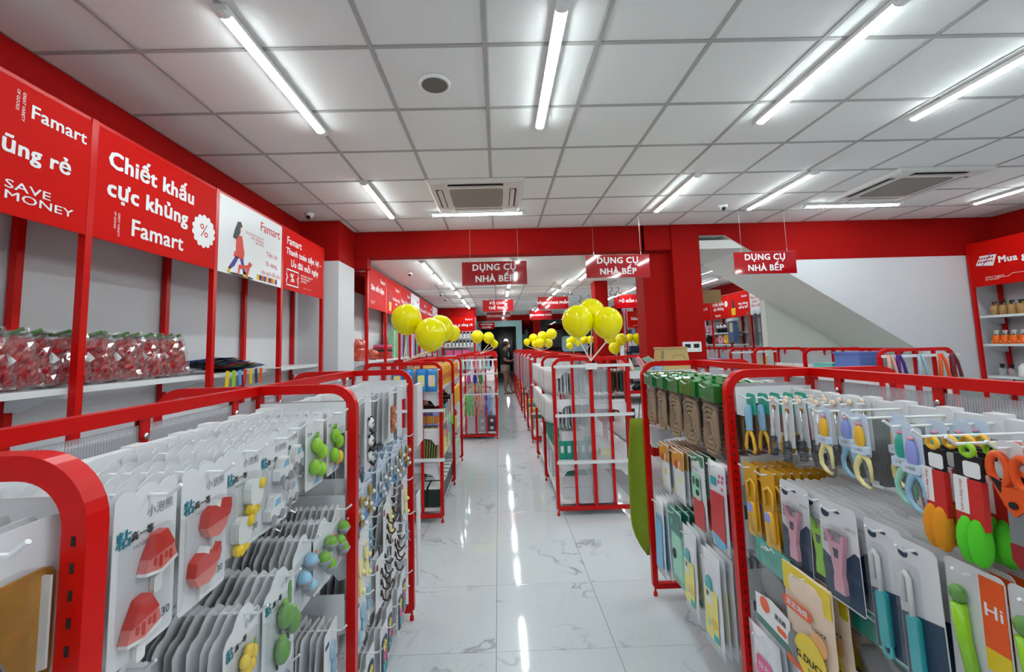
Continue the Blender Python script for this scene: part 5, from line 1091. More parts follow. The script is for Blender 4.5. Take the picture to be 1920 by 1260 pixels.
RC(0.92, 1.30, 'br_o', 4, 'sponge_brush', 'sponge brush', 'front sponge brush with orange sponge and yellow ring', 'orange sponge brush behind the front orange one', 0.335, 0.035)
RC(0.852, 1.30, 'br_g', 2, 'sponge_brush', 'sponge brush', 'front sponge brush with bright green sponge and ring', 'green sponge brush just behind the front green one', 0.335, 0.045)
RC(0.845, 1.30, 'br_r', 2, 'sponge_brush', 'sponge brush', 'sponge brush with dark red sponge behind the green ones', 'second dark red sponge brush', 0.245, 0.04, peg_too=False)
RC(0.79, 1.305, 'orsc', 2, 'orange_scissors', 'scissors', 'orange and black scissors at the right edge', 'orange scissors behind the front orange pair', 0.325, 0.05)
# near bay, second row
RC(1.625, 1.045, 'ypeel', 6, 'peeler_pack', 'peeler pack', 'amber peeler pack, farther stack beside the red post', 'amber peeler pack in the farther stack', 0.33, 0.03)
RC(1.515, 1.05, 'ypeel', 7, 'peeler_pack', 'peeler pack', 'amber peeler pack, nearer stack with lilac band', 'amber peeler pack in the nearer stack', 0.335, 0.03)
RC(1.39, 1.04, 'pc_p', 9, 'peeler_card', 'peeler card', 'pink peeler on a white and navy card, the smaller farther one', 'white and navy card behind the farther pink peeler', 0.33, 0.026, det=2)
RC(1.30, 1.04, 'pc_l', 9, 'peeler_card', 'peeler card', 'lime peeler on a white and navy card between the pink ones', 'white and navy card behind the lime peeler', 0.315, 0.026, det=2)
RC(1.205, 1.045, 'pc_p', 9, 'peeler_card', 'peeler card', 'pink peeler on a white and navy card, the large front one', 'white and navy card behind the large pink peeler', 0.34, 0.026, det=3)
RC(1.075, 1.045, 'knife', 9, 'knife_card', 'knife card', 'teal handled knife on a white card, farther of two', 'white knife card behind the farther teal knife', 0.33, 0.026, det=2)
RC(0.985, 1.04, 'knife', 9, 'knife_card', 'knife card', 'teal handled knife on a white card, nearer of two', 'white knife card behind the nearer teal knife', 0.34, 0.026, det=2)
RC(0.875, 1.045, 'lime', 7, 'brush_card', 'brush card', 'lime brush on a white and orange card, lower right', 'white and orange card behind the lime brush', 0.33, 0.03, det=3)
RC(0.77, 1.045, 'lime', 6, 'brush_card', 'brush card', 'white and orange card at the lower right edge', 'white and orange card at the right edge stack', 0.325, 0.03, det=2)
# third and fourth rows
RC(1.52, 0.80, 'scrub', 4, 'scrubber_bag', 'scrubber bag', 'steel scrubber bag with teal header', 'scrubber bag behind the front teal-header one', 0.33, 0.045, det=4)
RC(1.345, 0.795, 'duck', 4, 'sponge_bag', 'sponge bag', 'yellow topped G.DUCK sponge bag', 'yellow topped sponge bag behind the front G.DUCK bag', 0.345, 0.05, det=3)
RC(1.17, 0.78, 'scrub', 3, 'scrubber_bag', 'scrubber bag', 'scrubber bag right of the G.DUCK bag', 'scrubber bag behind the one right of G.DUCK', 0.27, 0.05, det=3)
RC(1.0, 0.78, 'duck', 3, 'sponge_bag', 'sponge bag', 'yellow topped sponge bag under the teal knives', 'yellow topped sponge bag under the knives, behind', 0.25, 0.05, det=1)
RC(1.60, 0.475, 'pink', 8, 'cloth_pack', 'cloth pack', 'white cloth pack with pink print at the foot of the red post', 'white pack behind the pink print pack', 0.34, 0.024, det=1)
RC(1.40, 0.475, 'pink', 7, 'cloth_pack', 'cloth pack', 'white cloth pack with pink print under the G.DUCK bag', 'white pack behind the pink pack under G.DUCK', 0.32, 0.024, det=1)

# green pads on the far side of the right gondola, seen through the ribbed sheet
for k in range(5):
    simple_ = obj('scouring_pad', MB().box(-0.10, 0.10, -0.012, 0.012, -0.16, 0.13), C('pad_moss_green', 60, 110, 30, 0.85, var=0.3, vscale=60, bump=0.8, bscale=300), None, (RCX+0.035, 0.86+0.205*k, 1.10), (0, 0, PI/2))
    tag(simple_, '%s moss green pad behind the ribbed sheet of the right gondola' % nth[k], 'pad', 'moss green pads')

# ================================================================== second gondola on the left (end towards the viewer)
g_ml = gondola('red gondola shelf behind the left one, with blue bags on its end', -1.205, 3.91, 2, 1.02, {}, {(0, 1): [1.14, 0.80, 0.50], (1, 1): [1.14, 0.80, 0.50], (0, -1): [1.0, 0.6], (1, -1): [1.0, 0.6]}, (0.967, 0.54), panel=POLY)
def simple(name, mb, material, label, cat, group=None, loc=(0,0,0), rot=(0,0,0), smooth=False):
    return tag(obj(name, mb, material, None, loc, rot, None, smooth), label, cat, group)
C_CYAN = C('bag_cyan_blue', 40, 140, 214, 0.25, coat=0.4, var=0.25, vscale=25); C_PURP = C('slipper_purple', 120, 96, 160, 0.4); C_DKGRN = C('box_dark_green', 16, 44, 38, 0.4); C_BOXY = C('box_yellow', 240, 176, 10, 0.4)
C_BAMB = C('bamboo_mat', 150, 150, 90, 0.6, var=0.3, vscale=60)
for k, (x, pr) in enumerate(((-0.90, C_PALEY), (-0.80, C_PALEY), (-0.69, C_PALEY), (-0.595, C_PEACH))):
    o = simple('blue_bag', pillow(0.095, 0.20, 0.02, top=0.0, wob=0.002, seed=20+k), C_CYAN, '%s blue pouch from the left on the end of the second left gondola' % nth[k], 'pouch', 'blue pouches on the gondola end', (x, 3.855-0.008*(k % 2), 1.335), smooth=True)
    face(o, 'bb%d' % (k % 2), 'label_print', rrect(0.06, 0.10, 0.01, 2, 0.0, -0.105), 0.0108, pr); face(o, 'bbf', 'face_print', circ(0.014, 10, 0.015, -0.14), 0.0122, C_BAGYEL)
obj('pouch_bar', MB().tube([(-0.34, -0.035, 1.325), (0.34, -0.035, 1.325)], 0.006, 6), WHITE_METAL, g_ml)
for k, (x, c) in enumerate(((-0.80, C_PURP), (-0.73, C_PURP), (-0.655, C_PURP), (-0.59, C_LAV))):
    def sole(m): m.prism([(-0.03,0.10),(-0.012,0.118),(0.02,0.115),(0.034,0.08),(0.03,0.0),(0.036,-0.07),(0.02,-0.112),(-0.012,-0.118),(-0.034,-0.085),(-0.028,0.0)], -0.012, 0.012)
    mb = MB(); sole(mb)
    o = simple('slipper_pair', mb, c, '%s lilac slipper pair from the left inside the second left gondola' % nth[k], 'slippers', 'slippers in the second left gondola', (x, 4.02, 0.835), (0, 0, 0.5))
    part('slip', 'strap', o, lambda m: m.tube([(-0.03,-0.014,-0.02),(-0.01,-0.04,-0.01),(0.02,-0.04,-0.01),(0.032,-0.014,-0.03)], 0.011, 6), C_LAV, True)
for k in range(6):
    simple('bamboo_mat', MB().box(-0.004, 0.004, -0.06, 0.06, -0.145, 0.145), C_BAMB, 'rolled edge bamboo mats standing in the second left gondola', 'mat', 'bamboo mats in a row', (-0.70+k*0.022, 4.0, 0.665), (0, 0.06, 0.4))
simple('printed_card', MB().box(-0.03, 0.03, -0.002, 0.002, -0.15, 0.15), C_PEACH, 'peach printed card beside the bamboo mats', 'card', None, (-0.565, 4.0, 0.66))
for k, x in enumerate((-1.0, -0.85, -0.72, -0.60)):
    o = simple('storage_box', MB().prism(rrect(0.115, 0.16, 0.012, 2), 0, 0.18), C_DKGRN, '%s dark green box from the left on the base of the second left gondola' % nth[k], 'box', 'dark green boxes', (x, 3.945, 0.205))
    obj('white_rim', MB().box(-0.05, 0.05, -0.002, 0.182, 0.066, 0.082), WHITE_PLASTIC, o)
for k in range(7):
    o = simple('storage_box', MB().prism(rrect(0.12, 0.16, 0.012, 2), -0.09, 0.09, 'x'), C_DKGRN, '%s dark green box along the aisle on the base shelf' % nth[k], 'box', 'dark green boxes', (-0.63, 4.22+k*0.135, 0.205))
    obj('white_rim', MB().box(-0.092, 0.092, -0.05, 0.05, 0.066, 0.082), WHITE_PLASTIC, o)
for k in range(17):
    y = 4.02+k*0.115; h = 0.165+0.012*(k % 3)
    o = simple('yellow_box', MB().box(-0.14, 0.14, -0.05, 0.05, 0, h), C_BOXY, 'bright yellow carton in the top row of the second left gondola', 'carton', 'yellow cartons on the top shelf', (-0.70, y, 1.1402))
    obj('print', MB().box(0.1402, 0.141, -0.03, 0.03, h*0.3, h*0.65), C_PRED, o)
for k in range(14):
    y = 4.05+k*0.13; c = (C_OCHRE, C_ORANGE, C_BROWN, C_PALEY, C_TEAL, C_DKGRN)[k % 6]
    simple('small_carton', MB().box(-0.10, 0.10, -0.05, 0.05, 0, 0.10+0.03*(k % 3)), c, '%s small carton on the second shelf of the second left gondola' % (nth+('eleventh', 'twelfth', 'thirteenth', 'fourteenth'))[k], 'carton', 'small cartons on the second shelf', (-0.66, y, 0.8002))
for k, (y, c, z) in enumerate(((4.25, C_MAGENTA, 0.99), (4.42, C_SKY, 1.0), (4.62, C_SPGRN, 1.03), (4.75, C_LIME, 1.02))):
    o = simple('fly_swatter', MB().tube([(0,0,0),(0.0,0.02,-0.22)], 0.006, 6), WHITE_PLASTIC, '%s fly swatter hanging from the second left gondola' % ('pink', 'blue', 'green', 'lime')[k], 'fly swatter', 'fly swatters', (-0.515, y, z))
    obj('pad', MB().prism(rrect(0.10, 0.12, 0.045, 3, 0.02, -0.27), -0.003, 0.003, 'x'), c, o)
for k, y in enumerate((5.05, 5.2, 5.35, 5.5)):
    simple('yellow_pack', pillow(0.12, 0.22, 0.025, top=0, seed=40+k), C_BOXY, '%s yellow pack hanging at the far aisle side of the second left gondola' % nth[k], 'pack', 'yellow hanging packs', (-0.515, y, 1.07), (0, 0, PI/2), True)
for k in range(7):
    simple('tissue_pack', MB().box(-0.08, 0.08, -0.045, 0.045, 0, 0.24), C('pack_mint_white', 206, 226, 214, 0.4, var=0.2, vscale=60), 'mint and white upright pack on the low shelf', 'pack', 'mint and white upright packs', (-0.62, 5.05+k*0.125, 0.12+0.0))
for k in range(5):
    simple('tissue_pack', MB().box(-0.08, 0.08, -0.05, 0.05, 0, 0.16), (C_PALEY, C_CREAM, C_MINT)[k % 3], '%s pale carton on the third shelf by the aisle' % nth[k], 'carton', 'pale cartons on the third shelf', (-0.62, 4.3+k*0.3, 0.5002))

# white pads hanging on the far end of the left gondola
o = simple('white_sheet_pad', MB().box(-0.022, 0.0, -0.09, 0.09, -0.36, 0.0), WHITE_CARD, 'white pad of tall cards at the far end of the left gondola', 'card pad', None, (-0.492, 2.70, 1.30))
o = simple('white_sheet_pad', MB().box(-0.008, 0.0, -0.05, 0.05, -0.50, 0.0), WHITE_CARD, 'long white board leaning low at the far end of the left gondola', 'card pad', None, (-0.497, 2.66, 0.66))

# ================================================================== second gondola on the right (end towards the viewer)
g_mr = gondola('red gondola shelf ahead on the right with white bags and teal boxes', 0.50, 3.98, 2, 1.0, {(0, -1): [1.29, 0.985], (1, -1): [1.29, 0.985]}, {(0, -1): [0.47], (1, -1): [0.47], (0, 1): [1.0, 0.47], (1, 1): [1.0, 0.47]}, (1.316, 0.876, 0.464), panel=FROST)
C_TEALBOX = C('box_teal', 40, 160, 140, 0.4); C_RUST = C('pack_rust', 150, 70, 56, 0.4); C_DTEAL2 = C('pack_deep_teal', 20, 96, 90, 0.4)
wb_me = pillow(0.24, 0.23, 0.026, top=0.0, wob=0.003, seed=51).mesh('white_bag', C_WBAG, True)
for r, z in enumerate((1.275, 0.97)):
    for k in range(9):
        tag(obj('white_bag', wb_me, None, None, (0.545+k*0.031, 4.14, z+0.006*(k % 2)), (0.0, 0.02, PI/2+0.05*((k % 3)-1))), 'white bag hanging edge-on in the %s row at the end of the right gondola ahead' % ('upper', 'lower')[r], 'bag', 'white bags, %s row, gondola end' % ('upper', 'lower')[r])
    for k in range(10):
        tag(obj('white_bag', wb_me, None, None, (0.51+0.01*(k % 2), 4.38+k*0.16, z), (0, 0, PI/2+0.5)), 'white bag in the %s row along the aisle side of the right gondola ahead' % ('upper', 'lower')[r], 'bag', 'white bags, %s row, aisle side' % ('upper', 'lower')[r])
pk = {}
for c in (C_RUST, C_DTEAL2): pk[c.name] = pillow(0.22, 0.21, 0.026, top=0, wob=0.003, seed=61).mesh('bag', c, True)
for r, z in enumerate((1.27, 1.03)):
    for k in range(10):
        c = (C_DTEAL2, C_RUST)[k % 2]
        tag(obj('mesh_pouch', pk[c.name], None, None, (0.885+k*0.031, 4.14, z), (0, 0, PI/2+0.06*((k % 3)-1)), scale=(1, 1, 1 if r == 0 else 0.75)), '%s pouch hanging edge-on in the %s row of the right gondola ahead' % (('deep teal', 'rust')[k % 2], ('upper', 'lower')[r]), 'pouch', '%s pouches, %s row' % (('deep teal', 'rust')[k % 2], ('upper', 'lower')[r]))
for k in range(5):
    o = simple('teal_box', MB().box(-0.03, 0.03, 0, 0.16, 0, 0.165), C_TEALBOX, '%s teal carton from the left on the middle shelf of the right gondola ahead' % nth[k], 'carton', 'teal cartons', (0.56+k*0.064, 4.03, 0.4702))
    obj('label_print', MB().box(-0.014, 0.014, -0.001, 0.0, 0.06, 0.12), WHITE_PRINT, o)
o = simple('printed_box', MB().box(0, 0.20, 0, 0.16, 0, 0.085), WHITE_CARD, 'white printed carton lying on the teal cartons', 'carton', None, (0.56, 4.03, 0.636))
obj('fruit_print', MB().box(0.15, 0.19, -0.001, 0.0, 0.02, 0.065), C_PEACH, o)
for k in range(7):
    o = simple('teal_box', MB().box(0, 0.16, -0.05, 0.05, 0, 0.19+0.02*(k % 2)), C_TEALBOX, '%s teal carton along the aisle on the middle shelf of the right gondola ahead' % nth[k], 'carton', 'teal cartons', (0.545, 4.32+k*0.16, 0.4702))
for k, (x, y) in enumerate(((0.56, 4.05), (0.575, 4.25), (0.56, 4.45))):
    o = simple('white_carton', MB().box(0, 0.26, 0, 0.17, 0, 0.20-0.02*k), WHITE_CARD, '%s white carton on the base of the right gondola ahead' % ('front', 'middle', 'rear')[k], 'carton', 'white cartons on the base', (x, y, 0.1152))
    obj('green_lid', MB().box(0.02, 0.24, 0.01, 0.16, 0.20-0.02*k, 0.204-0.02*k), C_TEALBOX, o); obj('seam', MB().box(0, 0.26, -0.001, 0, 0.10, 0.103), GREYINK, o)
for k in range(4): simple('white_carton', MB().box(0, 0.2, 0, 0.2, 0, 0.24), C_WBAG, '%s white carton low along the aisle side of the right gondola ahead' % nth[k], 'carton', 'white cartons on the base', (0.54, 4.75+k*0.28, 0.1152))
o = simple('yellow_note', MB().box(-0.06, 0.06, -0.05, 0.05, 0, 0.05), C_PALEY, 'pale yellow pack on the right half of the gondola ahead', 'pack', None, (1.0, 4.2, 0.4702))

# ---- display table to the right of it, with a beige container
t = thing('display_table', 'white tiered display table with red frame behind the right gondolas', 'table', (1.75, 4.75, 0))
for x in (-0.5, 0.5):
    for y in (-0.45, 0.45): obj('leg', MB().tube([(x, y, 0), (x, y, 1.24)], 0.016, sq=True), RED_FRAME, t)
for z, tl in ((0.55, 0), (0.9, 0), (1.02, 0)): obj('shelf', MB().box(-0.5, 0.5, -0.45, 0.45, z-0.03, z), WHITE_METAL, t)
obj('tray', MB().box(-0.5, 0.5, -0.45, 0.45, 1.16, 1.175).box(-0.5, 0.5, -0.46, -0.44, 1.16, 1.235).box(-0.52, -0.5, -0.46, 0.45, 1.16, 1.235), WHITE_METAL, t)
obj('cross_rail', MB().tube([(-0.5, -0.45, 1.03), (0.5, -0.45, 1.03)], 0.014, sq=True), RED_FRAME, t); obj('top_rail', MB().tube([(-0.5, 0.2, 1.25), (-0.5, 0.2, 1.36), (-0.1, 0.2, 1.36)], 0.015, sq=True), RED_FRAME, t)
for k in range(9):
    simple('pastel_pack', pillow(0.16, 0.12, 0.03, top=0, wob=0.006, seed=70+k), (C_PEACH, C_ROSE, C_MINT, WHITE_CARD, C_SKY, C_PINK)[k % 6], '%s pastel pack lying in the display table tray' % nth[k], 'pack', 'pastel packs in the tray', (1.33+0.085*(k % 5), 4.40+0.2*(k//5), 1.21+0.01*k), (1.2, 0.3*k, 0.4*k), True)
for k in range(6):
    simple('dark_green_pack', pillow(0.11, 0.10, 0.04, top=0, wob=0.012, seed=85+k), C_DKGRN if k % 3 else C_TAG, '%s leafy dark pack on the shelf below the tray' % nth[k], 'pack', 'leafy packs below the tray', (1.31+0.07*k, 4.36, 1.115), (0.1, 0, 0.2*k), True)
C_BEIGE = C('beige_plastic', 196, 168, 110, 0.35)
o = simple('beige_container', MB().add([(-0.17,-0.1,0),(0.17,-0.1,0),(0.17,0.1,0),(-0.17,0.1,0),(-0.14,-0.09,0.27),(0.14,-0.09,0.27),(0.14,0.09,0.27),(-0.14,0.09,0.27)], [(0,3,2,1),(4,5,6,7),(0,1,5,4),(1,2,6,5),(2,3,7,6),(3,0,4,7)]), C_BEIGE, 'beige plastic container standing behind the right gondola', 'container', None, (1.86, 4.65, 1.1752))
obj('rim', MB().prism(rrect(0.30, 0.02, 0.008, 2, 0, 0.272), -0.10, 0.10), C('beige_dark', 190, 150, 100, 0.4), o)
for k in range(5): obj('side_slot', MB().tube([(-0.135-0.005*k+0.0, -0.098, 0.235-k*0.045), (-0.112-0.005*k, -0.098, 0.235-k*0.045), (-0.112-0.005*k, -0.098, 0.212-k*0.045), (-0.135-0.005*k, -0.098, 0.212-k*0.045)], 0.0035, 5, closed=True), C_DGREY, o)
obj('handle_recess', MB().tube([(-0.02,-0.095,0.16),(0.0,-0.093,0.2),(0.09,-0.093,0.2),(0.11,-0.095,0.16)], 0.006, 6), C('beige_dark', 190, 150, 100, 0.4), o)

# ---- olive mat hanging beside the right gondola end
mb = MB(); vs = []; n = 10; mz = 14
for j in range(mz+1):
    z = 1.03-0.84*j/mz
    xl = -0.062-0.03*min(1, j/5); xr = 0.05 if j < 10 else 0.05-0.004*(j-10)
    if j > 10: xl = xl+(j-10)**2*0.0058
    for i in range(n+1):
        u = i/n; vs.append((xl+(xr-xl)*u, 0.022*math.sin(u*PI*0.9)-0.02*u, z))
N = len(vs); vs += [(x, y+0.007, z) for x, y, z in vs]; fs = []
for j in range(mz):
    for i in range(n):
        a = j*(n+1)+i; fs += [(a, a+1, a+n+2, a+n+1), (N+a, N+a+n+1, N+a+n+2, N+a+1)]
for i in range(n): fs += [(i, N+i, N+i+1, i+1), (mz*(n+1)+i, mz*(n+1)+i+1, N+mz*(n+1)+i+1, N+mz*(n+1)+i)]
for j in range(mz): a, b = j*(n+1), (j+1)*(n+1); fs += [(a, b, N+b, N+a), (a+n, N+a+n, N+b+n, b+n)]
o = simple('hanging_mat', mb.add(vs, fs), C('olive_felt', 138, 164, 36, 0.8, var=0.08, vscale=30, bump=0.2, bscale=500), 'olive green mat hanging at the aisle end of the right gondola', 'mat', None, (0.895, 2.80, 0), (0, 0, 0), True)
obj('hanging_cord', MB().tube([(-0.005, 0.01, 1.028), (0.01, -0.02, 1.2), (0.012, -0.05, 1.26)], 0.002, 5), BLACK, o)

# ================================================================== third gondola on the left with skipping ropes
g_l7 = gondola('red gondola shelf far ahead on the left with coloured skipping ropes', -0.735, 7.26, 3, 1.0, {}, {(k, s): [0.95, 0.55] for k in range(3) for s in (-1, 1)}, (1.30, 1.07, 0.735), panel=FROST)
C_WOOD = C('rope_handle_wood', 206, 170, 116, 0.5)
for k, (x, c, w) in enumerate(((-0.50, C_MAGENTA, 'magenta'), (-0.40, C_NAVY, 'navy blue'), (-0.30, C_DGREEN, 'dark green'))):
    o = simple('skipping_rope', MB().tube([(-0.012,0,0),(-0.02,-0.01,-0.08),(0.0,-0.015,-0.15),(0.018,-0.01,-0.08),(0.01,0,0)], 0.016, 7), mat('rope_'+w.replace(' ', '_'), {'magenta': srgb(170, 40, 120), 'navy blue': srgb(28, 40, 140), 'dark green': srgb(20, 110, 50)}[w], 0.6), 'upper %s skipping rope with wooden handles on the far left gondola' % w, 'skipping rope', 'skipping ropes', (x, 7.19, 1.055), smooth=True)
    for s in (-1, 1): obj('handle', MB().tube([(s*0.016, -0.01, -0.13), (s*0.02, -0.01, -0.27)], 0.009, 7), C_WOOD, o)
for k, (x, w, col) in enumerate(((-0.545, 'far green', (90, 200, 60)), (-0.47, 'green', (70, 190, 70)), (-0.38, 'left peach', (222, 150, 124)), (-0.305, 'right peach', (226, 156, 130)), (-0.225, 'purple', (120, 90, 190)), (-0.16, 'light blue', (90, 160, 220)))):
    m_ = mat('rope_low_'+w.replace(' ', '_'), srgb(*col), 0.5)
    o = simple('skipping_rope', MB().tube([(-0.01,0,-0.002),(-0.024,-0.012,-0.06),(0.012,-0.016,-0.15),(0.03,-0.01,-0.27),(0.028,-0.01,-0.34)], 0.011, 6), m_, 'lower %s skipping rope on the far left gondola' % w, 'skipping rope', 'skipping ropes', (x, 7.19, 0.73), smooth=True)
    obj('second_strand', MB().tube([(0.01,0,0),(0.028,-0.012,-0.06),(-0.008,-0.016,-0.15),(-0.026,-0.01,-0.26),(-0.02,-0.01,-0.33)], 0.011, 6), m_, o, smooth=True)
for k, (x, z) in enumerate(((-0.30, 0.0), (-0.14, 0.0), (-0.30, 0.12), (-0.14, 0.12))):
    o = simple('drawer_box', MB().box(-0.07, 0.07, 0, 0.2, 0, 0.112), C('box_grey_lilac', 96, 92, 110, 0.4) if k % 2 == 0 else C('box_plum', 92, 56, 78, 0.4), '%s drawer box at the foot of the rope gondola' % ('lower left', 'lower right', 'upper left', 'upper right')[k], 'box', 'drawer boxes', (x, 7.30, 0.1152+z))
    obj('label_print', MB().box(-0.025, 0.025, -0.002, 0, 0.04, 0.08), WHITE_PRINT, o)
for k in range(9):
    c = (C_PEARL, C_MINT, C_SKY, C_PEARL, C_ROSE)[k % 5]
    o = simple('shuttlecock_pack', MB().lathe([(0.012,0.05),(0.016,0.0),(0.03,-0.09),(0.03,-0.1)], n=8), c, '%s pale bottle-shaped pack from the left on the top bar of the rope gondola' % nth[k], 'pack', 'pale packs on the top bar', (-0.66+k*0.07, 7.20, 1.25), smooth=True)
for k in range(12):
    c = (C_SKY, C_PALEY, C_CYAN, C_NAVY, C_YEL, C_PINK)[k % 6]
    simple('toy_pack', pillow(0.13, 0.18, 0.04, top=0, wob=0.008, seed=100+k), c, '%s toy pack on the aisle side of the rope gondola' % (nth+('eleventh', 'twelfth'))[k], 'toy pack', 'toy packs on the rope gondola', (-0.06+0.012*(k % 2), 7.32+0.23*(k % 6)*0.9, 1.15-0.35*(k//6)), (0, 0, PI/2), True)

# ================================================================== long gondolas on the right, farther back
for gi, (y0, nm) in enumerate(((6.9, 3), (10.3, 4))):
    g = gondola(('red gondola shelf with printed strips, nearer of two far ahead on the right', 'red gondola shelf with printed strips, farthest one on the right')[gi], 0.50, y0, nm, 1.0, {}, {(k, 1): [1.0, 0.5] for k in range(nm)}, (1.3, 0.9, 0.45), panel=FROST, slots=False, tabs=False)
    for k in range(nm*7):
        y = y0+0.08+k*0.14
        c = (C('strip_rose', 206, 170, 180, 0.4, var=0.6, vscale=50), C('strip_plum', 90, 60, 76, 0.4, var=0.6, vscale=50), C('strip_white', 216, 214, 216, 0.4, var=0.3, vscale=50), C('strip_grey', 120, 120, 130, 0.4, var=0.6, vscale=40))[k % 4]
        simple('notebook_strip', MB().box(-0.012, 0.10, -0.045, 0.045, -0.62+0.05*(k % 3), 0.0), c, 'tall printed notebook strip hanging along the far right aisle, gondola %s' % ('nearer', 'farther')[gi], 'notebook strip', 'notebook strips on the %s far gondola' % ('nearer', 'farther')[gi], (0.50, y, 1.30))
    for k in range(nm*3): simple('shelf_pack', MB().box(0, 0.22, -0.12, 0.12, 0, 0.2+0.05*(k % 2)), (C_WBAG, C_TEALBOX, C_ROSE, C_PALEY)[k % 4], '%s pack on the low shelf of the %s far right gondola' % ((nth+('eleventh', 'twelfth'))[k], ('nearer', 'farther')[gi]), 'pack', 'packs on the low shelves', (0.56, y0+0.2+k*0.33, 0.1152))
# far left rows seen past the rope gondola
g = gondola('red gondola shelf behind the rope gondola at the far left', -0.735, 10.5, 2, 1.0, {}, {(k, s): [0.95, 0.5] for k in range(2) for s in (-1, 1)}, (1.3, 0.9), panel=FROST, slots=False, tabs=False)

# ================================================================== gondolas at the right, seen over the near one
g_r2 = gondola('red gondola shelf with coloured straps on its end at the right', 3.535, 3.98, 2, 0.98, {}, {(0, -1): [1.08, 0.6], (1, -1): [1.08, 0.6], (0, 1): [1.08, 0.6], (1, 1): [1.08, 0.6]}, (1.325,), slots=False)
g_r3 = gondola('red gondola shelf with pastel packs behind the stairs opening', 3.535, 6.55, 2, 1.0, {}, {(0, -1): [1.05], (1, -1): [1.05], (0, 1): [1.05], (1, 1): [1.05]}, (1.325,), slots=False)
for k, (x, c, w) in enumerate(((3.585, srgb(232, 176, 156), 'peach'), (3.67, srgb(72, 30, 130), 'purple'), (3.865, srgb(170, 196, 210), 'pale blue'), (4.06, srgb(250, 90, 20), 'orange'), (4.17, srgb(112, 40, 52), 'maroon'))):
    m_ = mat('strap_'+w.replace(' ', '_'), c, 0.6)
    o = simple('strap_bundle', MB().tube([(-0.012,0,0.012),(-0.02,-0.012,-0.06),(-0.03,-0.012,-0.2)], [0.012,0.014,0.016], 6), m_, '%s strap bundle hanging on the end bar of the right gondola' % w, 'strap', 'strap bundles', (x, 3.93, 1.325), smooth=True)
    obj('strand', MB().tube([(0.008,0,0.012),(0.026,-0.012,-0.06),(0.05,-0.012,-0.2)], [0.010,0.012,0.014], 6), m_, o, smooth=True)
C_BLUEBOX = C('storage_blue', 110, 140, 216, 0.25, alpha=0.8)
o = simple('storage_tub', MB().box(-0.12, 0.12, -0.16, 0.16, 0, 0.26), C_BLUEBOX, 'translucent blue storage tub on the right gondola', 'storage tub', None, (3.70, 4.42, 1.0802)); obj('lid', MB().box(-0.13, 0.13, -0.17, 0.17, 0.26, 0.28), C_BLUEBOX, o)
for k in range(3): simple('teal_tray', MB().box(-0.11, 0.11, -0.13, 0.13, 0, 0.05), C('tray_teal', 110, 200, 190, 0.3), '%s teal tray in the stack beside the blue tub' % ('bottom', 'middle', 'top')[k], 'tray', 'teal trays', (3.68, 4.74, 1.0802+0.052*k))
for k in range(6):
    o = simple('glass_jar', MB().lathe([(0.035,0),(0.037,0.01),(0.037,0.10),(0.03,0.115)], n=12), C('jar_brown', 110, 84, 60, 0.15), '%s jar with steel lid near the strap end' % nth[k], 'jar', 'glass jars', (3.64+0.08*(k % 3), 4.08+0.09*(k//3), 1.0802), smooth=True); obj('lid', MB().lathe([(0.036,0.115),(0.036,0.135),(0.03,0.138)], n=12), CHROME, o)
for k in range(5): simple('clear_pack', pillow(0.2, 0.12, 0.05, top=0.12, wob=0.01, seed=130+k), C('pack_pearl', 216, 212, 206, 0.25, var=0.2, vscale=30), '%s pearly pack on the far half of the right gondola' % nth[k], 'pack', 'pearly packs', (3.72, 5.05+k*0.16, 1.0802), (0, 0, PI/2), True)
simple('blue_bottle', MB().ell((0,0,0.06), (0.035, 0.035, 0.09), 10, 8), C_SKY, 'pale blue rounded bottle left of the teal trays', 'bottle', None, (3.64, 4.95, 1.0802), smooth=True)
for k in range(12):
    simple('pastel_pouch', pillow(0.14, 0.16, 0.035, top=0.16, wob=0.004, seed=150+k), (C_LAV, C_SKY, C_LAV, C_SKY, C_PEARL)[k % 5], '%s lavender or blue pouch beyond the stairs opening' % (nth+('eleventh', 'twelfth'))[k], 'pouch', 'pastel pouches', (3.62+0.2*(k % 2), 6.62+0.155*k, 1.0502), (0, 0, PI/2+0.3), True)
simple('kitchen_roll', MB().box(-0.1, 0.1, -0.06, 0.06, 0, 0.2), C_PALEY, 'cream printed pack at the right end beyond the stairs opening', 'pack', None, (4.05, 6.7, 1.0502))

# ================================================================== balloons
BAL = MB()
prof = []
for i in range(15):
    a = -PI/2+PI*i/14; r = math.cos(a); h = math.sin(a)
    if h < 0: r *= (1-0.10*(-h)**2); h *= 1.12
    prof.append((max(0.004, r), h))
BAL.lathe(prof, n=24); BAL = BAL.mesh('balloon', YELLOW_BALLOON, True)
KNOT = MB().lathe([(0.012,-1.10),(0.07,-1.2),(0.01,-1.2)], n=8).mesh('knot', YELLOW_BALLOON, True)
STICKM = mat('balloon_stick_white', srgb(238, 226, 214), 0.4)
def balloon(x, y, z, d, label, base=None, group='yellow balloons'):
    o = tag(obj('balloon', BAL, None, None, (x, y, z), (0, 0, 0), (d/2,)*3), label, 'balloon', group)
    obj('knot', KNOT, None, o)
    if base:
        b = ((base[0]-x)/(d/2), (base[1]-y)/(d/2), (base[2]-z)/(d/2))
        obj('stick', MB().tube([(0, 0, -1.15), b], 0.006/(d/2), 6), STICKM, o)
    return o
A = (-0.86, 3.93, 1.40); B = (0.84, 3.95, 1.36)
balloon(-0.83, 3.92, 1.79, 0.272, 'large yellow balloon, leftmost of the group on the left gondola', A)
balloon(-0.60, 3.85, 1.645, 0.285, 'large yellow balloon hanging lowest in the left group', A)
balloon(-0.555, 4.12, 1.70, 0.26, 'yellow balloon peeping out behind the lowest left balloon', A)
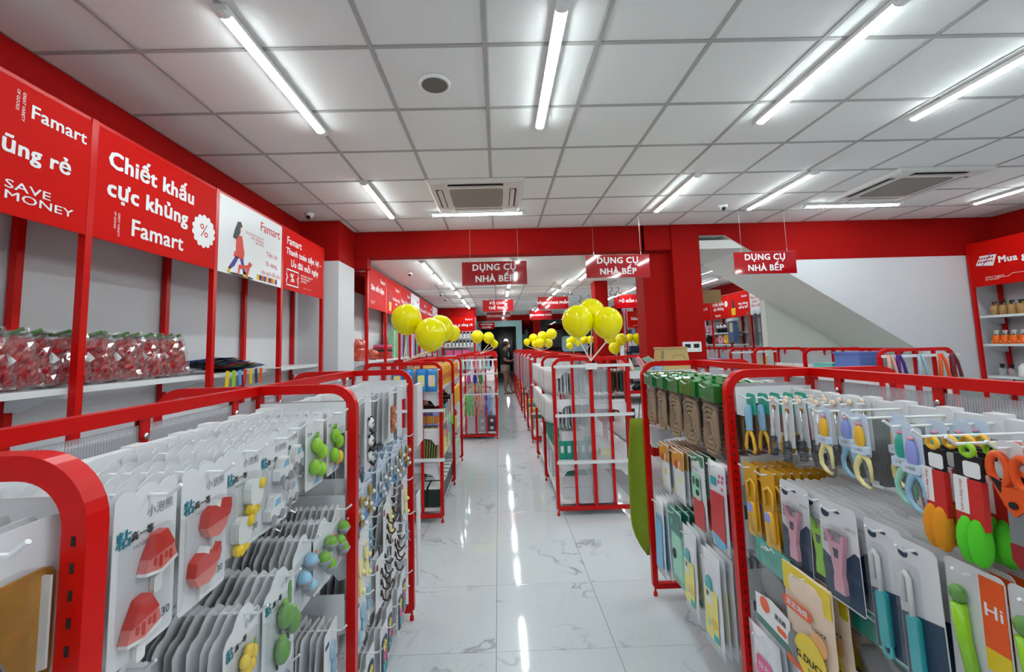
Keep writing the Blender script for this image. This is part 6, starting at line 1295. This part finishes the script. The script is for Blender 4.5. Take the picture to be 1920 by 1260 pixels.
balloon(-0.475, 4.5, 1.67, 0.165, 'smallest yellow balloon of the left group, at its right', A)
balloon(0.737, 3.95, 1.733, 0.288, 'large yellow balloon, left one of the trio on the right gondola', B)
balloon(0.90, 4.1, 1.825, 0.25, 'yellow balloon, top one of the trio on the right gondola', B)
balloon(1.008, 3.95, 1.711, 0.285, 'large yellow balloon, right one of the trio on the right gondola', B)
obj('balloon_clip', MB().box(-0.055, 0.055, -0.05, -0.044, 1.285, 1.34), WHITE_PLASTIC, g_mr)
far_b = [('C', (-0.35, 7.3, 1.693, 0.215), (-0.161, 7.3, 1.67, 0.19), (-0.066, 7.4, 1.56, 0.135), (-0.10, 7.36, 1.60, 0.12), 'over the rope gondola', (-0.3, 7.3, 1.40)),
         ('D', (0.778, 9.5, 1.678, 0.20), (0.959, 9.3, 1.715, 0.21), (1.12, 9.0, 1.748, 0.225), (0.886, 9.2, 1.567, 0.205), (1.092, 9.4, 1.563, 0.20), (0.634, 9.5, 1.60, 0.15), (0.80, 9.4, 1.55, 0.15), 'over the far right aisle', (0.9, 9.3, 1.40)),
         ('E', (1.748, 10.0, 1.637, 0.18), (1.655, 10.0, 1.491, 0.16), (1.844, 10.0, 1.547, 0.14), (1.66, 10.05, 1.60, 0.15), 'in front of the pale blue poster', (1.75, 10.0, 1.42)),
         ('F', (1.80, 9.0, 1.607, 0.165), (1.925, 9.0, 1.604, 0.165), 'right below the trio', (1.86, 9.0, 1.42)),
         ('G', (2.03, 7.5, 1.605, 0.17), (1.886, 7.0, 1.443, 0.185), (2.007, 7.0, 1.578, 0.19), (1.86, 7.2, 1.60, 0.17), 'right of the slim red pillar', (1.95, 7.1, 1.32)),
         ('H', (2.454, 8.0, 1.613, 0.15), (2.594, 8.0, 1.609, 0.16), (2.60, 8.02, 1.55, 0.14), 'nearest the red column', (2.55, 8.0, 1.42))]
for row in far_b:
    base, place = row[-1], row[-2]
    for k, (x, y, z, d) in enumerate(row[1:-2]): balloon(x, y, z, d, 'small far yellow balloon, %s of the cluster %s' % (nth[k], place), base)
balloon(2.33, 6.6, 1.80, 0.19, 'yellow balloon half hidden behind the red column', (2.33, 6.6, 1.45))
for k, (x, y) in enumerate(((1.75, 10.0), (1.86, 9.0), (1.95, 7.1), (2.55, 8.0), (2.33, 6.6))):
    t = thing('balloon_stand', '%s balloon stand behind the right gondola ahead' % nth[k], 'stand', (x, y, 0)); obj('pole', MB().tube([(0, 0, 0), (0, 0, 1.5)], 0.006, 6), STICKM, t); obj('foot', MB().lathe([(0.09, 0), (0.09, 0.015), (0.02, 0.03)], n=12), WHITE_PLASTIC, t)

# dark curled ribbons hanging from the far ceiling
for k, (x, y, z) in enumerate(((2.70, 9.5, 2.72), (2.55, 9.5, 2.70), (2.15, 11.0, 2.66), (2.36, 11.0, 2.70))):
    pts = [(0.03*math.sin(q*1.1), 0.02*math.cos(q*1.3), (ZF-z)-0.034*q) for q in range(9)]
    simple('hanging_ribbon', MB().tube(pts, 0.008, 5), mat('ribbon_grey', srgb(70, 74, 78), 0.5), '%s dark curled ribbon hanging from the far ceiling' % nth[k], 'ribbon', 'curled ribbons', (x, y, z), smooth=True)

# ================================================================== goods on the left wall rack
C_BAGRED = C('toy_red_fabric', 176, 10, 22, 0.3, coat=0.4, var=0.3, vscale=30, bump=0.8, bscale=60); C_BAGGRN = C('bag_tie_green', 70, 110, 50, 0.5)
FILM = film_mat('crinkled_film', 0.14, 0.4, 0.10, 0.05)
def bag_film(seed):
    return cached(('film', seed), lambda: pillow(0.175, 0.265, 0.062, nx=9, nz=12, top=0.265, wob=0.013, seed=seed).mesh('film', FILM))
def toy_mesh(seed):
    return cached(('toy', seed), lambda: pillow(0.15, 0.215, 0.05, nx=8, nz=11, top=0.225, wob=0.010, seed=900+seed).mesh('red_toy', C_BAGRED))
for k in range(17):
    y = 1.50+0.088*k; s = k % 5
    o = obj('toy_bag', bag_film(200+s), None, None, (-2.155+0.03*(k % 2), y, 1.3795), (0.03, -0.20+0.05*((k*7) % 5-2)*0.5, PI/2-0.75+0.08*((k*3) % 4-1.5)))
    lab = 'crinkled clear bag of red toys, rightmost on the left wall shelf' if k == 16 else 'crinkled clear bag of red toys on the left wall shelf, right of the front post' if k > 6 else 'crinkled clear bag of red toys on the left wall shelf, left of the front post'
    tag(o, lab, 'toy bag', 'red toy bags '+('right of the post' if k > 6 else 'left of the post'))
    obj('red_toy', toy_mesh(s), None, o)
    part('tb%d' % s, 'white_patch', o, lambda m: m.prism([(-0.02,0.13),(0.0,0.115),(0.022,0.13),(0.012,0.15),(0.0,0.17),(-0.012,0.15)], -0.036, -0.032), WHITE_PRINT)
    part('tb%d' % s, 'green_tie', o, lambda m: m.tube([(-0.07,0.0,0.25),(-0.03,-0.01,0.265),(0.02,0.006,0.25),(0.075,-0.004,0.262)], 0.009, 5), C_BAGGRN, True)
cols = [srgb(24, 60, 150), srgb(20, 24, 36), srgb(20, 70, 60), srgb(26, 40, 120), srgb(200, 60, 40), srgb(60, 120, 60)]
for k in range(7):
    m_ = mat('folded_print_%d' % (k % 6), cols[k % 6], 0.25, coat=0.4, var=0.5, vscale=30)
    simple('folded_kite', pillow(0.28, 0.34, 0.025, top=0.17, wob=0.012, seed=300+k), m_, '%s folded shiny pack lying beside the red toy bags' % nth[k], 'folded pack', 'folded shiny packs', (-2.19, 3.20+0.075*k, 1.395+0.012*(6-k)), (PI/2-0.12, 0, PI/2+0.2*math.sin(k)), True)
for k, c in enumerate((C_DUCKY, C_LIME, C_BLUE, C_PRED, C_YEL, C_NAVY, C_ORANGE)):
    simple('paper_streamer', MB().box(-0.002, 0.002, -0.018, 0.018, -0.10, 0.02), c, '%s bright strip hanging over the shelf edge beside the folded packs' % ('yellow', 'lime', 'blue', 'red', 'second yellow', 'navy', 'orange')[k], 'strip', 'bright strips', (-2.012, 3.24+0.075*k, 1.37), (0.1*(k % 3-1), 0, 0))
simple('price_strip', MB().box(-0.10, 0.10, -0.12, 0.12, 0, 0.004), WHITE_CARD, 'thin white card lying flat on the left wall shelf', 'card', None, (-2.08, 3.98, 1.3755))

# goods on the far left rack
C_SNACK = C('snack_orange_red', 200, 70, 50, 0.25, coat=0.4, var=0.5, vscale=40)
for k in range(7):
    simple('snack_bag', pillow(0.17, 0.2, 0.08, top=0, wob=0.012, seed=320+k), C_SNACK, '%s orange-red snack bag just past the corner pillar' % nth[k], 'snack bag', 'orange-red snack bags', (-1.98, 6.18+0.11*(k % 4), 1.56+0.10*(k//4)), (0.1, 0.2, PI/2-0.4), True)
simple('snack_bag', pillow(0.17, 0.15, 0.1, top=0, wob=0.015, seed=333), C_SNACK, 'single orange-red snack bag left of the striped stack', 'snack bag', 'orange-red snack bags', (-1.95, 6.85, 1.51), (0.1, 0.2, PI/2-0.4), True)
for k in range(6):
    c = (C_PRED, C_RUST, C_PRED, C_DKGRN, C_SPRED, C_MAGENTA)[k]
    simple('flat_snack_pack', MB().box(-0.12, 0.12, -0.17, 0.17, 0, 0.038), c, '%s pack from the bottom in the striped stack on the far left rack' % nth[k], 'snack pack', 'striped stack of packs', (-1.98, 7.42, 1.3605+0.04*k), (0, 0, 0.05*(k % 3-1)))
for k in range(26):
    y = 7.85+0.2*k
    c = (C('tall_lilac', 176, 150, 190, 0.4, var=0.7, vscale=40), C('tall_mint', 150, 200, 160, 0.4, var=0.6, vscale=40), C('tall_plum', 70, 44, 66, 0.4, var=0.8, vscale=40), C('tall_white', 214, 210, 216, 0.4, var=0.4, vscale=40))[(0, 2, 3, 0, 2, 1)[k % 6] if k > 2 else 1]
    simple('tall_display_pack', MB().box(-0.05, 0.05, -0.07, 0.07, 0, 0.50+0.06*(k % 3)), c, 'tall printed pack in the row on the back room left rack', 'tall pack', 'tall printed packs on the back left rack', (-1.93, y, 1.3605))
# bottles on the far end rack
for r, z in enumerate((1.82, 1.55)):
    for k in range(8):
        o = simple('pump_bottle', MB().lathe([(0.035,0),(0.036,0.01),(0.036,0.10),(0.015,0.12)], n=10), WHITE_PLASTIC, 'white bottle with dark cap on the %s shelf of the far end rack' % ('upper', 'lower')[r], 'bottle', 'bottles on the far end rack, %s shelf' % ('upper', 'lower')[r], (-1.62+0.115*k, 13.36, z+0.0002), smooth=True)
        obj('cap', MB().ell((0, 0, 0.15), (0.035, 0.035, 0.04), 8, 5), C_DKGRN, o, smooth=True)
for k in range(3): simple('pink_carton', MB().box(-0.11, 0.11, 0, 0.2, 0, 0.16), C_MAGENTA, 'pink carton at the right end of the far end rack', 'carton', 'pink cartons', (-0.99+0.0*k, 13.34, 1.2802+0.0+0.0*k) if k == 0 else (-1.25-0.25*(k-1), 13.34, 1.2802))

# goods between the pillars
for r, z in enumerate((1.75, 1.35, 0.95)):
    for k in range(14):
        c = (C_NAVY, WHITE_CARD, C_BLUE, C_GREYP, WHITE_CARD, C_SKY, C_PRED)[(k*3+r) % 7]
        simple('small_good', MB().box(-0.05, 0.05, 0, 0.2, 0, 0.16+0.05*((k+r) % 3)), c, '%s pack from the left on the %s shelf between the pillars' % ((nth+('eleventh', 'twelfth', 'thirteenth', 'fourteenth'))[k], ('upper', 'middle', 'lower')[r]), 'pack', 'packs on the rack between the pillars', (4.0+0.13*k, 13.05, z+0.0002))
t = thing('book_rack', 'dark rack of greeting cards and books left of the red column', 'rack', (2.75, 7.6, 0))
for z in (0.55, 0.85, 1.12): obj('shelf', MB().box(-0.45, 0.45, -0.12, 0.12, z-0.02, z), BLACK, t)
for x in (-0.45, 0.45): obj('side', MB().box(x-0.01, x+0.01, -0.12, 0.12, 0, 1.36), BLACK, t)
for r, z in enumerate((0.85, 1.12)):
    for k in range(18):
        c = (WHITE_CARD, C_TAG, C_GREYP, WHITE_CARD, C_SKY, C_PEACH)[(k*5+r) % 6]
        simple('greeting_card', MB().box(-0.019, 0.019, -0.05, 0.05, 0, 0.19+0.01*(k % 3)), c, 'thin book in the %s row of the dark rack by the red column' % ('lower', 'upper')[r], 'book', 'books in the dark rack, %s row' % ('lower', 'upper')[r], (2.34+0.0485*k, 7.58, z+0.0002))
for k in range(4): simple('tissue_box', MB().box(-0.1, 0.1, -0.05, 0.05, 0, 0.10), (C_NAVY, WHITE_CARD, C_BLUE, C_PRED)[k], '%s box from the left on top of the dark book rack' % nth[k], 'box', 'boxes on the book rack', (2.42+0.21*k, 7.6, 1.3602)); 
obj('top_board', MB().box(-0.46, 0.46, -0.12, 0.12, 1.34, 1.36), BLACK, t)

# ================================================================== bottles on the right wall rack
def spray_head(o, c, z, key, lever=None):
    part(key, 'spray_head', o, lambda m: m.prism([(-0.02,z),(0.02,z),(0.024,z+0.028),(0.046,z+0.034),(0.046,z+0.048),(-0.028,z+0.052),(-0.034,z+0.03)], -0.013, 0.013), c)
    part(key, 'trigger', o, lambda m: m.tube([(0.026,0,z+0.03),(0.036,0,z+0.005),(0.030,0,z-0.02)], 0.005, 5), lever or c, True)
C_WICK = C('amber_bottle', 178, 136, 84, 0.25, var=0.35, vscale=50); C_OBOT = C('orange_bottle', 248, 104, 10, 0.25)
for k in range(7):
    y = 5.58-0.098*k
    o = simple('amber_spray_bottle', MB().lathe([(0.038,0),(0.043,0.01),(0.043,0.10),(0.03,0.125),(0.014,0.13)], n=14), C_WICK, '%s amber spray bottle from the rack corner, top right shelf' % nth[k], 'spray bottle', 'amber spray bottles', (6.56, y, 1.7452), (0, 0, -PI/2-0.6), True)
    spray_head(o, BLACK, 0.128, 'sa', C_SUN); part('sa', 'collar', o, lambda m: m.lathe([(0.02,0.118),(0.02,0.135)], n=12), C_SUN)
for k in range(7):
    y = 5.60-0.098*k
    o = simple('orange_spray_bottle', MB().lathe([(0.046,0),(0.05,0.02),(0.040,0.10),(0.022,0.118)], n=14), C_OBOT, '%s orange spray bottle from the rack corner, middle right shelf' % nth[k], 'spray bottle', 'orange spray bottles', (6.56, y, 1.3702), (0, 0, -PI/2-0.6), True)
    spray_head(o, WHITE_PLASTIC, 0.125, 'so'); part('so', 'leaf_collar', o, lambda m: [m.prism([(0.0,0.112),(0.05*math.cos(a),0.135),(0.02*math.cos(a),0.108)], -0.02+0.013*q, -0.014+0.013*q) for q, a in enumerate((0.2, 1.2, 2.0, 2.9))], C_DGREEN)
    part('so', 'price_tag', o, lambda m: m.prism(rrect(0.03, 0.02, 0.003, 1, 0.0, 0.03), -0.052, -0.049), WHITE_PRINT)
for k in range(6):
    y = 5.60-0.105*k
    o = simple('clear_spray_bottle', MB().lathe([(0.036,0),(0.038,0.01),(0.038,0.09),(0.016,0.105)], n=14), FROST, '%s clear bottle with black trigger from the rack corner, lower right shelf' % nth[k], 'spray bottle', 'clear spray bottles', (6.58, y, 0.9552), (0, 0, -PI/2-0.6), True)
    spray_head(o, BLACK, 0.105, 'sc')
for k in range(3):
    o = simple('white_plastic_jug', MB().lathe([(0.05,0),(0.055,0.02),(0.05,0.13),(0.02,0.17)], n=12), WHITE_PLASTIC, '%s white jug in front of the clear spray bottles' % nth[k], 'jug', 'white jugs', (6.50, 5.30-0.11*k, 0.9552), smooth=True)
    obj('handle', MB().tube([(0.03,0,0.15),(0.08,0,0.13),(0.08,0,0.06),(0.05,0,0.04)], 0.008, 6), WHITE_PLASTIC, o)

# ================================================================== soft toys and cushions under the stairs
C_PLUSHW = C('plush_white', 232, 230, 230, 0.9); C_PLUSHB = C('plush_black', 24, 22, 26, 0.9); C_PLUSHP = C('plush_pink', 240, 170, 190, 0.9)
def plush(x, y, z, label, body, ear, s=1.0):
    t = thing('plush_toy', label, 'plush toy', (x, y, z), -PI/2-0.5, 'plush toys')
    obj('body', MB().ell((0, 0, 0.07*s), (0.075*s, 0.06*s, 0.075*s), 10, 7), ear if body is C_PLUSHW else body, t, smooth=True); h = obj('head', MB().ell((0, -0.01, 0.17*s), (0.07*s, 0.06*s, 0.06*s), 10, 7), body, t, smooth=True)
    obj('ears', MB().ell((-0.05*s, 0, 0.22*s), (0.022*s,)*3, 8, 5).ell((0.05*s, 0, 0.22*s), (0.022*s,)*3, 8, 5), ear, h, smooth=True)
    obj('eyes', MB().ell((-0.026*s, -0.062*s, 0.175*s), (0.014*s, 0.01*s, 0.018*s), 7, 4).ell((0.026*s, -0.062*s, 0.175*s), (0.014*s, 0.01*s, 0.018*s), 7, 4), ear, h, smooth=True)
for k, y in enumerate((12.0, 11.82, 11.62, 11.42)): plush(6.2, y, 1.7202, '%s panda plush from the left on the rack under the stairs' % nth[k], C_PLUSHW, C_PLUSHB)
for k, y in enumerate((12.85, 12.62, 12.4)): plush(6.2, y, 1.7202, '%s pink plush beside the column, under the tan board' % nth[k], C_PLUSHP, C_PLUSHW)
def ring(r, t_, n=16): return [(r*math.cos(2*PI*i/n), 0, r*math.sin(2*PI*i/n)) for i in range(n)]
for k, (y, c, w) in enumerate(((12.25, C_PINK, 'deep pink'), (11.95, C_PLUSHP, 'pale pink'), (11.66, C_SUN, 'yellow'), (11.38, C_DTEAL, 'teal'))):
    simple('ring_cushion', MB().tube(ring(0.085, 0), 0.048, 8, closed=True), c, '%s ring cushion on the lower shelf under the stairs' % w, 'cushion', 'ring cushions', (6.22, y, 1.41+0.134), (0, 0, PI/2), True)
simple('black_plush', MB().ell((0, 0, 0.12), (0.12, 0.12, 0.12), 10, 7), C_PLUSHB, 'round black cushion at the left of the ring cushions', 'cushion', None, (6.24, 12.62, 1.4102), smooth=True)
o = simple('pillow_bag', MB().prism(rrect(0.66, 0.52, 0.15, 4), -0.05, 0.05), C('pillow_blue', 50, 96, 150, 0.5, var=0.3, vscale=8), 'blue and cream neck pillow in a clear bag under the stairs', 'bagged pillow', None, (5.93, 10.80, 1.72), (0, 0, -PI/2-0.3))
obj('cream_half', MB().prism(rrect(0.36, 0.24, 0.05, 3, 0.08, 0.11), -0.054, -0.048), C_CREAM, o); obj('bag', MB().box(-0.36, 0.36, -0.065, 0.065, -0.28, 0.33), CLEAR, o); obj('bag_header', MB().box(-0.36, 0.36, -0.068, 0.068, 0.27, 0.34), WHITE_CARD, o)
for k, (y, c, w) in enumerate(((10.13, C_RUST, 'rust'), (9.86, C_DGREY, 'dark grey'), (9.62, BLACK, 'black'))):
    o = simple('long_bag', MB().prism(rrect(0.16, 0.75, 0.05, 3), -0.03, 0.03), c, '%s long board in a bag beside the neck pillow' % w, 'long bag', 'long boards in bags', (5.96, y, 1.74), (0, 0, -PI/2-0.5)); obj('film', MB().box(-0.09, 0.09, -0.04, 0.04, -0.40, 0.44), CLEAR, o)
    if k == 1: obj('badge', MB().prism(circ(0.06, 12, 0, 0.1, 0.09), -0.034, -0.03), C_SUN, o)
# pale poster on the far shop window and wall art by the pillar
simple('window_poster', MB().prism(rrect(1.05, 0.62, 0.12, 4), -0.003, 0.003), C('poster_pale_blue', 168, 200, 214, 0.5), 'pale blue rounded poster on the far shop window', 'poster', None, (3.1, 17.4165, 1.55))
simple('floor_standee', MB().box(-0.05, 0.05, -0.05, 0.05, 0, 1.75), WHITE_PLASTIC, 'white upright tube standing left of the red panel between the pillars', 'tube', None, (3.62, 12.6, 0))

# ================================================================== the shopper
def skin(name, verts, edges, radii, material, parent=None, loc=(0,0,0), rz=0.0, sub=2, root=0):
    me = bpy.data.meshes.new(name); me.from_pydata(verts, edges, []); me.update()
    o = bpy.data.objects.new(name, me); COL.objects.link(o); o.location = loc; o.rotation_euler = (0, 0, rz)
    if parent: o.parent = parent
    md = o.modifiers.new('skin', 'SKIN'); md.use_smooth_shade = True
    if not me.skin_vertices: me.skin_vertices.new() if hasattr(me.skin_vertices, 'new') else None
    for i, r in enumerate(radii):
        sv = me.skin_vertices[0].data[i]; sv.radius = r if isinstance(r, tuple) else (r, r); sv.use_root = (i == root)
    sb = o.modifiers.new('sub', 'SUBSURF'); sb.levels = sub; sb.render_levels = sub
    me.materials.append(material)
    return o
SKIN = C('skin_tone', 150, 104, 84, 0.5); SHIRT = C('black_tshirt', 22, 22, 25, 0.8); SHORTS = C('beige_shorts', 168, 150, 136, 0.8); HAIR = C('dark_brown_hair', 44, 26, 24, 0.5); MASK = C('face_mask_pale', 206, 214, 220, 0.7); SANDAL = C('tan_sandal', 110, 84, 70, 0.6)
V = [(0,0,0.90),(0,0,1.02),(0.0,0,1.22),(0.0,0,1.36),(0.025,0,1.45),(0.055,0,1.53),(0.085,0,1.60)]; E_ = [(0,1),(1,2),(2,3),(3,4),(4,5),(5,6)]; Rr = [(0.13,0.15),(0.115,0.13),(0.12,0.15),(0.09,0.12),0.05,0.075,0.07]
def limb(start, pts, rad):
    p = start
    for q, r in zip(pts, rad): V.append(q); Rr.append(r); E_.append((p, len(V)-1)); p = len(V)-1
    return p
for s, kx, ax in ((-1, 0.0, 0.0), (1, 0.10, 0.20)):
    limb(0, [(0.0, s*0.09, 0.84), (kx+0.02, s*0.095, 0.47), (ax-0.01, s*0.10, 0.25), (ax, s*0.10, 0.08), (ax+0.10, s*0.105, 0.035), (ax+0.17, s*0.11, 0.028)], [0.088, 0.062, 0.055, 0.038, 0.035, 0.026])
    w = limb(3, [(0.0, s*0.17, 1.35), (-0.01, s*0.215, 1.08), (0.16, s*0.13, 1.03), (0.22, s*0.09, 1.045)], [0.055, 0.045, 0.033, 0.026])
    palm = limb(w, [(0.275, s*0.07, 1.05)], [0.026])
    for f in range(4): limb(palm, [(0.30, s*0.07, 1.075-0.018*f), (0.335-0.004*abs(f-1), s*0.05, 1.07-0.018*f), (0.345, s*0.03, 1.055-0.018*f)], [0.009, 0.0085, 0.008])
    limb(w, [(0.25, s*0.06, 1.085), (0.28, s*0.04, 1.10)], [0.010, 0.009])
person = skin('person', V, E_, Rr, SKIN, None, (0.20, 14.0, 0.0))
tag(person, 'shopper in black T-shirt and beige shorts with a face mask, looking at their hands', 'person')
Vs = [(0,0,0.86),(0,0,1.02),(0,0,1.22),(0,0,1.37),(0.0,-0.19,1.33),(-0.01,-0.235,1.15),(0.0,0.19,1.33),(-0.01,0.235,1.15),(0.015,0,1.41)]
skin('t_shirt', Vs, [(0,1),(1,2),(2,3),(3,4),(4,5),(3,6),(6,7),(3,8)], [(0.155,0.175),(0.15,0.165),(0.15,0.18),(0.11,0.14),0.08,0.078,0.08,0.078,0.07], SHIRT, person)
skin('shorts', [(0,0,0.90),(0.0,-0.09,0.82),(0.01,-0.095,0.70),(0.0,0.09,0.82),(0.03,0.095,0.70)], [(0,1),(1,2),(0,3),(3,4)], [(0.15,0.165),0.115,0.105,0.115,0.105], SHORTS, person)
obj('hair', MB().ell((0.045, 0, 1.60), (0.105, 0.098, 0.105), 14, 10).ell((-0.07, 0, 1.585), (0.06, 0.05, 0.07), 10, 8), HAIR, person, smooth=True)
obj('face', MB().ell((0.085, 0, 1.565), (0.085, 0.075, 0.105), 14, 10), SKIN, person, smooth=True)
obj('face_mask', MB().ell((0.122, 0, 1.525), (0.062, 0.066, 0.056), 12, 8), MASK, person, smooth=True)
obj('eyes', MB().ell((0.162, -0.03, 1.592), (0.008, 0.012, 0.006), 8, 5).ell((0.162, 0.03, 1.592), (0.008, 0.012, 0.006), 8, 5), BLACK, person, smooth=True)
obj('ear', MB().ell((0.06, -0.078, 1.565), (0.018, 0.01, 0.028), 8, 5), SKIN, person, smooth=True)
obj('shirt_print', MB().ell((0.10, -0.09, 1.25), (0.045, 0.05, 0.09), 8, 6), C('grey_shirt_print', 150, 152, 158, 0.8), person, smooth=True)
for ax, s in ((0.0, -1), (0.20, 1)): obj('sandal', MB().prism([(x_+ax, y_+s*0.105) for x_, y_ in ((-0.06,-0.03),(-0.06,0.03),(0.05,0.045),(0.17,0.045),(0.21,0.01),(0.19,-0.035),(0.05,-0.045))], 0.0, 0.03, 'z').tube([(0.09+ax, s*0.105-0.048, 0.02), (0.09+ax, s*0.105, 0.085), (0.09+ax, s*0.105+0.048, 0.02)], 0.012, 6), SANDAL, person)
